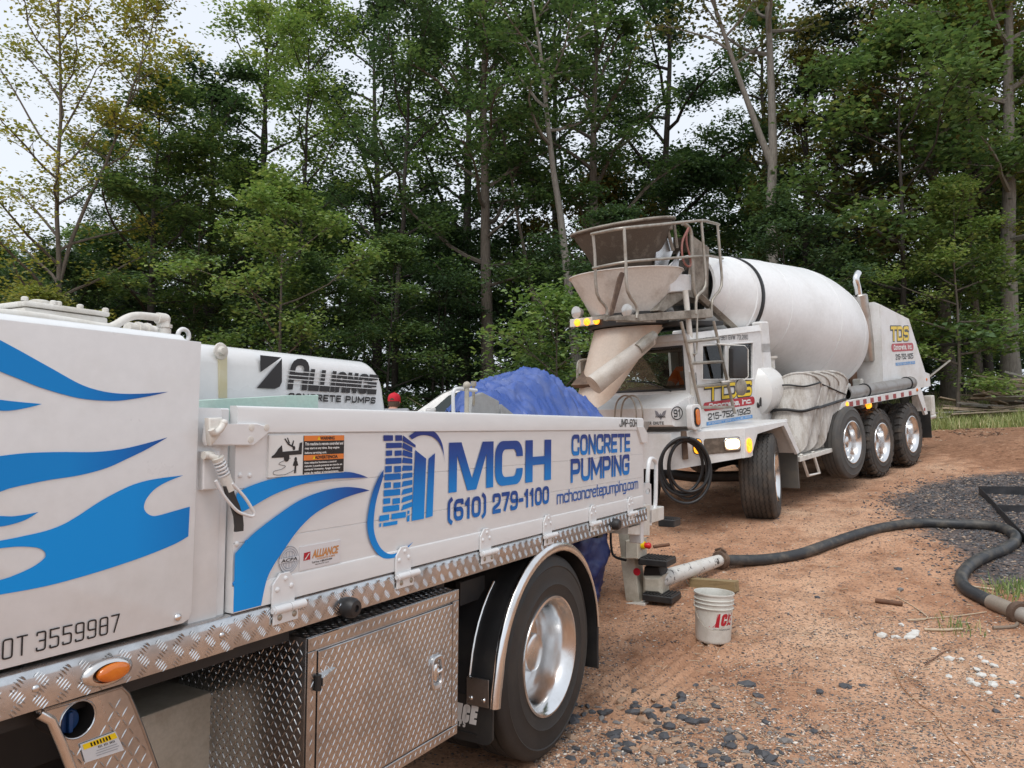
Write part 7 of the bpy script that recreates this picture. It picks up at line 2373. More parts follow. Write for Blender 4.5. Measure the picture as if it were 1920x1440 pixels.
def mixer_platform():
    def nn(x):
        if x < 620: return -.45 - .55 * (620 - x) / 280
        if x > 1320: return -.45 - .35 * (x - 1320) / 160
        return -.45
    def P(x, y, k=None): return L3(*m1(x, y), nn(x) if k is None else k)
    m = MT['steel_rail']
    b = B()
    b.tube(crom([P(330, 237), P(480, 205), P(625, 182), P(960, 148), P(1300, 115), P(1400, 128), P(1480, 150)], 4), .019, 8)
    rl = b.obj('guard_railing', m, MX, 60)
    b = B(); b.tube(crom([P(345, 542), P(640, 487), P(1000, 455), P(1350, 432), P(1430, 438), P(1512, 456)], 4), .017, 8); b.obj('mid_rail', m, rl, 60)
    for pts, k in ((((345, 240), (362, 430), (380, 770), (465, 900), (465, 1015)), nn(345)), (((625, 185), (640, 480), (655, 745), (740, 890), (735, 992)), -.45), (((1320, 125), (1345, 430), (1357, 700), (1280, 800), (1272, 955)), -.45), (((1466, 155), (1490, 450), (1502, 700), (1420, 830), (1412, 985)), -.62)):
        b = B(); b.tube(crom([P(x, y, k) for x, y in pts], 3), .018, 8); b.obj('railing_post', m, rl, 60)
    # platform frame and grating
    b = B()
    q = [FM.sh(*m1(x, y), -.45) for x, y in ((470, 1010), (470, 985), (760, 955), (1400, 905), (1420, 935), (1415, 985), (760, 1015))]
    b.prism(q, -.50, -.45, .004); pf = b.obj('platform_beam', MT['concrete_steel'], MX)
    s0, s1 = q[0][0], q[4][0]; h_ = FM.sh(*m1(1000, 985), -.45)[1]
    b = B()
    for i in range(10): 
        s = s0 + .1 + (s1 - s0 - .2) * i / 9
        b.box(s - .012, s + .012, h_ - .01, h_ + .03, -1.0 if s > -5.4 else -.72, -.50)
    b.box(s0 + .5, s1, h_ - .03, h_ - .005, -.72, -.70); b.obj('platform_grating', MT['concrete_steel'], pf, 0)
    b = B(); b.box(-5.95, -4.9, 1.90, 1.96, -1.6, -.55, .01); b.obj('platform_underframe', MT['dark'], pf)
    # ladder
    LN = -.42
    D = lambda x, y, n=LN: L3(*m2(x, y), n)
    b = B(); b.tube([D(1035, 15), D(1110, 340), D(1150, 540), D(1192, 715)], .020, 8); ld = b.obj('ladder', m, MX, 60)
    b = B(); b.tube([D(1300, 10), D(1355, 250), D(1410, 490), D(1472, 760)], .020, 8); b.obj('ladder_rail', m, ld, 60)
    for (x0, y0, x1, y1) in ((1068, 180, 1335, 152), (1105, 355, 1378, 340), (1150, 545, 1425, 522), (1190, 715, 1462, 712)):
        b = B(); b.tube([D(x0, y0), D(x1, y1)], .019, 8); b.obj('ladder_rung', m, ld, 60)
    b = B(); b.tube([D(1165, -60, -.46), D(1165, 200, -.46), D(1160, 270, -.46), D(1140, 285, -.46)], .014, 6); b.obj('hand_grip', m, ld, 60)
    # posts and struts
    b = B(); b.tube([L3(*m1(1175, 740), -.52), L3(*m1(1215, 1130), -.52), L3(*m2(1130, 540), -.52), Vector((*FM.sh(*m2(1135, 700), -.5), -.5))], .035, 10); b.obj('support_post', MT['white_old'], MX, 60)
    b = B(); b.tube(crom([L3(*m1(x, y), -.56) for x, y in ((1150, 140), (1190, 160), (1225, 220), (1235, 400), (1250, 700), (1270, 800))], 4), .026, 8); b.obj('hopper_stand', MT['steel_rail'], MX, 60)
    b = B(); b.tube([L3(*m1(1300, 780), -.66), L3(*m1(1660, 1110), -.66)], .045, 4); b.tube([L3(*m1(1290, 810), -.74), L3(*m1(1620, 1120), -.74)], .035, 4); b.obj('diagonal_strut', MT['concrete_steel'], MX, 30)
    # step below the chutes
    b = B(); b.tube([L3(1502, 852, -.02), L3(1515, 892, -.02), L3(1536, 887, -.02), L3(1524, 847, -.02)], .022, 6); b.obj('entry_step', MT['white_old'], MX, 50)
    b = B(); q = MS([(1500, 857), (1577, 836), (1577, 843), (1501, 866)], .0); b.prism(q, -.30, 0, .004); b.obj('chute_shelf', MT['white_old'], MX)
    # water tank behind the cab
    c = FM.sh(1436, 731, -.62); 
    Mt = Matrix.Translation((c[0] - .55, c[1], -.68)) @ Matrix.Rotation(R(90), 4, 'Y')
    b = B()
    r_ = .36
    b.lathe([(0, 0), (r_ * .6, .02), (r_, .15), (r_, .50)] + [(r_ * math.cos(R(a)), .50 + .30 * math.sin(R(a))) for a in range(10, 91, 10)], 36, Mt)
    tk = b.obj('water_tank', MT['tankpaint'], MX, 40)
    f = FM.sh(1441, 676, -.66)
    b = B(); b.tube([(f[0], f[1] - .12, -.66), (f[0], f[1], -.66), (f[0], f[1] + .03, -.66)], [.085, .085, .12], 14); b.tube([(f[0], f[1] + .03, -.66), (f[0], f[1] + .06, -.66)], .125, 14); b.obj('tank_filler', MT['white_old'], tk, 40)
    g = FM.sh(1468, 745, -.75)
    b = B(); b.tube([(g[0] - .35, g[1], -.80), (g[0] + .10, g[1], -.80), (g[0] + .14, g[1], -.80)], [.21, .21, .15], 20); b.obj('air_tank', MT['concrete_steel'], MX, 40)
mixer_platform()

def mixer_chutes():
    # extension chutes stood on end in a rack, open side to the truck
    rs = random.Random(9)
    m = mat('cement_caked_chute', (.58, .56, .52), .7, dirt=(.26, .21, .16), dirt_amt=.75, dirt_scale=4, lo=.42, hi=.68, stretch=(3, .7, 3), fine=.2, bump=.35, bump_scale=30, speck=((.64, .61, .55), 14), speck_lo=.62)
    tl, bl = FM.sh(1497, 696, 0), FM.sh(1487, 850, 0)
    CH = []
    for i in range(4):
        dx = 17.0 * i
        top = FM.sh(1513 + dx, 697 - i * 1.0, -.10); bot = FM.sh(1498 + dx * 1.05, 852 - i * 4.5, -.10)
        b = B()
        rings = []
        k = 13
        bel = Vector((-.88, 0, .475)); wid = Vector((.475, 0, .88))
        def upt(s, h, r_, q, f=.5, k=13, bel=bel, wid=wid):
            a = R(-6 + 192 * q / (k - 1))
            h = h + .20 * (math.sin(a) - 1) * (1 - 2 * f)
            p = Vector((s, h, -.24)) + wid * (r_ * math.cos(a)) + bel * (r_ * .80 * math.sin(a) - .06)
            return (p.x, p.y, p.z)
        for j in range(9):
            f = j / 8
            s = top[0] + (bot[0] - top[0]) * f; h = top[1] + (bot[1] - top[1]) * f
            r_ = .30 - .04 * f
            ring = [upt(s, h, r_, q, f) for q in range(k)] + [upt(s, h, r_ - .012, q, f) for q in range(k - 1, -1, -1)]
            rings.append(ring)
        b.loft(rings)
        o = b.obj('extension_chute', m, None, 40)
        o.matrix_world = FM.M
        tag(o, ('foremost', 'second', 'third', 'rearmost')[i] + ' of the four cement caked extension chutes racked behind the mixer cab', 'chute', 'extension chutes on the mixer')
        b = B()
        s, h = top
        b.tube([upt(s, h - .005, .303, q, 0) for q in range(13)], .015, 6)
        CH.append((upt, top, bot))
        for q in (0, 12):
            b.tube([upt(top[0] + (bot[0] - top[0]) * f, top[1] + (bot[1] - top[1]) * f, .304 - .04 * f, q, f) for f in (0, .5, 1)], .022, 6)
        b.obj('rolled_rim', m, o, 60)
    b = B()
    for f0, f1, r_ in ((.16, .34, .012), (.46, .40, .020)):
        pts = []
        u0, tp, bt = CH[0]
        for q in (11, 9, 7, 5, 3, 1, 0):
            pts.append(u0(tp[0] + (bt[0] - tp[0]) * f0, tp[1] + (bt[1] - tp[1]) * f0 + .02 * math.sin(q), .325, q, .5))
        for c, (u1, tp, bt) in enumerate(CH[1:]):
            f = f0 + (f1 - f0) * (c + 1) / 3
            pts.append(u1(tp[0] + (bt[0] - tp[0]) * f, tp[1] + (bt[1] - tp[1]) * f, .33, 0, .5))
        b.tube(crom(pts, 3), r_, 6)
    b.obj('bungee_strap', MT['cable'], MX, 60)
mixer_chutes()
# ================================================================ LOOSE THINGS
def grid_mesh(name, nu, nv, fn, m, parent=None, thick=0.0, smooth=60):
    vs = [fn(i / (nu - 1), j / (nv - 1)) for i in range(nu) for j in range(nv)]
    fs = [(i * nv + j, (i + 1) * nv + j, (i + 1) * nv + j + 1, i * nv + j + 1) for i in range(nu - 1) for j in range(nv - 1)]
    if thick:
        k = len(vs)
        nb = B(); 
        for v in vs: nb.bm.verts.new(v)
        nb.bm.verts.ensure_lookup_table()
        for f in fs: nb.bm.faces.new([nb.bm.verts[i] for i in f])
        bmesh.ops.recalc_face_normals(nb.bm, faces=nb.bm.faces[:])
        bmesh.ops.solidify(nb.bm, geom=nb.bm.faces[:], thickness=thick)
        return nb.obj(name, m, parent, smooth)
    me = bpy.data.meshes.new(name); me.from_pydata([tuple(v) for v in vs], [], fs)
    me.polygons.foreach_set('use_smooth', [True] * len(me.polygons))
    return link_mesh(name, me, m, parent)

def tarps():
    prof = [(.45, 1.30), (.6, 1.37), (.8, 1.42), (1.3, 1.50), (1.75, 1.605), (2.0, 1.665), (2.12, 1.65), (2.3, 1.59), (2.55, 1.535), (2.85, 1.49), (3.08, 1.45)]
    def H(s):
        if s <= prof[0][0]: return prof[0][1]
        for (a, ha), (c, hc) in zip(prof, prof[1:]):
            if s <= c: return ha + (hc - ha) * (s - a) / (c - a)
        return prof[-1][1]
    def fn(u, v):
        nn = -.80 - .90 * v
        s0_ = .45 + .95 * v
        s = s0_ + (2.85 + .22 * v - s0_) * u
        d = abs(nn + 1.25) / .45
        top = H(s) - max(0, u - .93) / .07 * .22 - max(0, .06 - u) / .06 * .12
        lift = max(0, 1 - abs(s - .70) / .45) * .10 if nn > -1.0 else 0
        base = 1.215 + lift
        sh_ = max(0.0, d - .38) / .62
        h = top - (top - base) * min(1, sh_ ** 1.35) - .05 * min(d, .4)
        w_ = Vector((s * 2.6, nn * 2.6, .4))
        h += .022 * noise.noise(w_ * 1.7) + .030 * abs(noise.noise(w_ * 2.4)) + .007 * abs(noise.noise(w_ * 6.5))
        cr = abs(noise.noise(Vector((s * 5 - nn * 3, nn * 4 + s, 2)))); h += .030 * (1 - min(1, cr / .22)) ** 2
        cr = abs(noise.noise(Vector((s * 2 + nn * 6, nn * 2 - s * 4, 8)))); h -= .026 * (1 - min(1, cr / .18)) ** 2
        ridge = abs(noise.noise(Vector((s * 3.1 + nn * 2.2, s * .7 - nn * 1.5, 4))))
        h -= .035 * max(0, .30 - ridge) / .30 * (.35 + .65 * min(1, d))
        nn2 = nn + .03 * noise.noise(w_ * 1.3 + Vector((7, 0, 0)))
        s2 = s + .03 * noise.noise(w_ * 1.3 + Vector((0, 9, 0)))
        return Vector((s2, h, nn2))
    o = grid_mesh('blue_tarp', 170, 84, fn, MT['tarp'], None, .004)
    o.matrix_world = FP.M
    tag(o, 'crumpled blue tarpaulin draped over the hopper of the pump truck', 'tarp')
    # second tarp stuffed under the bed behind the wheel
    c0 = Vector((*FP.sh(1118, 1055, -.95), -.95))
    m = mat('shaded_blue_tarp', (.007, .015, .10), .42, dirt=(.12, .15, .30), dirt_amt=.5, dirt_scale=5, fine=.1, bump=.15, bump_scale=24)  # shade from the bed above is put into this tarp's colour
    def f2(u, v):
        a = (u - .5) * 1.9 * PI
        hh = .54 - .90 * v
        r_ = .27 + .05 * math.sin(v * 3.0) - .08 * v
        q = Vector((math.cos(a) * 1.2, math.sin(a) * 1.2, v * 3))
        r_ += .09 * noise.noise(q * 1.3) + .05 * abs(noise.noise(q * 3.1)) + .015 * noise.noise(q * 8)
        return Vector((c0.x - .10 + r_ * 1.2 * math.sin(a), hh + .03 * noise.noise(q * 2), c0.z - .15 + r_ * .8 * math.cos(a)))
    o = grid_mesh('bundled_tarp', 70, 44, f2, m, None, .003)
    o.matrix_world = FP.M
    tag(o, 'blue tarpaulin, darkened in its colour for shade, bundled under the bed behind the rear wheel', 'tarp')
    # foam strip in the gap by the pump cover
    q = [FP.sh(x, y, -.12) for x, y in ((371, 790), (597, 790), (597.5, 740.5), (560, 741), (520, 743), (470, 746), (430, 747.5), (371, 750.5))]
    b = B(); b.prism(q, -.17, -.12, .002)
    o = b.obj('foam_board', MT['foam'], None); o.matrix_world = FP.M
    tag(o, 'pale green foam board standing between the drop side and pump cover', 'foam board')
tarps()

def hose_line():
    P = [(1352, 1061), (1385, 1057), (1440, 1051), (1500, 1041), (1560, 1020), (1610, 1003), (1670, 988), (1730, 982), (1790, 984), (1845, 986), (1880, 992), (1903, 1006), (1903, 1019), (1880, 1034), (1848, 1046), (1818, 1064), (1802, 1088), (1812, 1108), (1836, 1122), (1862, 1135)]
    pts = []
    for i, (x, y) in enumerate(P):
        g = gpx(x, y + 7)
        pts.append(g + Vector((0, 0, .052 + (.045 if i == 0 else .02 if i == 1 else 0))))
    b = B(); b.tube(crom(pts, 7), .054, 16)
    o = b.obj('concrete_hose', MT['hose'], None, 60)
    tag(o, 'long black concrete hose curving over the dirt to the slate patch', 'hose')
    a, c = pts[-1], gpx(1930, 1172) + Vector((0, 0, .055))
    d = (c - a).normalized()
    b = B(); b.tube([a - d * .02, a + d * .26], .062, 16); sl = b.obj('hose_sleeve', MT['greypipe'] if False else mat('dusty_steel_sleeve', (.30, .25, .20), .6, .3, dirt=(.42, .36, .29), dirt_amt=.6, dirt_scale=9, fine=.15), o, 50)
    k = a + d * .27
    t = thing('hose_coupling', 'rusty clamp coupling joining the black hose to the end pipe', 'coupling', Matrix.Translation(k))
    b = B()
    M = d.to_track_quat('Z', 'Y').to_matrix().to_4x4()
    b.lathe([(.055, -.03), (.088, -.028), (.094, -.012), (.094, .012), (.088, .028), (.055, .03)], 24, M); b.obj('clamp_ring', MT['rust'], t, 40)
    b = B(); b.tube([M @ Vector((.09, .0, -.02)), M @ Vector((.115, .03, 0)), M @ Vector((.10, .08, .01)), M @ Vector((.06, .105, .0))], .013, 6); b.obj('clamp_lever', MT['rust'], t, 60)
    b = B(); b.tube([a + d * .28, a + d * .34, a + d * 1.2], [.064, .056, .056], 16)
    o = b.obj('end_pipe', mat('dusty_pipe', (.36, .32, .28), .55, .3, dirt=(.5, .46, .40), dirt_amt=.6, dirt_scale=7, fine=.15), None, 50)
    tag(o, 'dusty steel pipe leaving the frame at the right after the coupling', 'pipe')
    # tapered pipe from the pump outlet
    G = FP.M.inverted() @ gpx(1192, 1129)
    hh, nn = FP.hn(1236, 1087, G.x + .14)
    p0 = FP.w(G.x + .14, hh, nn); p1 = pts[0].copy()
    d = (p1 - p0).normalized()
    b = B(); b.tube([p0 - d * .05, p0 + d * .02, p0.lerp(p1, .5), p1 - d * .02], [.080, .078, .068, .056], 18)
    o = b.obj('reducer_pipe', MT['chipped'], None, 50)
    tag(o, 'tapered steel pipe with flaking white paint leaving the pump outlet', 'pipe')
    q = p0.lerp(p1, .40)
    b = B(); dn = Vector((0, 0, -1)); b.tube(crom([q + dn * .06, q + dn * .12 + Vector((.02, -.03, 0)), q + dn * .13 + d * .16 + Vector((.02, -.03, 0)), q + d * .20 + dn * .06], 4), .006, 6); b.obj('wire_handle', MT['bracket'], o, 60)
    t = thing('hose_coupling', 'dark rusty clamp coupling between the white pipe and the black hose', 'coupling', Matrix.Translation(p1))
    M = d.to_track_quat('Z', 'Y').to_matrix().to_4x4()
    b = B(); b.lathe([(.05, -.035), (.085, -.033), (.094, -.014), (.094, .014), (.085, .033), (.05, .035)], 24, M); b.obj('clamp_ring', MT['rust'], t, 40)
    b = B(); b.tube([M @ Vector((-.06, .085, 0)), M @ Vector((0, .115, .0)), M @ Vector((.06, .09, .0))], .012, 6); b.obj('clamp_lever', MT['rust'], t, 60)
    # timber under the coupling
    g0 = gpx(1300, 1098); g1 = gpx(1378, 1112)
    d = (g1 - g0); L = d.length; d.normalize()
    yaw = math.atan2(d.y, d.x)
    M = Matrix.Translation((g0 + g1) / 2 + Vector((0, 0, .045))) @ Matrix.Rotation(yaw, 4, 'Z') @ Matrix.Rotation(R(-3), 4, 'Y')
    b = B(); b.box(-L / 2 - .02, L / 2 + .02, -.05, .05, -.05, .045, .003)
    o = b.obj('timber_block', MT['lumber'], None); o.matrix_world = M
    tag(o, 'short brown timber block propping up the hose coupling', 'timber')
hose_line()

def bucket():
    g = gpx(1337, 1199)
    t = thing('bucket', 'dirty white plastic bucket with red lettering standing on the dirt', 'bucket', Matrix.Translation((g.x, g.y, gz(g.x, g.y) - .004)) @ Matrix.Rotation(R(2), 4, 'Y'))
    k = 1.0
    prof = [(0, .004), (.118, .004), (.126, 0), (.130, .006), (.1345, .02), (.143, .255), (.152, .257), (.153, .262), (.1445, .266), (.145, .290), (.1525, .292), (.1535, .297), (.1455, .300), (.146, .318), (.1530, .320), (.154, .325), (.1462, .328), (.1475, .358), (.1545, .360), (.156, .366), (.1545, .372), (.148, .372), (.1455, .366), (.1445, .330), (.131, .02), (.126, .010), (0, .010)]
    b = B(); b.lathe(prof, 56); b.obj('pail', MT['bucket'], t, 35)
    # lettering wrapped on the wall
    def wrap(a0):
        def f(p):
            z = p.y
            r = .1345 + (z - .02) * (.143 - .1345) / .235 + .0010 + p.z
            a = a0 + p.x / .139
            return Vector((r * math.cos(a), r * math.sin(a), z))
        return f
    a0 = math.atan2(-g.y, -g.x)       # towards the camera
    a0 += R(2)
    W_ = wrap(a0)
    stext('bucket_print', 'CE', (.046, .165, .140, .232), .0, MT['red'], t, .24, .08, .18, warp=W_)
    b = B()
    for P in (((-.040, .128), (.026, .232), (.016, .160), (-.004, .128)), ((.004, .128), (.036, .128), (.046, .232), (.031, .232))):
        b.sheet(P, 0)
    for v in b.bm.verts: v.co = W_(v.co)
    b.obj('bucket_print', MT['red'], t, 0)
    text('bucket_print', 'The helpful place', (-.008, .15, .104, .119), .0, MT['ink'], t, .0, warp=W_)
    c = math.atan2(-g.y, -g.x)
    b = B()
    pts = []
    for i in range(21):
        f = i / 20
        a = c - R(62) + R(124) * f
        z = .262 - .15 * math.sin(f * PI) ** .8
        r = .160 + .004 * math.sin(f * PI)
        pts.append((r * math.cos(a), r * math.sin(a), z))
    b.tube(pts, .0022, 5); b.obj('wire_bail', MT['bracket'], t, 60)
bucket()

def steel_frame():
    A = gpx(1836, 926); C_ = gpx(1930, 1030); Bx = gpx(2080, 930); D = gpx(2160, 1040)
    m = mat('black_painted_steel', (.016, .017, .02), .45, dirt=(.06, .06, .065), dirt_amt=.5, dirt_scale=6)
    t = thing('steel_edging_frame', 'black steel edging frame lying on the slate patch at the right', 'frame', Matrix.Translation(A))
    def bar(p, q, name):
        d = q - p; L = d.length
        yaw = math.atan2(d.y, d.x); pit = -math.atan2(d.z, math.hypot(d.x, d.y))
        b = B(); b.box(-.004, L + .004, -.005, .005, -.02, .105, .001)
        o = b.obj(name, m, t); o.matrix_local = Matrix.Translation(p - A) @ Matrix.Rotation(yaw, 4, 'Z') @ Matrix.Rotation(pit, 4, 'Y')
    bar(A, C_, 'side_bar'); bar(A, Bx, 'side_bar')
    m1_ = A.lerp(C_, .42); m2_ = Bx.lerp(D, .42)
    bar(m1_, m2_, 'cross_bar'); bar(C_, D, 'side_bar')
steel_frame()

def skin_mesh(name, J, E, sub=2):
    """J: {key:(pos, radius or (rx,ry))}; E: edges. Skin modifier grown from the pelvis"""
    keys = list(J)
    me = bpy.data.meshes.new(name)
    me.from_pydata([J[k][0] for k in keys], [(keys.index(a), keys.index(c)) for a, c in E], [])
    ob = bpy.data.objects.new(name, me); col.objects.link(ob)
    sk = ob.modifiers.new('skin', 'SKIN'); sk.use_smooth_shade = True
    sb = ob.modifiers.new('sub', 'SUBSURF'); sb.levels = sub; sb.render_levels = sub
    if not me.skin_vertices:
        bm = bmesh.new(); bm.from_mesh(me); bm.verts.layers.skin.verify(); bm.to_mesh(me); bm.free()
    for i, k in enumerate(keys):
        r = J[k][1]
        me.skin_vertices[0].data[i].radius = (r, r) if not isinstance(r, tuple) else r
        me.skin_vertices[0].data[i].use_root = (i == 0)
    dg = bpy.context.evaluated_depsgraph_get()
    out = bpy.data.meshes.new_from_object(ob.evaluated_get(dg))
    bpy.data.objects.remove(ob); bpy.data.meshes.remove(me)
    out.name = name
    out.materials.clear()
    out.polygons.foreach_set('use_smooth', [True] * len(out.polygons))
    return out

def hand(J, E, wrist, key, d, side, r=.009):
    """palm, four unequal bent fingers and a thumb"""
    d = d.normalized(); side = side.normalized(); up = d.cross(side).normalized()
    p = wrist + d * .05
    J[key + 'palm'] = (p, (.030, .018)); E.append((key, key + 'palm'))
    for i, (off, L) in enumerate(((-.027, .068), (-.009, .078), (.009, .073), (.027, .058))):
        a = p + d * .035 + side * off; k1 = a + d * L * .5 - up * .008; k2 = k1 + d * L * .38 - up * .024
        for q, (nm, pt) in enumerate((('a', a), ('b', k1), ('c', k2))): J[key + 'f%d%s' % (i, nm)] = (pt, r * (1 - .12 * q))
        E.extend([(key + 'palm', key + 'f%da' % i), (key + 'f%da' % i, key + 'f%db' % i), (key + 'f%db' % i, key + 'f%dc' % i)])
    a = p - side * .032 - d * .012; k1 = a - side * .022 + d * .028 - up * .008
    J[key + 'ta'] = (a, r * 1.1); J[key + 'tb'] = (k1, r); E.extend([(key + 'palm', key + 'ta'), (key + 'ta', key + 'tb')])

def head_mesh(name):
    """head about 0.235 high, face toward +Y, base of skull at origin"""
    b = B()
    rs = bmesh.ops.create_uvsphere(b.bm, u_segments=24, v_segments=18, radius=1)
    for v in rs['verts']:
        x, y, z = v.co
        j = 1 - .22 * max(0, -z) * (1 if y > -.2 else .6)
        v.co = Vector((x * .076 * j, y * .096 * (1 - .10 * max(0, -z)) + .008, z * .118 + .10))
        if y > .75 and abs(x) < .25 and -.35 < z < .15: v.co.y += .016 * (1 - abs(x) / .25)
        if y > .7 and .1 < z < .35 and .2 < abs(x) < .6: v.co.y -= .007
    for sx in (-1, 1):
        b.ball((sx * .078, .0, .095), .02, 8, 6, (.4, .8, 1.5))
        b.ball((sx * .031, .090, .115), .012, 8, 6, (1, .5, .7))
    b.ball((0, .098, .050), .016, 8, 6, (1.5, .5, .4))
    return b.mesh(name, 80)

def person_cap():
    x, y = at_y(737, 745, 11.4).x, 11.4
    z = gz(x, y)
    t = thing('person', 'person in red cap and grey shirt seen from behind beyond the pump', 'person', Matrix.Translation((x, y, z)) @ Matrix.Rotation(R(-8), 4, 'Z'))
    s = (at_y(737, 735, 11.4).z - z) / 1.71
    V = lambda a, b_, c: Vector((a * s, b_ * s, c * s))
    J = {'pel': (V(0, 0, .96), (.15 * s, .11 * s)), 'waist': (V(0, 0, 1.10), (.145 * s, .10 * s)), 'chest': (V(0, -.01, 1.30), (.175 * s, .115 * s)), 'neck0': (V(0, -.01, 1.46), (.10 * s, .075 * s)), 'neck': (V(0, .03, 1.49), .056 * s), 'head': (V(0, .05, 1.54), .06 * s)}
    E = [('pel', 'waist'), ('waist', 'chest'), ('chest', 'neck0'), ('neck0', 'neck'), ('neck', 'head')]
    for sd, nm in ((-1, 'l'), (1, 'r')):
        J[nm + 'hip'] = (V(sd * .10, 0, .90), .095 * s); J[nm + 'knee'] = (V(sd * .11, .02, .49), .062 * s); J[nm + 'ank'] = (V(sd * .12, -.02, .09), .042 * s); J[nm + 'toe'] = (V(sd * .14, .17, .04), .04 * s)
        E += [('pel', nm + 'hip'), (nm + 'hip', nm + 'knee'), (nm + 'knee', nm + 'ank'), (nm + 'ank', nm + 'toe')]
        J[nm + 'sho'] = (V(sd * .19, -.01, 1.42), .065 * s); J[nm + 'elb'] = (V(sd * .26, -.02, 1.14), .046 * s); J[nm + 'wri'] = (V(sd * .24, .10, .92), .03 * s)
        E += [('chest', nm + 'sho'), (nm + 'sho', nm + 'elb'), (nm + 'elb', nm + 'wri')]
        hand(J, E, V(sd * .24, .10, .92), nm + 'wri', Vector((0, .25, -1)), Vector((0, 1, 0)))
    link_mesh('body', skin_mesh('body', J, E), MT['skin'], t)
    # shirt and trousers over the body
    JS = {'pel': (V(0, 0, .95), (.172 * s, .13 * s)), 'waist': (V(0, 0, 1.10), (.165 * s, .12 * s)), 'chest': (V(0, -.01, 1.30), (.195 * s, .135 * s)), 'neck0': (V(0, -.01, 1.47), (.11 * s, .08 * s))}
    ES = [('pel', 'waist'), ('waist', 'chest'), ('chest', 'neck0')]
    for sd, nm in ((-1, 'l'), (1, 'r')):
        JS[nm + 'sho'] = (V(sd * .195, -.01, 1.42), .082 * s); JS[nm + 'elb'] = (V(sd * .245, -.02, 1.20), .068 * s)
        ES += [('chest', nm + 'sho'), (nm + 'sho', nm + 'elb')]
    link_mesh('shirt', skin_mesh('shirt', JS, ES), MT['greycloth'], t)
    JT = {'pel': (V(0, 0, .95), (.165 * s, .122 * s))}; ET = []
    for sd, nm in ((-1, 'l'), (1, 'r')):
        JT[nm + 'hip'] = (V(sd * .10, 0, .88), .108 * s); JT[nm + 'knee'] = (V(sd * .11, .02, .49), .078 * s); JT[nm + 'ank'] = (V(sd * .12, -.02, .10), .066 * s)
        ET += [('pel', nm + 'hip'), (nm + 'hip', nm + 'knee'), (nm + 'knee', nm + 'ank')]
    link_mesh('trousers', skin_mesh('trousers', JT, ET), MT['denim'], t)
    hd = link_mesh('head', head_mesh('head'), MT['skin'], t); hd.location = V(0, .05, 1.48); hd.scale = (s * .98,) * 3
    b = B(); b.lathe([(.079, .03), (.084, .065), (.083, .10), (.078, .13)], 24, Matrix.Diagonal((.98, 1.2, 1, 1)), a0=R(165), a1=R(375)); h_ = b.obj('hair', MT['hair'], hd, 60)
    b = B(); Mc = Matrix.Translation((0, .006, .105)) @ Matrix.Diagonal((.98, 1.18, 1, 1))
    b.lathe([(.090, -.002), (.092, .02), (.089, .055), (.078, .085), (.055, .108), (.025, .120), (0, .123)], 28, Mc)
    cp = b.obj('red_cap', MT['redcap'], hd, 50)
    b = B(); b.ball((0, .006, .230), .009, 8, 6); b.obj('cap_button', MT['redcap'], cp, 60)
    b = B(); b.loft([[(.075 * math.cos(a), .07 + .11 * math.sin(a) * 1.0, .108 - .02 * math.cos(a) ** 2 + dz) for a in [PI * i / 12 for i in range(13)]] for dz in (0, .005)], closed=True); b.obj('cap_brim', MT['redcap'], cp, 60)
    b = B(); b.prism([(-.034, .002), (.034, .002), (.03, .022), (.018, .036), (0, .041), (-.018, .036), (-.03, .022)], 0, .003, M=Matrix(((1, 0, 0, 0), (0, 0, 1, -.1035), (0, 1, 0, .108), (0, 0, 0, 1)))); b.obj('cap_opening', MT['hair'], cp, 0)
    b = B(); b.box(-.036, .036, -.106, -.1045, .106, .116); b.obj('cap_strap', MT['redcap'], cp, 0)
person_cap()

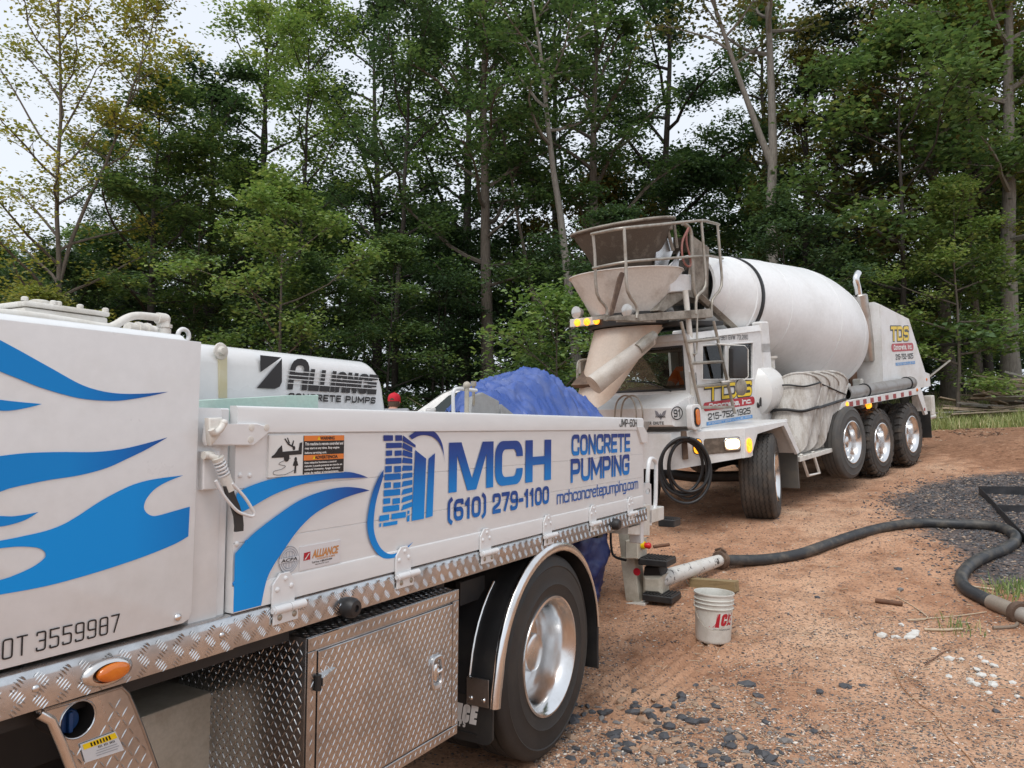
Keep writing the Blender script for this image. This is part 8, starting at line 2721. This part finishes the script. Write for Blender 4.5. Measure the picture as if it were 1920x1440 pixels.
def driver():
    c = FM.sh(1292, 706, -1.0)
    # world placement inside the cab, facing forward (towards -s)
    base = FM.w(-4.95, .80, -1.02)
    f = -FM.a; up = FM.u; rt = f.cross(up)
    M = Matrix(((rt.x, f.x, up.x, base.x), (rt.y, f.y, up.y, base.y), (rt.z, f.z, up.z, base.z), (0, 0, 0, 1)))
    t = thing('person', 'driver in an orange shirt sitting at the wheel of the mixer', 'person', M)
    V = lambda a, b_, c_: Vector((a, b_, c_))
    J = {'pel': (V(0, 0, .08), (.16, .12)), 'waist': (V(0, .02, .24), (.15, .11)), 'chest': (V(0, .05, .44), (.18, .12)), 'neck0': (V(0, .06, .58), (.09, .07)), 'neck': (V(0, .07, .65), .055), 'head': (V(0, .08, .71), .06)}
    E = [('pel', 'waist'), ('waist', 'chest'), ('chest', 'neck0'), ('neck0', 'neck'), ('neck', 'head')]
    for sd, nm in ((-1, 'l'), (1, 'r')):
        J[nm + 'hip'] = (V(sd * .10, .06, .06), .09); J[nm + 'knee'] = (V(sd * .15, .48, .10), .065); J[nm + 'ank'] = (V(sd * .15, .56, -.20), .045); J[nm + 'toe'] = (V(sd * .15, .72, -.22), .04)
        E += [('pel', nm + 'hip'), (nm + 'hip', nm + 'knee'), (nm + 'knee', nm + 'ank'), (nm + 'ank', nm + 'toe')]
        w_ = V(sd * .17, .46, .30)
        J[nm + 'sho'] = (V(sd * .20, .05, .54), .07); J[nm + 'elb'] = (V(sd * .27, .22, .32), .05); J[nm + 'wri'] = (w_, .032)
        E += [('chest', nm + 'sho'), (nm + 'sho', nm + 'elb'), (nm + 'elb', nm + 'wri')]
        hand(J, E, w_, nm + 'wri', Vector((-sd * .3, 1, -.3)), Vector((-sd, 0, .3)))
    link_mesh('body', skin_mesh('body', J, E), MT['skin'], t)
    JS = {'pel': (V(0, 0, .10), (.18, .14)), 'waist': (V(0, .02, .24), (.175, .13)), 'chest': (V(0, .05, .44), (.20, .14)), 'neck0': (V(0, .06, .59), (.10, .08))}
    ES = [('pel', 'waist'), ('waist', 'chest'), ('chest', 'neck0')]
    for sd, nm in ((-1, 'l'), (1, 'r')):
        JS[nm + 'sho'] = (V(sd * .205, .05, .54), .085); JS[nm + 'elb'] = (V(sd * .26, .18, .36), .068); ES += [('chest', nm + 'sho'), (nm + 'sho', nm + 'elb')]
    link_mesh('orange_shirt', skin_mesh('orange_shirt', JS, ES), MT['orangecloth'], t)
    hd = link_mesh('head', head_mesh('head'), MT['skin'], t); hd.location = (0, .075, .675)
    b = B(); b.lathe([(.082, .07), (.088, .11), (.085, .16), (.07, .20), (.03, .222), (0, .226)], 24, Matrix.Translation((0, -.005, 0)) @ Matrix.Diagonal((.95, 1.12, 1, 1))); b.obj('hair', MT['hair'], hd, 60)
driver()

def parked_car():
    y0 = 15.6
    xa = at_y(782, 768, y0).x
    z = gz(xa + 1.6, y0)
    t = thing('parked_car', 'silver car parked behind the pump truck, mostly hidden by the tarp', 'car', Matrix.Translation((xa - 1.15, y0, z)) @ Matrix.Rotation(R(4), 4, 'Z') @ Matrix.Rotation(-.05, 4, 'Y'))
    # side profile, x along the car (front at 0), z up
    bod = [(0.02, .38), (0, .55), (.06, .74), (.30, .88), (.95, .98), (1.15, 1.02), (3.9, 1.04), (4.55, .98), (4.62, .75), (4.60, .40), (4.2, .30), (.4, .28)]
    roof = [(1.05, 1.0), (1.30, 1.16), (1.75, 1.44), (2.05, 1.55), (2.6, 1.60), (3.3, 1.58), (3.9, 1.50), (4.25, 1.36), (4.50, 1.04)]
    W_ = .90
    b = B()
    rings = []
    for yy, k in ((-W_, .0), (-W_ + .05, .03), (W_ - .05, .03), (W_, .0)):
        cx = 2.3; cz = .65
        rings.append([(cx + (p[0] - cx) * (1 - .015 if k == 0 else 1), yy, cz + (p[1] - cz) * (.95 if k == 0 else 1)) for p in bod])
    b.loft(rings); bd = b.obj('car_body', MT['carpaint'], t, 30)
    b = B(); rings = []
    for sgn, f in ((-1, 0), (-1, 1), (1, 1), (1, 0)):
        rings.append([(p[0], sgn * (W_ - .05 - (.22 * max(0, (p[1] - 1.0)) / .6) - (.06 if f == 1 else 0)), p[1] + (.03 if f == 1 and p[1] > 1.3 else 0)) for p in roof])
    b.loft(rings); b.obj('car_roof', MT['carpaint'], t, 30)
    g = mat('dark_car_glass', (.02, .03, .03), .05)
    for sgn in (-1, 1):
        for P in (((1.42, 1.04), (1.86, 1.40), (2.10, 1.48), (2.62, 1.52), (2.62, 1.06)), ((2.70, 1.06), (2.70, 1.52), (3.30, 1.50), (3.62, 1.45), (3.70, 1.06)), ((3.78, 1.06), (3.72, 1.43), (3.95, 1.37), (4.20, 1.10))):
            b = B(); vs = [(p[0], sgn * (W_ - .04 - .22 * max(0, p[1] - 1.0) / .6), p[1]) for p in P]; vs2 = [(p[0], sgn * (W_ - .06 - .22 * max(0, p[1] - 1.0) / .6), p[1]) for p in P]
            b.loft([vs, vs2]); b.obj('car_window', g, t, 0)
    b = B(); ws = [(1.10, 1.045), (1.33, 1.20), (1.78, 1.475), (2.0, 1.555)]
    b.loft([[(p[0] - .01, sgn * (W_ - .14 - .20 * (p[1] - 1) / .6), p[1]) for p in ws] for sgn in (-1, 1)], closed=False, caps=False); b.obj('windshield', g, t, 40)
    ty = tyre_mesh('tyre', .34, .20, .22, seg=40); rm = rim_mesh('rim', .20, .05, .05)
    for x in (.85, 3.65):
        for sgn in (-1, 1):
            e = bpy.data.objects.new('wheel', None); col.objects.link(e); e.parent = t
            e.matrix_local = Matrix.Translation((x, sgn * (W_ + .01), .34)) @ Matrix.Rotation(R(90) if sgn < 0 else R(-90), 4, 'X')
            link_mesh('tyre', ty, MT['rubber'], e); link_mesh('rim', rm, MT['alu'], e)
    for sgn in (-1, 1):
        b = B(); b.box(.02, .22, sgn * .78 - .1, sgn * .78 + .1, .66, .78, .02); b.obj('headlight', MT['lens_clear'], t)
        b = B(); b.box(1.42, 1.62, sgn * .98 - .09, sgn * .98 + .09, 1.02, 1.16, .03, 2); b.obj('door_mirror', MT['carpaint'], t)
parked_car()

def wood_pile():
    rs = random.Random(12)
    # sawn boards and branches tipped in a heap
    k = 0
    cx, cy = at_y(1880, 740, 21).x, 21.0
    for i in range(64):
        L = rs.uniform(.6, 1.7) if i > 6 else rs.uniform(1.8, 2.6)
        px = rs.gauss(1890, 55); lev = max(0, 1 - abs(px - 1925) / 150)
        y = cy + rs.uniform(-.9, .9)
        x = at_y(px, 740, y).x
        z = gz(x, y) + .03 + rs.random() ** .9 * 1.1 * lev
        yaw = rs.gauss(.05, .45); pit = rs.gauss(-.05, .13)
        if i < 2:   # two long timbers along the foot
            x, y, z, yaw, pit, L = at_y(1850 + 40 * i, 765, cy - 1.2).x, cy - 1.2 - .3 * i, gz(x, cy - 1.2) + .06, .03, .05, 3.4
        b = B()
        if rs.random() < .65 or i < 2:
            w_, h_ = rs.choice([(.14, .035), (.09, .04), (.20, .03)])
            b.box(-L / 2, L / 2, -w_ / 2, w_ / 2, -h_ / 2, h_ / 2, .003)
            nm = 'scrap_board'
        else:
            r0 = rs.uniform(.03, .07)
            b.tube([(-L / 2, 0, 0), (-L / 6, rs.uniform(-.06, .06), rs.uniform(-.04, .04)), (L / 5, rs.uniform(-.06, .06), 0), (L / 2, 0, 0)], [r0, r0 * .95, r0 * .8, r0 * .6], 8); nm = 'scrap_log'
        o = b.obj(nm, WOODS[rs.randrange(3)], None)
        o.matrix_world = Matrix.Translation((x, y, z)) @ Matrix.Rotation(yaw, 4, 'Z') @ Matrix.Rotation(-pit, 4, 'Y') @ Matrix.Rotation(rs.uniform(-.5, .5), 4, 'X')
        tag(o, 'weathered scrap board in the wood heap on the grass bank' if nm == 'scrap_board' else 'cut log lying in the wood heap on the grass bank', 'board' if nm == 'scrap_board' else 'log', 'boards of the wood heap' if nm == 'scrap_board' else 'logs of the wood heap')
    # cut stumps on the grass
    for px, py, r in ((1772, 766, .14), (1790, 768, .11), (1762, 770, .09), (1808, 762, .10)):
        g = gpx(px, py); b = B(); b.tube([g - Vector((0, 0, .05)), g + Vector((.05, 0, .22))], r, 10)
        o = b.obj('log_round', WOODS[1], None); tag(o, 'short cut log round on the grass left of the wood heap', 'log', 'log rounds beside the wood heap')
WOODS = [mat('brown_board', (.36, .28, .21), .8, dirt=(.17, .13, .10), dirt_amt=.7, dirt_scale=5, stretch=(1, 8, 8), fine=.25), mat('pale_split_wood', (.50, .38, .27), .8, dirt=(.22, .16, .11), dirt_amt=.6, dirt_scale=5, stretch=(1, 8, 8), fine=.2), mat('grey_old_wood', (.36, .33, .29), .85, dirt=(.12, .11, .09), dirt_amt=.7, dirt_scale=5, stretch=(1, 8, 8), fine=.2)]
wood_pile()

def brush():
    rs = random.Random(3)
    b = B()
    for i in range(240):
        y = rs.uniform(15.8, 18.5); px = rs.gauss(800, 75)
        x = at_y(px, 740, y).x
        z = gz(x, y)
        L = rs.uniform(.6, 2.0)
        a = rs.uniform(-.6, .6) + (PI if rs.random() < .5 else 0); el = rs.uniform(.0, .6)
        p = Vector((x, y, z + rs.uniform(.1, 1.0) * max(.2, 1 - abs(px - 790) / 160)))
        d = Vector((math.cos(a) * math.cos(el), rs.uniform(-.4, .4), math.sin(el)))
        b.tube([p, p + d * L * .5 + Vector((0, 0, .05)), p + d * L + Vector((0, 0, -.05))], [.016, .011, .004], 4, caps=False)
    o = b.obj('brush_heap', MT['wood'], None, 0, recalc=False)
    tag(o, 'grey heap of cut branches behind the person in the red cap', 'brush', kind='stuff')
brush()

STONES = {}
def stone_mesh(seed, flat):
    rs = random.Random(seed)
    bm = bmesh.new()
    bmesh.ops.create_icosphere(bm, subdivisions=1, radius=1)
    sx, sy, sz = rs.uniform(.8, 1.3), rs.uniform(.55, .9), rs.uniform(.35, .6) * flat
    for v in bm.verts:
        k = 1 + rs.uniform(-.28, .22)
        v.co = Vector((v.co.x * sx * k, v.co.y * sy * k, v.co.z * sz * k))
    me = bpy.data.meshes.new('stone'); bm.to_mesh(me); bm.free()
    return me
def stones():
    rs = random.Random(21)
    mats_ = {'slate': mat('dark_slate_stone', (.060, .062, .070), .55, dirt=(.14, .13, .125), dirt_amt=.5, dirt_scale=9, fine=.2),
             'grey': mat('grey_stone', (.19, .18, .175), .75, dirt=(.30, .25, .21), dirt_amt=.5, dirt_scale=8, fine=.2),
             'tan': mat('tan_stone', (.38, .26, .18), .85, dirt=(.26, .16, .10), dirt_amt=.6, dirt_scale=8, fine=.2),
             'white': mat('white_rubble', (.66, .65, .61), .75, dirt=(.42, .38, .32), dirt_amt=.5, dirt_scale=14, fine=.1)}
    ms = {}
    for k, m in mats_.items():
        ms[k] = []
        for i in range(5):
            me = stone_mesh(100 + i + len(ms) * 9, 1.0); me.materials.append(m); ms[k].append(me)
    def put(px, py, size, kind, label, group):
        g = gpx(px, py)
        o = bpy.data.objects.new('stone', rs.choice(ms[kind])); col.objects.link(o)
        r = size * g.y / F_PX / 2
        o.matrix_world = Matrix.Translation((g.x, g.y, gz(g.x, g.y) + r * rs.uniform(-.05, .16))) @ Matrix.Rotation(rs.uniform(0, 6.28), 4, 'Z') @ Matrix.Rotation(rs.uniform(-.25, .25), 4, 'X') @ Matrix.Scale(r, 4)
        tag(o, label, 'stone', group)
    # dark slates scattered by the wheel and along the bottom of the picture
    n = 0
    while n < 190:
        px = rs.uniform(1060, 1650); py = rs.uniform(1285, 1440)
        w_ = math.exp(-((px - 1180) / 160) ** 2 - ((py - 1350) / 70) ** 2) + .8 * math.exp(-((px - 1330) / 190) ** 2 - ((py - 1405) / 55) ** 2)
        if rs.random() > w_: continue
        put(px, py, rs.uniform(11, 24) if rs.random() < .85 else rs.uniform(24, 36), rs.choices(['slate', 'grey', 'tan'], [6, 3, 3])[0], 'loose gravel stone on the dirt beside the pump truck wheel', 'gravel stones by the wheel')
        n += 1
    for px, py, s, k, lab in ((1537, 1298, 28, 'slate', 'pointed slate stone lying alone on the dirt right of the bucket'), (1585, 1287, 26, 'slate', 'long thin slate sliver on the dirt right of the bucket'), (1685, 1068, 17, 'slate', 'small dark slate lying between the two hose bends'),
                              (1533, 1121, 15, 'slate', 'dark stone on the dirt above the short brown stick'), (1620, 1286, 16, 'slate', 'small slate stone near the pale straw at right'), (1222, 1347, 34, 'slate', 'largest dark slate stone in the gravel by the wheel'),
                              (1688, 1106, 18, 'grey', 'grey stone touching the end of the brown stick'), (1546, 1367, 22, 'tan', 'reddish stone half sunk in the dirt at bottom'), (1868, 1335, 20, 'slate', 'black stone at lower right under the white rubble')):
        put(px, py, s, k, lab, None)
    for i in range(26):
        px = rs.gauss(1835, 45); py = rs.gauss(1262, 26)
        if i > 18: px, py = rs.gauss(1700, 14), rs.gauss(1188, 5)
        put(min(px, 1915), py, rs.uniform(9, 26), 'white', 'chunk of white mortar rubble on the dirt at the right', 'white mortar rubble')
    # gravel too small to pick apart
    def scatter(name, cnt, gen, colors, label):
        b_v, b_f, tint = [], [], []
        base = [stone_mesh(500 + i, 1.0) for i in range(6)]
        bv = [[v.co.copy() for v in m.vertices] for m in base]; bf = [[tuple(p.vertices) for p in m.polygons] for m in base]
        oc = [(1, 0, 0), (0, 1, 0), (-1, 0, 0), (0, -1, 0), (0, 0, 1), (0, 0, -1)]
        of = [(0, 1, 4), (1, 2, 4), (2, 3, 4), (3, 0, 4), (1, 0, 5), (2, 1, 5), (3, 2, 5), (0, 3, 5)]
        for _ in range(cnt):
            q = gen()
            if q is None: continue
            x, y, r = q
            z = gz(x, y) + (rut(x, y) if y < 7 else 0) + r * .12
            a = rs.uniform(0, 6.28); ca, sa = math.cos(a), math.sin(a)
            sx, sy, sz = r * rs.uniform(.8, 1.4), r * rs.uniform(.5, .9), r * rs.uniform(.25, .55)
            tx, ty = rs.uniform(-.3, .3), rs.uniform(-.3, .3)
            i0 = len(b_v)
            for (ux, uy, uz) in oc:
                k = rs.uniform(.75, 1.2)
                X, Y = ux * sx * k, uy * sy * k
                b_v.append((x + ca * X - sa * Y, y + sa * X + ca * Y, z + uz * sz * k + tx * X + ty * Y))
            tv = rs.random()
            for f in of: b_f.append((i0 + f[0], i0 + f[1], i0 + f[2])); tint.append(tv)
        for m in base: bpy.data.meshes.remove(m)
        me = bpy.data.meshes.new(name); me.from_pydata(b_v, [], b_f)
        at = me.attributes.new('tint', 'FLOAT', 'FACE'); at.data.foreach_set('value', tint)
        m, t, bs, out = newmat(name + '_mix')
        a = t.nodes.new('ShaderNodeAttribute'); a.attribute_name = 'tint'
        nz = nnoise(t, 60, 3, .6, ncoord(t))
        c = nramp(t, a.outputs['Fac'], colors).outputs[0]
        c = nmix(t, .5, c, nramp(t, nz.outputs[0], [(.3, (.7, .68, .66)), (.7, (1.25, 1.25, 1.25))]).outputs[0], 'MULTIPLY')
        t.links.new(c, bs.inputs['Base Color']); bs.inputs['Roughness'].default_value = .75
        o = link_mesh(name, me, m); tag(o, label, 'gravel', kind='stuff')
    MIX = [(0, (.06, .06, .066)), (.22, (.11, .105, .105)), (.38, (.22, .18, .15)), (.6, (.40, .25, .16)), (.85, (.55, .38, .26)), (.97, (.66, .62, .56))]
    def g1():
        px = rs.uniform(1000, 1960); py = rs.uniform(1150, 1460)
        w_ = .34 + math.exp(-((px - 1180) / 190) ** 2 - ((py - 1365) / 80) ** 2) + .9 * math.exp(-((px - 1370) / 230) ** 2 - ((py - 1410) / 75) ** 2) + .25 * math.exp(-((px - 1800) / 150) ** 2 - ((py - 1250) / 90) ** 2)
        if rs.random() > w_: return None
        g = gpx(px, py)
        if rut(g.x, g.y) != 0 and rs.random() < .85: return None
        return g.x, g.y, rs.uniform(.0035, .010) * (1.7 if rs.random() < .12 else 1)
    scatter('gravel', 44000, g1, MIX, 'fine mixed gravel spread over the dirt in the foreground')
    def g2():
        for _ in range(20):
            x = rs.uniform(2.5, 9.5); y = rs.uniform(5.5, 12)
            if rs.random() < m_slate(x, y) ** 1.2 * 1.1: return x, y, rs.uniform(.010, .026)
        return None
    scatter('slate_chips', 9000, g2, [(0, (.032, .034, .039)), (.5, (.072, .073, .080)), (.75, (.13, .13, .135)), (.88, (.20, .18, .17)), (.97, (.42, .30, .21))], 'patch of dark slate chips around the hose at the right')
    def g3():
        y = rs.uniform(6, 17); x = rs.uniform(-.5, .68 * y)
        return x, y, rs.uniform(.006, .018)
    scatter('dirt_crumbs', 9000, g3, MIX[:1] + [(.25, (.12, .10, .095)), (.5, (.27, .16, .10)), (.8, (.40, .26, .16)), (.97, (.5, .42, .34))], 'loose crumbs of dirt and stone over the yard')
    def g4():
        for _ in range(20):
            x = rs.uniform(6, 14); y = rs.uniform(11.5, 18)
            if rs.random() < m_churn(x, y): return x, y, rs.uniform(.015, .045)
        return None
    scatter('bark_litter', 5500, g4, [(0, (.06, .035, .024)), (.35, (.16, .085, .05)), (.7, (.30, .17, .10)), (.95, (.42, .31, .22))], 'churned reddish bark and clods below the grass bank')
stones()

def sticks():
    rs = random.Random(6)
    def stick(name, P, r, m, label, lift=.012):
        pts = []
        for x, y in P:
            g = gpx(x, y); pts.append(Vector((g.x, g.y, gz(g.x, g.y) + lift)))
        n = len(pts)
        b = B(); b.tube(crom(pts, 4) if n > 2 else pts, r, 7)
        o = b.obj(name, m, None, 60); tag(o, label, 'stick' if name != 'straw' else 'straw')
    br = mat('brown_stick_bark', (.17, .085, .05), .85, dirt=(.09, .05, .03), dirt_amt=.6, dirt_scale=20, fine=.2)
    pale = mat('pale_stripped_stick', (.52, .42, .30), .8, dirt=(.36, .27, .18), dirt_amt=.5, dirt_scale=20)
    stick('short_stick', ((1642, 1130), (1692, 1137)), .020, br, 'short thick brown stick lying on the dirt below the hose', .02)
    stick('pale_stick', ((1733, 1183), (1770, 1184), (1805, 1182)), .010, pale, 'pale stripped stick beside the grass tuft at right')
    stick('grey_stick', ((1862, 1180), (1900, 1178), (1908, 1172)), .014, MT['wood'], 'grey stick with a stub near the right edge below the coupling')
    stick('long_twig', ((1680, 1120), (1740, 1160), (1700, 1165), (1790, 1158), (1850, 1150)), .004, pale, 'thin curved twig trailing across the dirt below the hose')
    stick('white_stake', ((1823, 1102), (1865, 1108)), .008, pale, 'thin pale stick at the edge of the slate below the hose')
    stick('straw', ((1677, 1257), (1692, 1290), (1720, 1318), (1755, 1345), (1775, 1382), (1810, 1415), (1835, 1450)), .0028, mat('red_brown_root', (.34, .17, .08), .8), 'long thin reddish root lying over the dirt at lower right', .006)
    stick('brown_stick', ((1225, 1028), (1255, 1024)), .018, br, 'brown stick on the dirt behind the black step', .018)
    stick('small_twig', ((1735, 1250), (1765, 1228), (1780, 1222)), .004, br, 'small brown twig left of the white rubble')
    b = B()
    for i in range(420):
        px, py = rs.uniform(1240, 1960), rs.uniform(880, 1440)
        g = gpx(px, py); a = rs.uniform(0, 6.28); L = rs.uniform(.02, .10)
        z = gz(g.x, g.y) + .006
        b.tube([(g.x, g.y, z), (g.x + L * math.cos(a), g.y + L * math.sin(a), gz(g.x + L * math.cos(a), g.y + L * math.sin(a)) + .008)], .0022, 4, caps=False)
    o = b.obj('straw_litter', pale, None, 0, recalc=False); tag(o, 'scattered bits of straw and twig on the dirt', 'straw', kind='stuff')
sticks()
